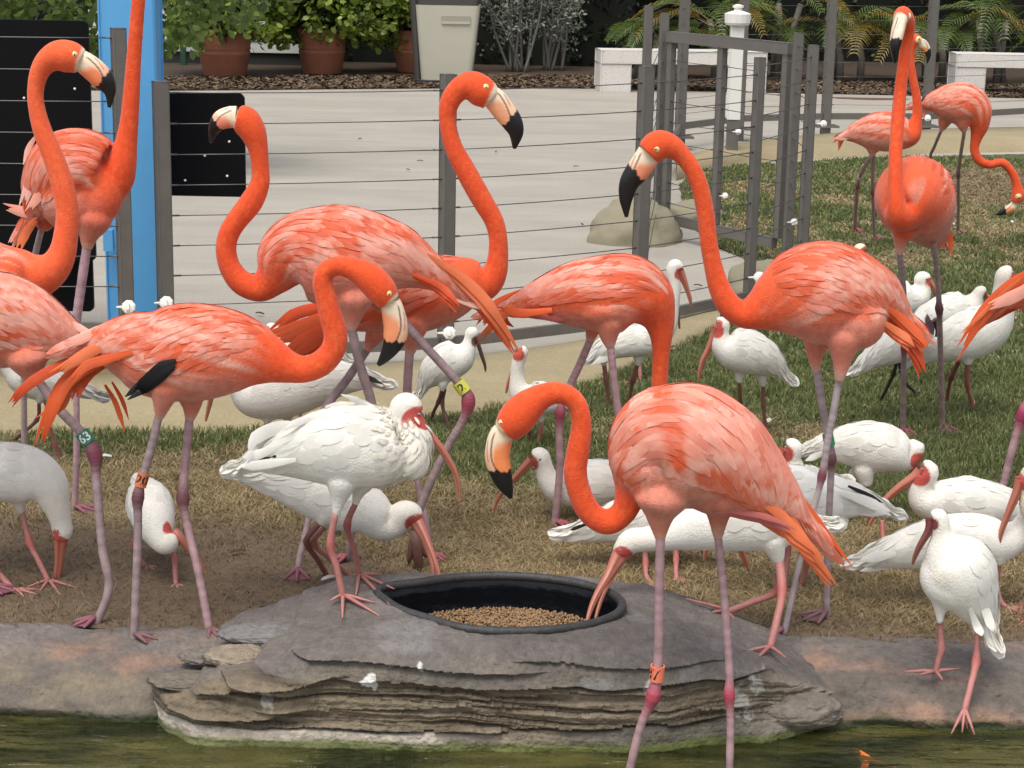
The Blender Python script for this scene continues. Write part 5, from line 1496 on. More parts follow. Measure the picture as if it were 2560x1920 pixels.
# --- the one feeding at the left of the rock, orange band 20
flamingo('flamingo with orange band 20 and black wing patch, left foreground', 4.9,
    [(215, 868, 22, .7), (255, 862, 52, .7), (320, 868, 88, .75), (386, 884, 112, .8), (470, 882, 124, .85), (550, 880, 114, .85), (620, 886, 91, .85), (672, 900, 64, .85),
     (720, 917, 42, .95), (762, 923, 34), (803, 908, 33), (833, 874, 31), (839, 834, 30), (827, 790, 29), (815, 745, 27), (806, 705, 25), (815, 678, 24), (848, 664, 25), (888, 674, 30), (925, 696, 38), (955, 728, 38), (974, 757, 28)], 8,
    thighs=[[(415, 960, 42, -.05), (406, 1008, 25, -.05), (398, 1048, 10, -.04)], [(475, 970, 42, .05), (479, 1015, 25, .05), (473, 1056, 10, .05)]],
    billst=[(976, 752, 24, .62), (982, 776, 28, .62), (989, 815, 30, .62), (987, 845, 29, .62), (975, 873, 21, .6), (958, 898, 12, .6), (945, 913, 5, .6)], eyep=(972, 736), bw=(.20, .53),
    legs=[dict(pts=[(398, 1035), (380, 1112), (358, 1190), (345, 1243), (345, 1330), (340, 1470), (335, 1602)], joint=3, col=LG, jcol=JD, rpx=(10.5, 17, 10.5), heading=1.9, size=.075,
               dy=-.04, band=dict(at=(350, 1197), r=15, h=36, col=(.60, .17, .07), text='20', shift=0, label='orange leg band printed 20')),
          dict(pts=[(474, 1040), (466, 1130), (457, 1245), (470, 1320), (498, 1440), (526, 1590)], joint=2, col=LP, jcol=JD, rpx=(11, 18, 10.5), heading=2.6, size=.06, dy=.05)],
    plumes=[([(300, 870), (200, 893), (110, 935), (55, 975), (30, 1006)], 26, O3, -.02), ([(285, 890), (205, 925), (160, 960), (125, 1030), (100, 1102)], 34, O1, 0), ([(250, 905), (180, 950), (150, 1010), (110, 1040)], 30, O2, .02),
            ([(270, 905), (225, 930), (200, 960), (190, 992)], 26, O1, .03), ([(262, 962), (285, 1000), (300, 1040), (312, 1080)], 13, O1, .06), ([(280, 955), (305, 1000), (322, 1050)], 10, O1, .08),
            ([(330, 800), (260, 818), (210, 838), (165, 850)], 18, P2, .0), ([(320, 815), (240, 835), (200, 850), (162, 866)], 20, P1, -.03), ([(340, 850), (250, 868), (200, 895), (150, 925)], 26, O2, -.05), ([(330, 880), (260, 900), (215, 915), (180, 950)], 26, O1, -.08),
            ([(436, 912), (400, 930), (356, 962), (312, 992)], 33, BLK, -.145), ([(440, 902), (405, 915), (370, 945), (322, 978)], 25, BLK, -.145), ([(434, 920), (402, 944), (362, 972), (318, 1000)], 24, BLK, -.145)],
    wing=(0.3, 6.4), pale=.52, drift=.75, wth=(3, 92), opatch=[(440, 872, 52, 15, 5, 3), (420, 800, 90, 22, -25, .5)])

# --- large pink one, head turned away at the left, yellow band 2
flamingo('large pink flamingo with yellow band 2, its head turned away beside the small black panel', 5.4,
    [(1150, 730, 16, .6), (1105, 700, 34, .65), (1050, 668, 58, .7), (985, 645, 90, .75), (905, 640, 118, .8), (825, 640, 126, .85), (755, 636, 108, .85), (712, 655, 80, .85), (682, 695, 48, .9),
     (648, 722, 33), (604, 706, 31), (575, 668, 27), (565, 625, 26), (572, 585, 26), (593, 550, 27), (628, 505, 29), (650, 458, 24), (650, 415, 22), (645, 372, 25), (632, 330, 33), (612, 302, 37, .9), (592, 295, 30)], 9,
    thighs=[[(885, 740, 50, -.05), (882, 785, 28, -.05), (878, 828, 11, -.05)], [(960, 740, 40, .04), (990, 780, 22, .04), (1018, 815, 10, .04)]],
    billst=[(592, 293, 27, .7), (574, 293, 26, .7), (554, 300, 24, .7, -.01), (540, 314, 18, .7, -.01), (532, 332, 11, .7), (527, 357, 4, .7)], bw=(.30, .52), peach=(.80, .26, .16), eyep=None, facer=1.05,
    legs=[dict(pts=[(878, 818), (898, 905), (928, 1005), (935, 1080), (900, 1220), (868, 1405)], joint=3, col=LG, jcol=JR, rpx=(12, 18, 8.5), heading=-2.2, size=.06, dy=-.05),
          dict(pts=[(1010, 806), (1060, 862), (1150, 962), (1171, 1005), (1152, 1060), (1117, 1121), (1062, 1240), (1036, 1322)], joint=3, col=LG, jcol=JR, rpx=(11, 20, 10.5), foot='hang', toes=[(1050, 1432), (1022, 1410), (1066, 1395)], dy=.03, hang=True,
               band=dict(at=(1146, 971), r=17, h=32, col=(.62, .64, .10), text='2', turn=PI / 2 * .0, shift=-.1, label='yellow leg band printed 2'))],
    plumes=[([(1060, 640), (1140, 690), (1200, 745), (1240, 800), (1288, 880)], 32, O2, -.03), ([(1040, 660), (1120, 700), (1180, 740), (1230, 800), (1276, 862)], 30, O1, .0), ([(1030, 690), (1090, 715), (1120, 740), (1142, 770)], 26, O3, -.05),
            ([(1050, 620), (1100, 660), (1150, 690), (1195, 722)], 24, O1, .03), ([(1090, 715), (1140, 745), (1180, 762), (1208, 774)], 14, P2, -.02),
            ],
    wing=(0.5, 7.4), pale=.72, drift=.6, fs=1.1, opatch=[(860, 600, 95, 28, 65, 2.4), (790, 560, 60, 20, -20, .5), (760, 600, 40, 16, 60, .4)])

# --- behind it, head high, facing right
flamingo('flamingo with its neck raised in an S by the middle fence post, facing right', 5.65,
    [(850, 815, 12, .6), (885, 795, 40, .65), (950, 765, 68, .75), (1035, 742, 92, .8), (1110, 722, 86, .85), (1170, 708, 66, .85), (1215, 705, 44, .9), (1240, 672, 30), (1246, 610, 24), (1236, 555, 24),
     (1205, 500, 26), (1166, 430, 26), (1134, 368, 23), (1120, 310, 21), (1122, 262, 24), (1145, 226, 28), (1178, 214, 36), (1208, 232, 38), (1228, 250, 28)], 7,
    thighs=[[(1035, 800, 40, -.04), (1030, 850, 24, -.04), (1024, 888, 11, -.04)], [(950, 810, 36, .05), (930, 850, 20, .05), (914, 880, 10, .05)]],
    billst=[(1224, 238, 26, .6), (1240, 252, 28, .6), (1262, 280, 28, .6), (1281, 307, 25, .6), (1290, 334, 18, .6), (1286, 372, 4, .6)], eyep=(1215, 219), bw=(.18, .51), peach=(.82, .38, .20),
    legs=[dict(pts=[(1024, 878), (1018, 990), (1022, 1090), (1042, 1200), (1066, 1310), (1078, 1400)], joint=2, col=LP, jcol=JR, rpx=(11.5, 17, 8), heading=2.4, size=.06, dy=-.04),
          dict(pts=[(916, 876), (870, 945), (820, 1012), (776, 1100), (774, 1270), (748, 1400), (745, 1440)], joint=3, col=LG, jcol=JM, rpx=(11, 16, 8), heading=PI * .98, size=.09, dy=.05)],
    plumes=[([(900, 770), (820, 800), (740, 830), (680, 842)], 42, O1, -.03), ([(890, 790), (820, 830), (760, 860), (718, 890)], 40, O3, -.05), ([(880, 810), (820, 850), (770, 870), (735, 888)], 30, O1, -.02), ([(890, 760), (800, 770), (730, 790), (688, 825)], 26, O3, .03)],
    wing=(1.2, 4.8), pale=.15, drift=.3, warm=.3, rows=9)

# --- middle one whose neck goes straight down behind the foreground bird
flamingo('flamingo with its neck hanging straight down behind the one banded 47', 5.8,
    [(1245, 778, 8, .5), (1290, 764, 26, .6), (1350, 750, 52, .7), (1425, 738, 80, .8), (1500, 735, 96, .85), (1570, 735, 98, .85), (1618, 755, 78, .85), (1645, 795, 46, .9), (1653, 840, 29), (1652, 890, 22), (1649, 950, 21), (1645, 1020, 21), (1630, 1090, 21), (1605, 1150, 21), (1585, 1195, 24), (1572, 1230, 30), (1560, 1255, 24)], 7,
    thighs=[[(1525, 800, 36, -.05), (1522, 835, 26, -.05), (1526, 872, 10, -.05)], [(1490, 800, 30, .05), (1480, 830, 18, .05), (1474, 855, 10, .05)]],
    billst=[(1560, 1250, 20, .6), (1548, 1270, 22, .6), (1530, 1290, 20, .6), (1510, 1300, 14, .6), (1500, 1302, 5, .6)], eyep=None,
    legs=[dict(pts=[(1526, 862), (1533, 930), (1543, 1010), (1556, 1100), (1558, 1230), (1560, 1345)], joint=3, col=LP, jcol=JR, rpx=(10, 15, 8.5), heading=2.6, size=.07, dy=-.05),
          dict(pts=[(1478, 845), (1450, 910), (1425, 965), (1400, 1035), (1399, 1178), (1386, 1318)], joint=3, col=LP, jcol=JR, rpx=(10, 15, 10), heading=1.9, size=.06, dy=.05)],
    plumes=[([(1330, 735), (1290, 760), (1250, 795), (1204, 842)], 22, O2, -.03), ([(1340, 720), (1270, 750), (1230, 775), (1205, 808)], 26, O1, 0), ([(1320, 755), (1260, 770), (1262, 800), (1284, 818)], 18, O1, .03), ([(1380, 775), (1320, 782), (1280, 780), (1250, 775)], 22, O1, -.09),
            ([(1460, 790), (1400, 795), (1340, 790), (1270, 787)], 16, (.45, .10, .08), -.06)],
    blobs=[(1520, 775, 85, 42, 62, 8, -.03)], wing=(0.8, 6.2), pale=.66, drift=.35, wth=(3, 84), opatch=[(1500, 745, 130, 16, -4, 3), (1380, 768, 100, 20, 3, 3), (1560, 650, 60, 14, 10, .7)])

# --- foreground, band 47
flamingo('pink foreground flamingo standing in the water with orange band 47, neck curled down left', 4.36,
    [(2015, 1312, 18, .6), (1985, 1285, 42, .65), (1935, 1245, 76, .7), (1870, 1195, 112, .75), (1795, 1145, 145, .8), (1715, 1115, 160, .85), (1640, 1110, 130, .9), (1592, 1165, 72, .9), (1578, 1225, 42), (1560, 1278, 33), (1520, 1306, 32), (1477, 1284, 31), (1450, 1235, 30), (1438, 1178, 30),
     (1446, 1121, 29), (1453, 1066, 26), (1446, 1018, 25), (1422, 990, 26), (1388, 982, 28), (1352, 993, 33), (1317, 1018, 43), (1287, 1052, 46), (1265, 1082, 34)], 9, head_i=-2,
    blobs=[(1650, 1110, 128, 150, 105, -20, .0), (1650, 1190, 75, 95, 80, 0, 0), (1770, 1215, 110, 68, 85, -25, 0)],
    thighs=[[(1655, 1240, 70, -.05), (1650, 1290, 38, -.05), (1650, 1325, 22, -.05), (1651, 1352, 12, -.05)], [(1800, 1240, 60, .05), (1796, 1290, 30, .05), (1795, 1348, 12, .05)]],
    billst=[(1262, 1072, 27, .62), (1250, 1098, 31, .62), (1243, 1140, 31, .62), (1249, 1172, 29, .62), (1260, 1205, 23, .6), (1271, 1230, 13, .6), (1278, 1246, 4, .6)], eyep=(1253, 1058), bw=(.18, .50), peach=(.86, .26, .09),
    legs=[dict(pts=[(1651, 1338), (1648, 1480), (1645, 1650), (1633, 1740), (1604, 1808), (1577, 1912), (1530, 2120)], joint=3, col=LP, jcol=np.array((.42, .06, .095)), rpx=(12, 21, 11), foot_z=-.33, heading=-2.6, dy=-.05,
               band=dict(at=(1644, 1680), r=18.5, h=41, col=(.84, .22, .12), text='47', shift=-.62, label='bright orange leg band printed 47')),
          dict(pts=[(1795, 1340), (1811, 1500), (1823, 1670), (1823, 1738), (1826, 1810), (1824, 1920), (1823, 2120)], joint=3, col=LP, jcol=np.array((.40, .055, .09)), rpx=(10.5, 17, 10), foot_z=-.33, heading=2.9, dy=.05)],
    plumes=[([(1930, 1190), (1985, 1240), (2040, 1310), (2103, 1394)], 26, O1, .02), ([(1920, 1250), (1975, 1310), (2020, 1380), (2080, 1462)], 36, O2, -.04), ([(1880, 1250), (1935, 1285), (1990, 1345), (2035, 1390)], 44, O2, -.06), ([(1850, 1270), (1910, 1305), (1960, 1335), (2000, 1352)], 20, O2, -.04),
            ([(1780, 1275), (1850, 1285), (1920, 1300), (1975, 1325)], 22, (.55, .14, .12), -.06),
            
            
            ],
    wing=(1.0, 7.6), pale=.88, drift=.85, fs=1.5, rows=14, cols_=15, wth=(3, 100), opatch=[(1675, 1065, 115, 30, 78, 3.5), (1700, 1140, 50, 16, 75, .9), (1850, 1245, 120, 30, 32, 3), (1640, 965, 60, 14, -10, .6)])

# --- right of the gate, neck curving down from a high head
flamingo('flamingo before the gate, head at left with black bill tip, dark knees', 4.95,
    [(2268, 800, 16, .6), (2235, 775, 48, .65), (2185, 748, 84, .75), (2120, 735, 117, .8), (2050, 733, 129, .85), (1985, 743, 114, .85), (1935, 760, 80, .85), (1893, 778, 50, .9), (1857, 786, 34), (1822, 762, 31), (1798, 718, 27), (1782, 660, 23), (1771, 600, 22), (1764, 535, 22), (1750, 468, 22),
     (1730, 422, 22), (1705, 388, 23), (1676, 366, 30), (1645, 363, 37), (1622, 385, 34)], 8,
    thighs=[[(2110, 840, 45, -.05), (2105, 900, 25, -.05), (2098, 955, 11, -.05)], [(2045, 835, 40, .05), (2038, 885, 22, .05), (2042, 935, 9, .05)]],
    blobs=[(2140, 800, 75, 75, 62, 0, -.03)],
    billst=[(1624, 378, 28, .6), (1612, 402, 30, .6), (1592, 430, 29, .6), (1573, 458, 24, .6), (1565, 495, 17, .6), (1566, 543, 4, .6)], eyep=(1640, 373), bw=(.22, .40), peach=(.84, .28, .16), facer=1.1,
    legs=[dict(pts=[(2098, 945), (2082, 1040), (2068, 1110), (2055, 1190), (2030, 1290), (2003, 1387), (1959, 1590)], joint=3, col=np.array((.40, .33, .34)), jcol=JM, rpx=(9, 12, 8), heading=-1.8, size=.05, dy=-.04),
          dict(pts=[(2042, 925), (2053, 1000), (2070, 1090), (2078, 1150), (2072, 1300), (2068, 1420), (2067, 1545)], joint=3, col=np.array((.36, .28, .29)), jcol=JD, rpx=(10, 15, 9), heading=-2.2, size=.10, dy=.05,
               band=dict(at=(2072, 1100), r=14, h=30, col=(.05, .30, .12), label='green and white leg band'))],
    plumes=[([(2200, 790), (2250, 830), (2285, 880), (2303, 932)], 34, O3, -.03), ([(2230, 760), (2265, 800), (2295, 840), (2311, 873)], 34, O1, 0), ([(2210, 770), (2250, 800), (2290, 840), (2305, 866)], 30, O1, -.05), ([(2190, 800), (2235, 830), (2262, 850), (2278, 870)], 30, O2, -.06)],
    wing=(0.6, 5.6), pale=.48, drift=.85, wth=(3, 92), opatch=[(1960, 700, 110, 60, -20, .8), (2150, 770, 70, 16, 60, .8)])

# --- facing the camera, top right
flamingo('flamingo facing the camera with neck straight up, at the right of the lawn', 6.8,
    [(2345, 610, 20, .8, .24), (2325, 570, 60, .85, .18), (2302, 520, 92, .95, .09), (2284, 495, 103, .95, 0), (2268, 505, 84, .92, -.09), (2250, 535, 46, .95, -.16), (2242, 520, 25, 1, -.19), (2239, 470, 19.5, 1, -.18), (2239, 386, 17.5, 1, -.15), (2247, 270, 17, 1, -.10), (2255, 190, 15.5, 1, -.07), (2263, 130, 15.5, 1, -.05),
     (2267, 90, 18, 1, -.05), (2265, 58, 24, .95, -.06), (2257, 40, 25, .9, -.10), (2250, 48, 20, .9, -.14)], 6, side=(.93, .35, 0),
    thighs=[[(2262, 570, 35, -.04), (2252, 600, 20, -.04), (2249, 640, 9, -.04)], [(2325, 570, 30, .06), (2332, 595, 14, .06), (2335, 615, 7, .06)]],
    blobs=[(2288, 490, 98, 101, 95, 0, .04)],
    billst=[(2252, 46, 19, .8, -.13), (2247, 68, 20, .8, -.155), (2241, 95, 18, .8, -.175), (2237, 122, 14, .8, -.18), (2237, 157, 4, .8, -.17)], bw=(.45, .56), peach=(.82, .6, .45), eyep=(2275, 38), facer=1.0,
    legs=[dict(pts=[(2248, 630), (2259, 740), (2260, 870), (2258, 980), (2257, 1085)], joint=2, col=LG, jcol=JR, rpx=(8, 10, 7.5), heading=3.0, size=.09, dy=-.04),
          dict(pts=[(2335, 606), (2344, 700), (2348, 772), (2352, 908), (2356, 1075)], joint=2, col=LGD, jcol=JD, rpx=(7, 12, 7.5), heading=3.05, size=.13, dy=.04)],
    plumes=[([(2358, 560), (2374, 590), (2378, 636)], 16, O1, .1), ([(2340, 580), (2350, 600), (2348, 622)], 14, O2, .1)],
    wing=(0.4, 3.6), pale=.12, drift=.3, warm=.35, rows=8, cols_=10, vox=.007)

# --- two at the back right
flamingo('far flamingo standing behind the one facing the camera, grey band on its bent leg', 11.3,
    [(2108, 342, 10, .6), (2140, 333, 28, .75), (2175, 330, 44, .85), (2215, 328, 51, .85), (2250, 334, 45, .85), (2275, 335, 30), (2288, 312, 18), (2293, 285, 13), (2291, 240, 11.5), (2282, 195, 11), (2276, 150, 11), (2278, 118, 12), (2287, 100, 15), (2299, 104, 14)], 6,
    thighs=[[(2182, 360, 20, 0), (2180, 392, 6, 0)]], billst=[(2298, 103, 10, .6), (2309, 111, 11, .6), (2318, 125, 9, .6), (2321, 140, 6, .6), (2318, 158, 2, .6)], eyep=(2297, 98), bw=(.35, .5), vox=.009,
    legs=[dict(pts=[(2180, 388), (2157, 425), (2144, 465), (2140, 520), (2137, 580)], joint=2, col=LP, jcol=JR, rpx=(5, 7, 5), heading=2.8, size=.08, ripple=False, band=dict(at=(2149, 444), r=7, h=14, col=(.5, .5, .42), label='grey leg band')),
          dict(pts=[(2184, 386), (2182, 430), (2182, 482), (2184, 540), (2187, 598)], joint=2, col=LP, jcol=JR, rpx=(4.5, 6.5, 4), heading=2.8, size=.07, ripple=False, dy=.06)],
    plumes=[([(2125, 325), (2105, 345), (2096, 378)], 14, O2, 0), ([(2130, 340), (2110, 345), (2084, 347)], 12, P1, -.03)], wing=(.8, 4), pale=.75, rows=7, cols_=8)
flamingo('far flamingo by the right bench with its head lowered to the lawn', 11.5,
    [(2300, 262, 8, .6), (2330, 256, 26, .75), (2368, 256, 46, .85), (2408, 260, 54, .85), (2438, 278, 44, .85), (2448, 312, 26), (2441, 345, 15), (2436, 372, 12), (2447, 400, 12), (2475, 412, 11), (2505, 406, 11), (2528, 428, 11), (2541, 460, 12), (2544, 490, 17), (2536, 508, 13)], 6,
    thighs=[[(2405, 300, 20, -.03), (2411, 332, 6, -.03)], [(2362, 300, 18, .05), (2352, 330, 5, .05)]], billst=[(2540, 505, 10, .6), (2530, 518, 11, .6), (2514, 526, 10, .6), (2502, 532, 7, .6), (2490, 537, 2, .6)], eyep=(2547, 494), bw=(.25, .5), vox=.009,
    legs=[dict(pts=[(2411, 328), (2402, 385), (2396, 437), (2396, 510), (2395, 584)], joint=2, col=LG, jcol=JM, rpx=(4.5, 6, 4), heading=2.8, size=.07, ripple=False, dy=-.03),
          dict(pts=[(2353, 326), (2338, 362), (2324, 402), (2328, 480), (2330, 560)], joint=2, col=LGD, jcol=JM, rpx=(4, 6, 4), heading=2.8, size=.07, ripple=False, dy=.05)],
    plumes=[([(2335, 245), (2318, 245), (2302, 252)], 12, BLK, -.02), ([(2330, 265), (2312, 280), (2310, 298)], 12, P1, 0)], wing=(.6, 4), pale=.7, rows=7, cols_=8)

# --- left edge group
flamingo('flamingo at the left edge, neck arched over with its head toward the blue post', 5.3,
    [(-300, 690, 20, .7), (-230, 690, 70, .8), (-150, 700, 105, .85), (-70, 705, 118, .85), (0, 702, 98, .85), (55, 695, 76, .85), (100, 688, 56, .9), (135, 668, 42), (156, 632, 34), (165, 585, 30), (168, 530, 28), (157, 465, 28), (134, 395, 26), (104, 320, 23), (89, 250, 20), (94, 195, 22), (113, 158, 28), (144, 140, 37), (176, 143, 39), (203, 156, 30)], 7,
    billst=[(200, 150, 26, .62), (218, 162, 28, .62), (242, 182, 29, .62), (261, 203, 26, .62), (273, 225, 17, .6), (275, 245, 10, .6), (273, 269, 4, .6)], eyep=(186, 137), bw=(.20, .46), peach=(.84, .24, .10),
    thighs=[[(-120, 790, 40, 0), (-120, 850, 12, 0)]], legs=[dict(pts=[(-120, 840), (-115, 1000), (-110, 1130), (-110, 1300), (-110, 1440)], joint=2, col=LP, jcol=JM, heading=1.6), dict(pts=[(-80, 840), (-70, 1000), (-60, 1140), (-60, 1300), (-60, 1420)], joint=2, col=LP, jcol=JM, heading=1.6, dy=.08)],
    wing=(.6, 4.6), pale=.5, blobs=[(30, 690, 40, 60, 60, 0, -.04)], neckc=(.82, .13, .045), drift=.6)
flamingo('flamingo behind the arched one, its long neck reaching straight up past the blue post', 5.95,
    [(72, 548, 12, .6), (92, 520, 40, .7), (125, 470, 78, .8), (165, 435, 104, .85), (212, 432, 106, .85), (255, 450, 84, .85), (288, 440, 52, .85), (305, 405, 37), (315, 360, 28), (323, 305, 23), (329, 230, 20.5), (334, 154, 18.5), (340, 75, 17.5), (346, 0, 17), (350, -70, 17), (345, -120, 20), (325, -145, 26), (298, -140, 26)], 7,
    blobs=[(190, 480, 98, 108, 85, 20, 0), (245, 490, 62, 85, 60, -18, -.02)],
    thighs=[[(235, 545, 45, -.05), (222, 590, 24, -.05), (218, 625, 12, -.05)], [(115, 545, 30, .05), (105, 575, 14, .05)]],
    billst=[(300, -140, 22, .6), (280, -130, 22, .6), (262, -110, 20, .6), (255, -85, 12, .6), (254, -60, 4, .6)], eyep=None,
    legs=[dict(pts=[(218, 612), (205, 700), (190, 815), (187, 900), (191, 1000), (191, 1150), (186, 1280)], joint=3, col=np.array((.46, .30, .33)), jcol=JM, rpx=(11.5, 14, 8), heading=1.9, size=.09, dy=-.05),
          dict(pts=[(104, 572), (92, 620), (70, 720), (60, 850), (60, 1000), (62, 1200)], joint=3, col=np.array((.4, .32, .32)), jcol=JM, rpx=(8, 12, 8), heading=2.3, size=.08, dy=.06)],
    plumes=[([(90, 340), (72, 370), (58, 412)], 14, P2, -.03), ([(95, 540), (60, 530), (22, 520)], 24, P1, -.02), ([(85, 530), (55, 570), (28, 608)], 26, P1, 0), ([(90, 550), (65, 580), (52, 612)], 20, O2, -.03),
            ([(110, 400), (80, 450), (62, 500)], 26, P2, -.06), ([(125, 430), (100, 480), (75, 520)], 24, P1, -.08)],
    wing=(.9, 5.2), pale=.35, drift=.5, wth=(6, 100))
flamingo('flamingo at the left edge with green band 63, pink folded wings', 5.05,
    [(225, 868, 10, .6), (190, 850, 36, .65), (130, 830, 74, .75), (60, 812, 108, .8), (-20, 800, 122, .85), (-100, 800, 108, .85), (-165, 800, 78, .85), (-205, 780, 50), (-225, 730, 34), (-235, 650, 30), (-230, 550, 28), (-200, 480, 28), (-160, 460, 34), (-130, 480, 34)], 7,
    thighs=[[(70, 890, 55, -.04), (80, 930, 32, -.04), (92, 958, 12, -.04)], [(-40, 900, 45, .04), (-40, 950, 14, .04)]],
    billst=[(-132, 478, 24, .6), (-115, 500, 26, .6), (-105, 530, 24, .6), (-112, 560, 12, .6), (-120, 580, 4, .6)],
    legs=[dict(pts=[(90, 945), (150, 1025), (205, 1083), (236, 1135), (242, 1210), (256, 1370), (272, 1470), (240, 1562)], joint=3, col=LG, jcol=JM, rpx=(12, 21, 11), heading=-2.3, size=.07, dy=-.04,
               band=dict(at=(211, 1095), r=18, h=34, col=(.02, .20, .11), text='63', ink='white', shift=-.1, label='green leg band printed 63')),
          dict(pts=[(-40, 940), (-30, 1050), (-25, 1130), (-20, 1300), (-25, 1480)], joint=2, col=LP, jcol=JM, heading=1.9, dy=.06)],
    plumes=[([(180, 850), (215, 862), (245, 872), (262, 878)], 20, O1, 0), ([(150, 800), (190, 815), (215, 830), (236, 842)], 18, P2, -.03), ],
    wing=(.6, 5.4), pale=.75, drift=.55, fs=1.15)
# --- right edge
flamingo('flamingo mostly beyond the right edge, orange tail pointing in', 6.2,
    [(2505, 770, 8, .6), (2545, 745, 34, .7), (2600, 735, 66, .8), (2670, 728, 98, .85), (2750, 725, 104, .85), (2820, 735, 80, .85), (2870, 740, 45), (2895, 690, 28), (2900, 600, 24), (2890, 500, 23), (2860, 440, 26), (2820, 430, 34), (2790, 450, 34)], 7,
    thighs=[[(2650, 800, 40, -.04), (2640, 850, 12, -.04)]], billst=[(2792, 448, 24, .6), (2775, 470, 26, .6), (2765, 500, 20, .6), (2768, 530, 5, .6)],
    legs=[dict(pts=[(2640, 845), (2600, 930), (2558, 1035), (2540, 1090), (2520, 1165), (2506, 1225), (2500, 1270)], joint=2, col=LP, jcol=np.array((.35, .03, .10)), rpx=(10, 18, 10), heading=-2.0, size=.07, dy=-.04),
          dict(pts=[(2700, 850), (2710, 950), (2715, 1040), (2712, 1140), (2710, 1240)], joint=2, col=LP, jcol=JR, heading=2.0, size=.07, dy=.06)],
    plumes=[([(2600, 670), (2530, 710), (2460, 780), (2406, 862)], 34, O1, -.03), ([(2610, 700), (2540, 735), (2475, 780), (2425, 830)], 36, O2, 0), ([(2600, 735), (2540, 760), (2490, 785), (2440, 815)], 24, O3, .03), ([(2620, 690), (2560, 725), (2520, 745), (2480, 762)], 30, P1, -.06), ([(2560, 690), (2500, 740), (2450, 790), (2400, 835)], 12, O2, -.05)],
    wing=(.8, 5), pale=.4, drift=.3)

# ------------------------------------------------------------------ white ibises
IL = np.array((.46, .19, .17)); ILD = np.array((.22, .09, .09)); ILK = np.array((.05, .04, .045)); IJ = np.array((.45, .13, .11))
ROCKZ = .138
yr = ground(870, 1500, ROCKZ).y
ibis('white ibis with ruffled neck standing on the rock left of the feed bowl', yr + .05,
    [(604, 1166, 5, .6), (650, 1150, 34, .7), (730, 1130, 70, .75), (815, 1118, 98, .8), (900, 1118, 106, .8), (975, 1118, 98, .82), (1022, 1105, 68, .85), (1022, 1060, 42, .9), (1010, 1022, 38, .9), (1024, 1018, 34, .9), (1044, 1036, 22)], 6,
    blobs=[(870, 1085, 120, 80, 75, 10, 0), (1030, 1140, 45, 62, 45, 15, -.02), (1008, 1060, 38, 50, 38, 0, 0), (1005, 1085, 45, 40, 40, 0, 0)],
    billst=[(1036, 1040, 20, .8), (1052, 1064, 15, .8), (1080, 1094, 11.5), (1117, 1143, 9), (1140, 1190, 7.5), (1149, 1250, 4)], eyep=(1047, 1037), facer=1.45, eyer=5,
    thighs=[[(855, 1200, 40, -.03), (847, 1250, 20, -.03), (839, 1290, 9, -.03)], [(905, 1200, 36, .04), (895, 1235, 16, .04), (888, 1262, 9, .04)]],
    legs=[dict(pts=[(839, 1283), (826, 1362), (842, 1420), (857, 1492)], joint=1, col=IL, jcol=IJ, rpx=(9, 12.5, 8.5), foot_z=ROCKZ, foot='toes', toes=[(948, 1543), (936, 1510), (856, 1548), (825, 1505)], dy=-.03, ripple=False),
          dict(pts=[(890, 1255), (868, 1314), (886, 1376), (898, 1440)], joint=1, col=IL * .8, jcol=IJ * .7, rpx=(8.5, 11.5, 7.5), foot_z=ROCKZ, foot='toes', toes=[(986, 1476), (974, 1515), (890, 1491), (952, 1440)], dy=.04, ripple=False)],
    plumes=[([(720, 1110), (650, 1135), (625, 1140), (606, 1145)], 26, IBW, -.05), ([(760, 1065), (700, 1068), (640, 1095), (622, 1140)], 34, IBW, -.03), ([(740, 1150), (680, 1158), (630, 1165), (604, 1168)], 24, IBW, -.07), ([(690, 1140), (650, 1146), (618, 1148)], 16, BLK, -.045),
            ([(965, 1070), (925, 1030), (890, 1000), (852, 986)], 16, IBW, -.02), ([(930, 1050), (890, 1022), (850, 1012), (812, 1016)], 18, IBW, 0), ([(1000, 1080), (960, 1040), (915, 1010), (878, 990)], 14, IBW * .9, .03),
            ([(830, 1045), (780, 1046), (740, 1058), (705, 1078)], 18, IBW, -.05)],
    wing=(0.4, 4.8), fs=1.1, rows=9, ruffle=(4.9, 7.3))
ibis('white ibis leaning toward the feed bowl from behind the ruffled one', 5.2,
    [(600, 1186, 5, .6), (650, 1200, 26, .7), (730, 1222, 48, .8), (800, 1240, 66, .8), (865, 1255, 76, .8), (920, 1280, 64, .85), (955, 1312, 42), (985, 1312, 34), (1005, 1285, 33), (1028, 1285, 30), (1042, 1302, 20)], 6,
    blobs=[(905, 1270, 45, 58, 45, -20, 0)],
    billst=[(1036, 1298, 21, .8, 0), (1049, 1318, 16, .8, -.02), (1072, 1365, 10, 1, -.06), (1088, 1410, 8, 1, -.11), (1096, 1440, 6, 1, -.15), (1097, 1480, 4, 1, -.20)], billgap=[(1045, 1318, 9, .8, -.02), (1066, 1368, 6, 1, -.06), (1080, 1415, 5, 1, -.12), (1085, 1472, 3, 1, -.19)], eyep=(1038, 1291), facer=1.25,
    thighs=[[(815, 1285, 25, -.03), (802, 1312, 10, -.03)], [(830, 1290, 22, .03), (815, 1320, 9, .03)]],
    legs=[dict(pts=[(802, 1305), (766, 1353), (795, 1400), (818, 1440)], joint=1, col=IL * .6, jcol=IL * .55, rpx=(7.5, 10, 7.5), foot='toes', heading=1.2, size=.05, ripple=False, dy=-.03),
          dict(pts=[(814, 1315), (784, 1358), (830, 1400), (880, 1446)], joint=1, col=IL, jcol=IJ, rpx=(7, 10, 7), foot='toes', heading=1.4, size=.05, ripple=False, dy=.03)], tone=.97, wing=(.3, 4.4))
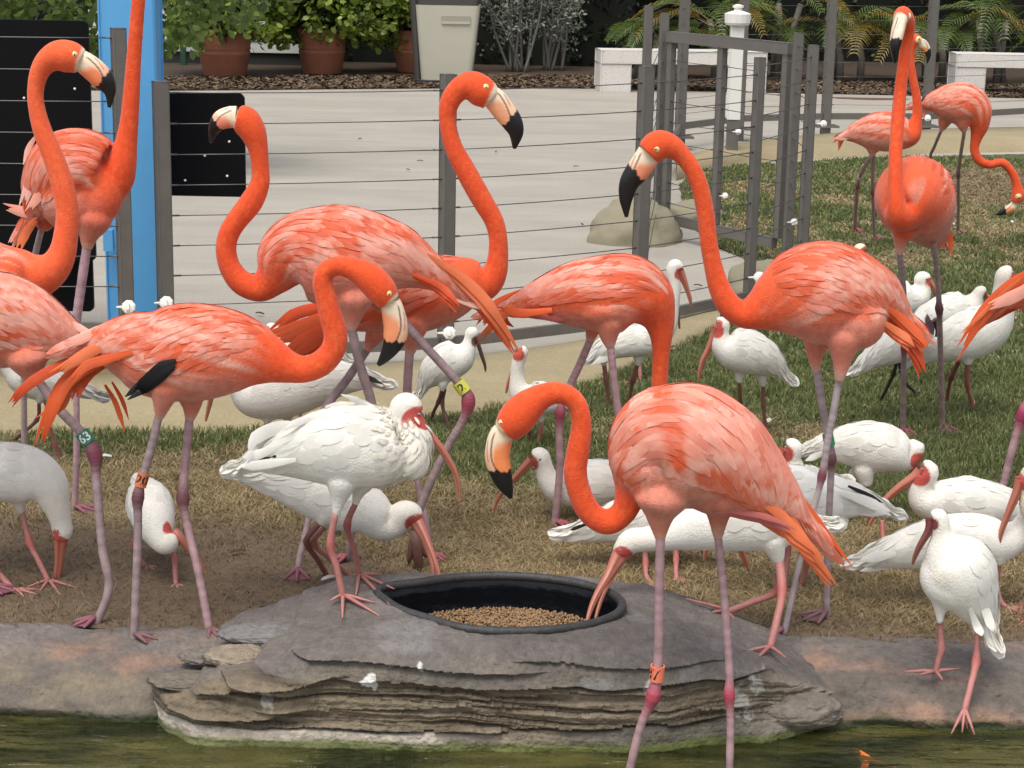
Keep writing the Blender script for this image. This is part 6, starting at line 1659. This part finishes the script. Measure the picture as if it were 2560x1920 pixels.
ibis('white ibis feeding on the ground at the left edge, bill pointing straight down', 5.3,
    [(-210, 1200, 6, .6), (-150, 1195, 42, .7), (-70, 1185, 72, .8), (10, 1180, 78, .8), (75, 1190, 74, .8), (118, 1215, 56, .85), (140, 1262, 36), (152, 1302, 27), (156, 1328, 27, .9), (152, 1348, 20)], 5, head_i=-2,
    billst=[(152, 1345, 20, .8), (150, 1370, 15, .9), (147, 1410, 11), (138, 1465, 8.5), (125, 1500, 6.5), (115, 1522, 3)], eyep=(145, 1327), facer=1.15,
    thighs=[[(45, 1240, 22, .03), (54, 1285, 9, .03)], [(-30, 1240, 25, -.03), (-25, 1300, 9, -.03)]],
    legs=[dict(pts=[(54, 1275), (74, 1356), (95, 1400), (122, 1455)], joint=1, col=IL, jcol=IJ, rpx=(7, 11, 7), foot='toes', toes=[(192, 1473), (150, 1490), (100, 1480), (70, 1470)], ripple=False, dy=.03),
          dict(pts=[(-25, 1290), (-40, 1380), (10, 1450), (40, 1478)], joint=1, col=IL, jcol=IJ, rpx=(7, 11, 8), foot='toes', toes=[(104, 1478), (95, 1490), (60, 1495), (20, 1480)], ripple=False, dy=-.03)], wing=(.5, 3.6), tone=.93)
ibis('white ibis bent down between the legs of the flamingo banded 20', 5.35,
    [(355, 1215, 20, .9, .16), (362, 1235, 46, .95, .11), (375, 1268, 63, .95, .04), (388, 1310, 56, .9, -.03), (402, 1348, 36, .9, -.08), (416, 1362, 26, 1, -.10), (430, 1352, 24, .95, -.10), (438, 1338, 20, .95, -.09)], 4, side=(1, 0, 0), dorsal=None,
    billst=[(436, 1334, 18, .85, -.09), (450, 1344, 14, .85, -.1), (471, 1368, 10, 1, -.1), (497, 1400, 7, 1, -.1), (514, 1431, 3, 1, -.1)], eyep=None, facer=1.1,
    legs=[dict(pts=[(345, 1330), (335, 1360), (352, 1400), (368, 1420)], joint=1, col=IL * .8, jcol=IJ, rpx=(7, 9, 6.5), foot='toes', heading=2.4, size=.05, ripple=False, dy=.05),
          dict(pts=[(432, 1370), (436, 1395), (438, 1430), (440, 1466)], joint=1, col=IL, jcol=IJ, rpx=(7, 8, 6.5), foot='toes', heading=2.8, size=.05, ripple=False, dy=-.03)], wing=(.2, 2.6), rows=5, drift=0, fs=.9)
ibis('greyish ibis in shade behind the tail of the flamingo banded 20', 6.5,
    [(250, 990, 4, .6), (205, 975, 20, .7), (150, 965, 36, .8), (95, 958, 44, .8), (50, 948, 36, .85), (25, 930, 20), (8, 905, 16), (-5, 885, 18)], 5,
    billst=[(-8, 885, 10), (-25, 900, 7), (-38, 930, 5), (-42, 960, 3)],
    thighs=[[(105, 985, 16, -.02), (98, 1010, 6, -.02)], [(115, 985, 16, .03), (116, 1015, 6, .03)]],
    legs=[dict(pts=[(98, 1005), (92, 1050), (40, 1095), (30, 1110)], joint=1, col=ILD, jcol=ILD, rpx=(5, 7, 5), foot='toes', heading=-2, size=.05, ripple=False), dict(pts=[(116, 1010), (122, 1060), (138, 1110), (148, 1148)], joint=2, col=IL * .7, jcol=ILD * 1.5, rpx=(5, 8, 5), foot='toes', heading=2, size=.05, ripple=False)], tone=.62, vox=.007)  # low tone puts the shade on its white plumage into the colour
ibis('large white ibis behind the U-bend of the neck of the flamingo banded 20', 6.3,
    [(958, 958, 4, .6), (915, 948, 26, .7), (850, 945, 48, .8), (775, 955, 70, .8), (700, 972, 78, .8), (635, 985, 62, .85), (602, 965, 34), (585, 925, 22), (570, 890, 22), (556, 888, 20)], 6,
    billst=[(552, 892, 11), (540, 925, 9), (532, 970, 8), (524, 1010, 6.5), (514, 1053, 3)],
    thighs=[[(672, 1030, 20, -.02), (666, 1060, 8, -.02)], [(720, 1030, 18, .03), (716, 1058, 8, .03)]],
    legs=[dict(pts=[(666, 1055), (662, 1100), (640, 1150), (600, 1205)], joint=1, col=IL, jcol=IJ, rpx=(6, 8, 6), foot='toes', heading=-2, size=.05, ripple=False), dict(pts=[(716, 1055), (722, 1100), (716, 1150), (708, 1200)], joint=1, col=IL, jcol=IJ, rpx=(6, 8, 6), foot='toes', heading=-2, size=.05, ripple=False)], tone=.90, plumes=[([(900, 935), (930, 948), (955, 960)], 12, BLK, -.04)], vox=.006)
ibis('ibis peering out behind the orange tail beside the fence', 6.95,
    [(870, 905, 4, .6), (835, 890, 26, .8), (780, 880, 40, .8), (735, 878, 42, .85), (705, 868, 32), (688, 845, 20), (680, 825, 20), (670, 828, 15)], 4,
    billst=[(668, 834, 9), (655, 855, 7), (645, 885, 6), (640, 915, 3)], eyep=(671, 826), tone=.9,
    legs=[dict(pts=[(760, 915), (758, 950), (752, 1010), (750, 1070)], joint=1, col=IL, jcol=IJ, rpx=(5, 7, 5), foot='toes', ripple=False)], vox=.007)
ibis('small white ibis by the fence rail facing away, dark bill and dark legs', 7.05,
    [(1052, 976, 5, .7), (1066, 955, 22, .8), (1092, 925, 42, .85), (1125, 902, 50, .85), (1152, 890, 42, .85), (1168, 872, 24), (1174, 850, 15), (1180, 832, 17, .95), (1190, 842, 10)], 5,
    billst=[(1190, 845, 7), (1198, 868, 5.5), (1206, 893, 5), (1212, 912, 4), (1214, 929, 2)], bcol=(.10, .05, .04), face=(.2, .1, .08), facer=1.2,
    thighs=[[(1108, 955, 14, -.02), (1105, 980, 5, -.02)]],
    legs=[dict(pts=[(1105, 975), (1096, 1005), (1084, 1030), (1075, 1056)], joint=1, col=ILD * .8, jcol=ILD, rpx=(5, 7, 4.5), foot='toes', heading=2, size=.05, ripple=False), dict(pts=[(1112, 972), (1106, 1010), (1115, 1045), (1125, 1075)], joint=1, col=ILD * .7, jcol=ILD * .6, rpx=(5, 6, 4.5), foot='toes', heading=2, size=.05, ripple=False, dy=.03)], vox=.006)
ibis('ibis with head raised just under the crossing orange tail tips, bill hanging left', 6.8,
    [(1425, 1012, 5, .7), (1395, 1005, 26, .8), (1355, 998, 44, .8), (1320, 995, 46, .85), (1298, 975, 28), (1292, 940, 18), (1296, 905, 17), (1303, 880, 18), (1298, 874, 13)], 4,
    billst=[(1298, 876, 11), (1290, 905, 8), (1281, 932, 6.5), (1271, 958, 5), (1265, 983, 2.5)], eyep=(1300, 872), facer=1.25,
    thighs=[[(1350, 1030, 14, 0), (1354, 1058, 5, 0)]],
    legs=[dict(pts=[(1354, 1055), (1352, 1075), (1348, 1100), (1345, 1120)], joint=1, col=IL, jcol=IJ, rpx=(5, 6, 5), foot='toes', heading=2.6, size=.05, ripple=False), dict(pts=[(1325, 1045), (1324, 1070), (1323, 1090), (1322, 1108)], joint=1, col=ILD, jcol=ILD, rpx=(4, 5, 4), foot='toes', heading=2.6, size=.05, ripple=False, dy=.04)], tone=.95, vox=.006)
ibis('ibis behind the hanging flamingo neck, looking right over it with a pink bill', 7.35,
    [(1474, 895, 8, .7), (1498, 882, 24, .75), (1540, 862, 36, .8), (1590, 850, 42, .8), (1635, 843, 40, .85), (1668, 815, 25), (1680, 770, 18), (1686, 720, 16), (1682, 675, 17), (1690, 664, 17), (1700, 676, 12)], 5,
    billst=[(1698, 676, 12), (1709, 700, 8.5), (1719, 727, 6), (1725, 748, 5), (1728, 767, 2)], eyep=None, facer=1.3,
    thighs=[[(1508, 890, 16, 0), (1510, 915, 6, 0)], [(1600, 880, 20, .02), (1594, 915, 7, .02)]],
    legs=[dict(pts=[(1510, 908), (1515, 950), (1520, 990), (1518, 1022)], joint=1, col=ILD * 1.5, jcol=IL * .6, rpx=(6, 8, 5.5), foot='toes', heading=2.6, size=.05, ripple=False), dict(pts=[(1594, 908), (1582, 950), (1576, 985), (1574, 1010)], joint=1, col=IL * .8, jcol=IL * .6, rpx=(6, 9, 5), foot='toes', heading=2.6, size=.05, ripple=False, dy=.04)], tone=1.0, vox=.006, plumes=[([(1560, 870), (1520, 890), (1478, 912)], 22, IBW, -.04)])
ibis('ibis hidden behind the flamingo shoulder, only a dark brown bill showing', 7.9,
    [(1530, 850, 5, .7), (1560, 835, 26, .8), (1600, 820, 36, .8), (1635, 800, 30), (1655, 765, 15), (1660, 725, 14), (1665, 705, 14), (1675, 705, 11)], 4,
    billst=[(1678, 708, 8), (1688, 745, 6), (1694, 780, 5), (1699, 822, 2.5)], bcol=(.16, .07, .05), face=(.2, .1, .08), facer=1,
    legs=[dict(pts=[(1600, 850), (1598, 890), (1600, 930), (1602, 960)], joint=1, col=IL, jcol=IJ, rpx=(5, 6, 5), foot='toes', ripple=False)], vox=.007, feathers=False)
ibis('greyish white ibis standing on the grass below the gate, long bill drooping left', 6.95,
    [(1968, 942, 4, .6), (1948, 925, 22, .7), (1912, 898, 46, .8), (1865, 878, 58, .82), (1828, 872, 52, .85), (1806, 860, 32), (1802, 832, 20), (1804, 812, 21), (1792, 812, 17)], 5,
    billst=[(1792, 818, 15), (1787, 838, 12), (1773, 870, 9), (1757, 902, 7), (1750, 928, 5.5), (1746, 954, 2.5)], eyep=(1797, 806), facer=1.2,
    thighs=[[(1850, 925, 16, 0), (1848, 958, 6, 0)], [(1905, 925, 20, .02), (1907, 968, 6, .02)]],
    legs=[dict(pts=[(1848, 950), (1850, 985), (1852, 1020), (1848, 1052)], joint=2, col=IL * .8, jcol=IL * .8, rpx=(5.5, 7, 5), foot='toes', heading=3, size=.05, ripple=False), dict(pts=[(1907, 960), (1909, 1015), (1914, 1060), (1920, 1092)], joint=1, col=IL * .55, jcol=IL * .5, rpx=(5, 7, 4.5), foot='toes', heading=3, size=.05, ripple=False, dy=.04)], tone=.9, vox=.006)
ibis('ibis looking left between the bill and the curled neck of the flamingo banded 47', 5.95,
    [(1610, 1195, 6, .7), (1570, 1200, 40, .8), (1510, 1205, 60, .82), (1450, 1212, 60, .82), (1400, 1218, 46, .85), (1372, 1200, 30), (1360, 1168, 23), (1350, 1142, 25), (1334, 1146, 19)], 5,
    billst=[(1330, 1150, 14), (1312, 1168, 11), (1290, 1192, 9), (1262, 1222, 7), (1244, 1250, 5), (1234, 1282, 2.5)], eyep=(1323, 1149), facer=1.25,
    legs=[dict(pts=[(1470, 1265), (1468, 1290), (1466, 1320), (1465, 1345)], joint=1, col=IL, jcol=IJ, rpx=(6, 8, 6), foot='toes', heading=-2, size=.05, ripple=False), dict(pts=[(1500, 1265), (1502, 1290), (1505, 1310), (1506, 1325)], joint=1, col=IL, jcol=IJ, rpx=(6, 8, 6), foot='toes', heading=-2, size=.05, ripple=False, dy=.04)])
ibis('white ibis stretching low with its open bill in the feed bowl', 4.93,
    [(2070, 1312, 6, .6), (2020, 1312, 30, .7), (1950, 1312, 62, .78), (1870, 1308, 72, .82), (1790, 1314, 66, .82), (1715, 1326, 52, .85), (1660, 1340, 38), (1615, 1348, 32), (1580, 1352, 32, .95), (1562, 1368, 28), (1546, 1386, 20)], 6,
    billst=[(1562, 1374, 26, .7, 0), (1545, 1395, 20, .7, -.01), (1520, 1440, 12, 1, -.04), (1495, 1482, 9.5, 1, -.08), (1478, 1520, 7.5, 1, -.11), (1465, 1562, 4, 1, -.15)], billgap=[(1550, 1398, 13, .8, 0), (1530, 1440, 8, 1, -.03), (1510, 1480, 6.5, 1, -.07), (1496, 1520, 5.5, 1, -.10), (1486, 1558, 3, 1, -.14)], eyep=(1552, 1376), facer=1.2,
    thighs=[[(1930, 1345, 34, -.02), (1940, 1380, 24, -.02), (1948, 1408, 12, -.02)]],
    legs=[dict(pts=[(1948, 1400), (1955, 1480), (1942, 1550), (1924, 1622)], joint=1, col=IL, jcol=IJ, rpx=(12, 13, 9.5), foot='toes', toes=[(1860, 1632), (1888, 1653), (1964, 1647), (1905, 1635)], ripple=False, dy=-.02, foot_z=.045),
          dict(pts=[(1950, 1405), (1942, 1476), (1880, 1505), (1815, 1530)], joint=1, col=IL * .9, jcol=IJ, rpx=(11, 12, 8.5), foot='toes', toes=[(1716, 1500), (1775, 1535), (1852, 1573), (1770, 1515)], ripple=False, hang=True, dy=.02)],
    wing=(.4, 4), wth=(5, 100), rows=8)
ibis('ibis stretched low behind the feeding one, tail to the left under the curled neck', 5.5,
    [(1411, 1336, 10, .6), (1450, 1330, 26, .7), (1520, 1312, 50, .8), (1600, 1295, 66, .8), (1680, 1290, 64, .8), (1750, 1305, 45, .85), (1800, 1325, 28), (1832, 1342, 25), (1846, 1356, 18)], 5,
    billst=[(1848, 1362, 10), (1858, 1388, 8), (1868, 1415, 6), (1875, 1446, 3)],
    legs=[dict(pts=[(1612, 1375), (1614, 1410), (1616, 1440), (1634, 1468)], joint=1, col=IL, jcol=IJ, rpx=(7, 9, 6), foot='toes', heading=1.6, size=.05, ripple=False), dict(pts=[(1690, 1360), (1690, 1400), (1690, 1430), (1692, 1455)], joint=1, col=IL, jcol=IJ, rpx=(7, 9, 6), foot='toes', heading=1.6, size=.05, ripple=False)],
    plumes=[([(1480, 1305), (1440, 1320), (1425, 1326)], 9, BLK, -.05)])
ibis('big white ibis with a black edged tail, behind the tail of the flamingo banded 47', 5.3,
    [(2226, 1279, 3, .5), (2190, 1266, 22, .65), (2130, 1252, 46, .75), (2060, 1248, 72, .8), (1985, 1245, 86, .82), (1915, 1248, 78, .85), (1865, 1270, 48), (1835, 1300, 30), (1805, 1310, 26), (1790, 1322, 20)], 6,
    billst=[(1788, 1325, 12), (1775, 1345, 9), (1765, 1375, 7), (1760, 1400, 3)],
    thighs=[[(2000, 1300, 28, 0), (2010, 1345, 10, 0)]],
    legs=[dict(pts=[(2010, 1338), (2017, 1400), (2010, 1440), (1998, 1470)], joint=1, col=IL * .8, jcol=IJ, rpx=(7, 10, 7), foot='toes', heading=-2, size=.05, ripple=False), dict(pts=[(1960, 1330), (1970, 1370), (1965, 1430), (1960, 1480)], joint=1, col=IL * .8, jcol=IJ, rpx=(7, 9, 7), foot='toes', heading=-2, size=.05, ripple=False, dy=.04)],
    plumes=[([(2120, 1215), (2170, 1238), (2208, 1258)], 12, BLK, -.05), ([(2100, 1230), (2170, 1255), (2224, 1280)], 26, IBW, -.06), ([(2110, 1270), (2170, 1280), (2220, 1284)], 22, IBW * .95, -.03)], wing=(.3, 4.4))
ibis('ibis looking left with a red face over the back of the black tailed one', 5.95,
    [(2098, 1202, 6, .7), (2055, 1200, 24, .8), (2015, 1198, 36, .85), (1988, 1180, 28), (1980, 1150, 22), (1982, 1120, 25), (1966, 1120, 20)], 3,
    billst=[(1962, 1125, 19, .8), (1950, 1142, 13), (1935, 1165, 10), (1922, 1195, 7), (1915, 1225, 3)], eyep=(1966, 1119), facer=1.3, head_i=-2,
    legs=[dict(pts=[(2020, 1225), (2020, 1250), (2018, 1290), (2015, 1330)], joint=1, col=IL, jcol=IJ, rpx=(6, 8, 6), foot='toes', ripple=False)], vox=.0055)
ibis('white ibis on the lawn with its head tucked down, right of the dark knees', 6.0,
    [(2012, 1125, 5, .6), (2050, 1118, 26, .7), (2110, 1112, 50, .8), (2170, 1115, 64, .82), (2222, 1125, 62, .85), (2258, 1142, 42), (2278, 1140, 27), (2288, 1120, 25), (2292, 1138, 17)], 5,
    billst=[(2290, 1140, 14), (2289, 1158, 10), (2283, 1180, 8), (2275, 1205, 4)], facer=1.2, tone=.98,
    thighs=[[(2160, 1170, 26, -.02), (2166, 1215, 15, -.02)], [(2135, 1180, 14, .03), (2122, 1200, 6, .03)]],
    legs=[dict(pts=[(2166, 1208), (2168, 1240), (2165, 1275), (2164, 1300)], joint=2, col=IL, jcol=IJ, rpx=(9, 9, 6), foot='toes', ripple=False), dict(pts=[(2122, 1196), (2105, 1208), (2095, 1230), (2090, 1260)], joint=1, col=ILD, jcol=ILD, rpx=(6, 7, 5), foot='toes', ripple=False, dy=.04)],
    plumes=[([(2060, 1130), (2035, 1142), (2013, 1152)], 16, IBW, -.04)])
ibis('white ibis facing left in the right group, long straight bill pointing down left', 5.75,
    [(2590, 1290, 5, .6), (2550, 1280, 34, .7), (2490, 1266, 58, .8), (2420, 1258, 68, .82), (2360, 1256, 60, .85), (2312, 1250, 42), (2300, 1218, 28), (2318, 1180, 30), (2306, 1176, 24)], 5,
    billst=[(2302, 1182, 19, .8), (2284, 1195, 14), (2245, 1222, 11), (2208, 1256, 8), (2188, 1285, 6), (2172, 1316, 3)], eyep=(2306, 1173), facer=1.15,
    legs=[dict(pts=[(2400, 1315), (2402, 1345), (2400, 1370), (2396, 1392)], joint=1, col=IL, jcol=IJ, rpx=(6, 8, 6), foot='toes', ripple=False), dict(pts=[(2205, 1300), (2206, 1320), (2208, 1350), (2214, 1376)], joint=1, col=IL, jcol=IJ, rpx=(6, 7, 5), foot='toes', ripple=False)])
ibis('white ibis lying low across the right, tail to the left above the foreground one', 5.2,
    [(2148, 1404, 8, .6), (2190, 1392, 30, .7), (2270, 1372, 54, .78), (2355, 1352, 66, .8), (2435, 1346, 66, .82), (2505, 1352, 54, .85), (2550, 1330, 36), (2572, 1290, 27), (2585, 1250, 27), (2600, 1245, 22)], 6,
    billst=[(2604, 1248, 16), (2625, 1275, 11), (2640, 1310, 7), (2645, 1350, 3)],
    thighs=[[(2495, 1385, 22, -.02), (2497, 1412, 11, -.02)]],
    legs=[dict(pts=[(2497, 1405), (2489, 1436), (2500, 1500), (2524, 1525)], joint=1, col=IL * 1.1, jcol=IJ, rpx=(9, 13, 7), foot='toes', heading=2, size=.05, ripple=False), dict(pts=[(2420, 1400), (2425, 1440), (2440, 1480), (2460, 1500)], joint=1, col=IL * .8, jcol=IJ, rpx=(8, 10, 7), foot='toes', heading=2, size=.05, ripple=False, dy=.04)],
    plumes=[([(2260, 1410), (2200, 1415), (2151, 1428)], 22, IBW, -.02), ([(2240, 1385), (2190, 1392), (2149, 1402)], 26, IBW, -.06)])
yi = ground(2345, 1690, -.01).y
ibis('pure white ibis seen from behind, stepping off the rock into the water at the right', yi + .02,
    [(2474, 1585, 12, .7, -.02), (2460, 1550, 36, .75), (2435, 1500, 66, .8), (2408, 1450, 90, .85), (2384, 1402, 90, .85), (2364, 1365, 56, .85), (2354, 1335, 27), (2350, 1308, 24), (2345, 1292, 23, .95), (2330, 1296, 16)], 5,
    blobs=[(2390, 1440, 92, 88, 70, 0, 0)],
    billst=[(2330, 1298, 17, .7), (2322, 1326, 11), (2300, 1364, 8), (2288, 1390, 6), (2281, 1412, 3)], bcol=(.20, .06, .05), face=(.22, .05, .05), facer=1.0, tone=1.04,
    thighs=[[(2352, 1490, 28, -.01), (2350, 1530, 14, -.01), (2350, 1560, 8, -.01)], [(2448, 1550, 24, .02), (2444, 1590, 11, .02)]],
    legs=[dict(pts=[(2350, 1552), (2353, 1620), (2346, 1650), (2338, 1684)], joint=1, col=IL * .8, jcol=IL * .9, rpx=(8, 11, 7.5), foot='toes', toes=[(2262, 1682), (2399, 1675), (2356, 1703), (2300, 1690)], foot_z=-.004, fz=.004, ripple=False),
          dict(pts=[(2444, 1582), (2440, 1655), (2425, 1720), (2411, 1776)], joint=1, col=IL, jcol=IJ, rpx=(8, 13, 8.5), foot='toes', toes=[(2378, 1838), (2436, 1840), (2405, 1835), (2418, 1825)], foot_z=-.06, fz=-.105, ripple=False)],
    plumes=[([(2440, 1470), (2462, 1520), (2476, 1560), (2484, 1580)], 24, IBW, -.06), ([(2425, 1520), (2440, 1560), (2450, 1580), (2456, 1590)], 22, IBW * .97, -.07)],
    wing=(.5, 4.2), drift=0, wth=(0, 95), fs=1.15)
ibis('ibis cut by the right edge, long pink bill hanging into view', 5.15,
    [(2820, 1330, 8, .7), (2760, 1315, 50, .8), (2690, 1300, 72, .82), (2630, 1290, 68, .85), (2592, 1262, 46), (2576, 1222, 28), (2566, 1190, 27), (2556, 1184, 22)], 4,
    billst=[(2554, 1195, 17, .8), (2545, 1225, 13), (2526, 1270, 10), (2510, 1310, 8), (2502, 1335, 6), (2500, 1357, 3)], facer=1.0, headc=(.74, .70, .50),
    legs=[dict(pts=[(2590, 1340), (2600, 1420), (2575, 1480), (2556, 1510)], joint=1, col=IL, jcol=IJ, rpx=(8, 11, 8), foot='toes', toes=[(2515, 1543), (2545, 1560), (2590, 1550)], ripple=False), dict(pts=[(2640, 1350), (2650, 1420), (2620, 1490), (2590, 1540)], joint=1, col=IL, jcol=IJ, rpx=(8, 11, 8), foot='toes', toes=[(2538, 1570), (2570, 1580), (2620, 1560)], ripple=False)])
ibis('distant ibis between the legs of the flamingo facing the camera, looking right', 8.3,
    [(2130, 765, 4, .6), (2170, 755, 24, .75), (2215, 748, 42, .8), (2260, 748, 48, .82), (2292, 740, 38), (2308, 715, 20), (2303, 698, 19), (2312, 696, 17), (2320, 702, 12)], 4,
    billst=[(2318, 703, 12), (2330, 715, 8), (2340, 732, 6), (2346, 752, 3)], eyep=(2317, 698), facer=1.15, vox=.007,
    legs=[dict(pts=[(2240, 790), (2240, 820), (2238, 850), (2236, 880)], joint=1, col=IL, jcol=IJ, rpx=(5, 6, 4), foot='toes', ripple=False)])
ibis('large white ibis at the right, head half hidden by the orange tail at the edge', 7.35,
    [(2268, 906, 4, .6), (2310, 885, 26, .7), (2370, 856, 52, .8), (2425, 836, 66, .82), (2475, 808, 60, .85), (2502, 765, 36), (2508, 722, 25), (2514, 690, 26), (2528, 688, 22)], 5,
    billst=[(2532, 692, 14), (2550, 712, 9), (2562, 740, 6), (2568, 765, 3)], eyep=(2532, 682), facer=1.1, vox=.006, headc=(.66, .62, .55), blobs=[(2485, 815, 28, 50, 35, -10, 0)],
    thighs=[[(2420, 880, 22, -.02), (2419, 912, 9, -.02)], [(2405, 880, 16, .03), (2400, 905, 6, .03)]],
    legs=[dict(pts=[(2419, 904), (2418, 963), (2428, 1000), (2435, 1028)], joint=1, col=IL, jcol=IJ, rpx=(7, 8, 5.5), foot='toes', ripple=False), dict(pts=[(2400, 898), (2378, 944), (2370, 980), (2365, 1010)], joint=1, col=IL * .6, jcol=IJ * .6, rpx=(6, 9, 5), foot='toes', ripple=False, dy=.04)])
ibis('white ibis behind the large one at the right, only back and small grey head showing', 7.9,
    [(2250, 830, 4, .6), (2290, 812, 26, .75), (2340, 792, 46, .8), (2390, 778, 50, .82), (2425, 765, 38), (2442, 745, 20), (2452, 730, 17), (2462, 732, 13)], 4,
    billst=[(2463, 736, 7), (2474, 748, 5), (2480, 768, 3)], headc=(.62, .58, .52), vox=.007, face=(.2, .08, .07), facer=1.1,
    legs=[dict(pts=[(2350, 835), (2350, 870), (2350, 900), (2350, 930)], joint=1, col=IL, jcol=IJ, rpx=(5, 6, 4), foot='toes', ripple=False)])
ibis('white ibis with a dark face turned back, thin black legs on the grass', 7.25,
    [(2142, 924, 6, .6), (2172, 902, 24, .7), (2215, 874, 44, .8), (2262, 848, 52, .82), (2298, 825, 42), (2316, 806, 28), (2326, 800, 26)], 4,
    billst=[(2335, 800, 11), (2342, 812, 8), (2344, 826, 6), (2340, 842, 3)], bcol=(.08, .05, .05), face=(.10, .05, .06), facer=1.5, vox=.006, head_i=-1,
    legs=[dict(pts=[(2242, 900), (2234, 935), (2215, 975), (2200, 1003)], joint=1, col=ILK, jcol=ILK, rpx=(5, 7, 4.5), foot='toes', ripple=False, heading=-2, size=.04), dict(pts=[(2248, 900), (2256, 945), (2274, 968), (2296, 986)], joint=1, col=ILK, jcol=ILK, rpx=(4.5, 6, 4.5), foot='toes', ripple=False, heading=2, size=.04)])
ibis('ibis whose white crown just shows above the back of the flamingo by the gate', 8.6,
    [(2010, 720, 4, .6), (2050, 705, 30, .8), (2095, 695, 42, .82), (2130, 680, 32), (2146, 655, 18), (2147, 632, 17), (2152, 624, 17), (2160, 628, 12)], 3,
    billst=[(2163, 632, 8), (2172, 648, 5), (2176, 668, 3)], vox=.007, feathers=False, headc=(.72, .68, .5),
    legs=[dict(pts=[(2090, 735), (2090, 760), (2089, 790), (2088, 815)], joint=1, col=IL, jcol=IJ, rpx=(5, 6, 4), foot='toes', ripple=False)])
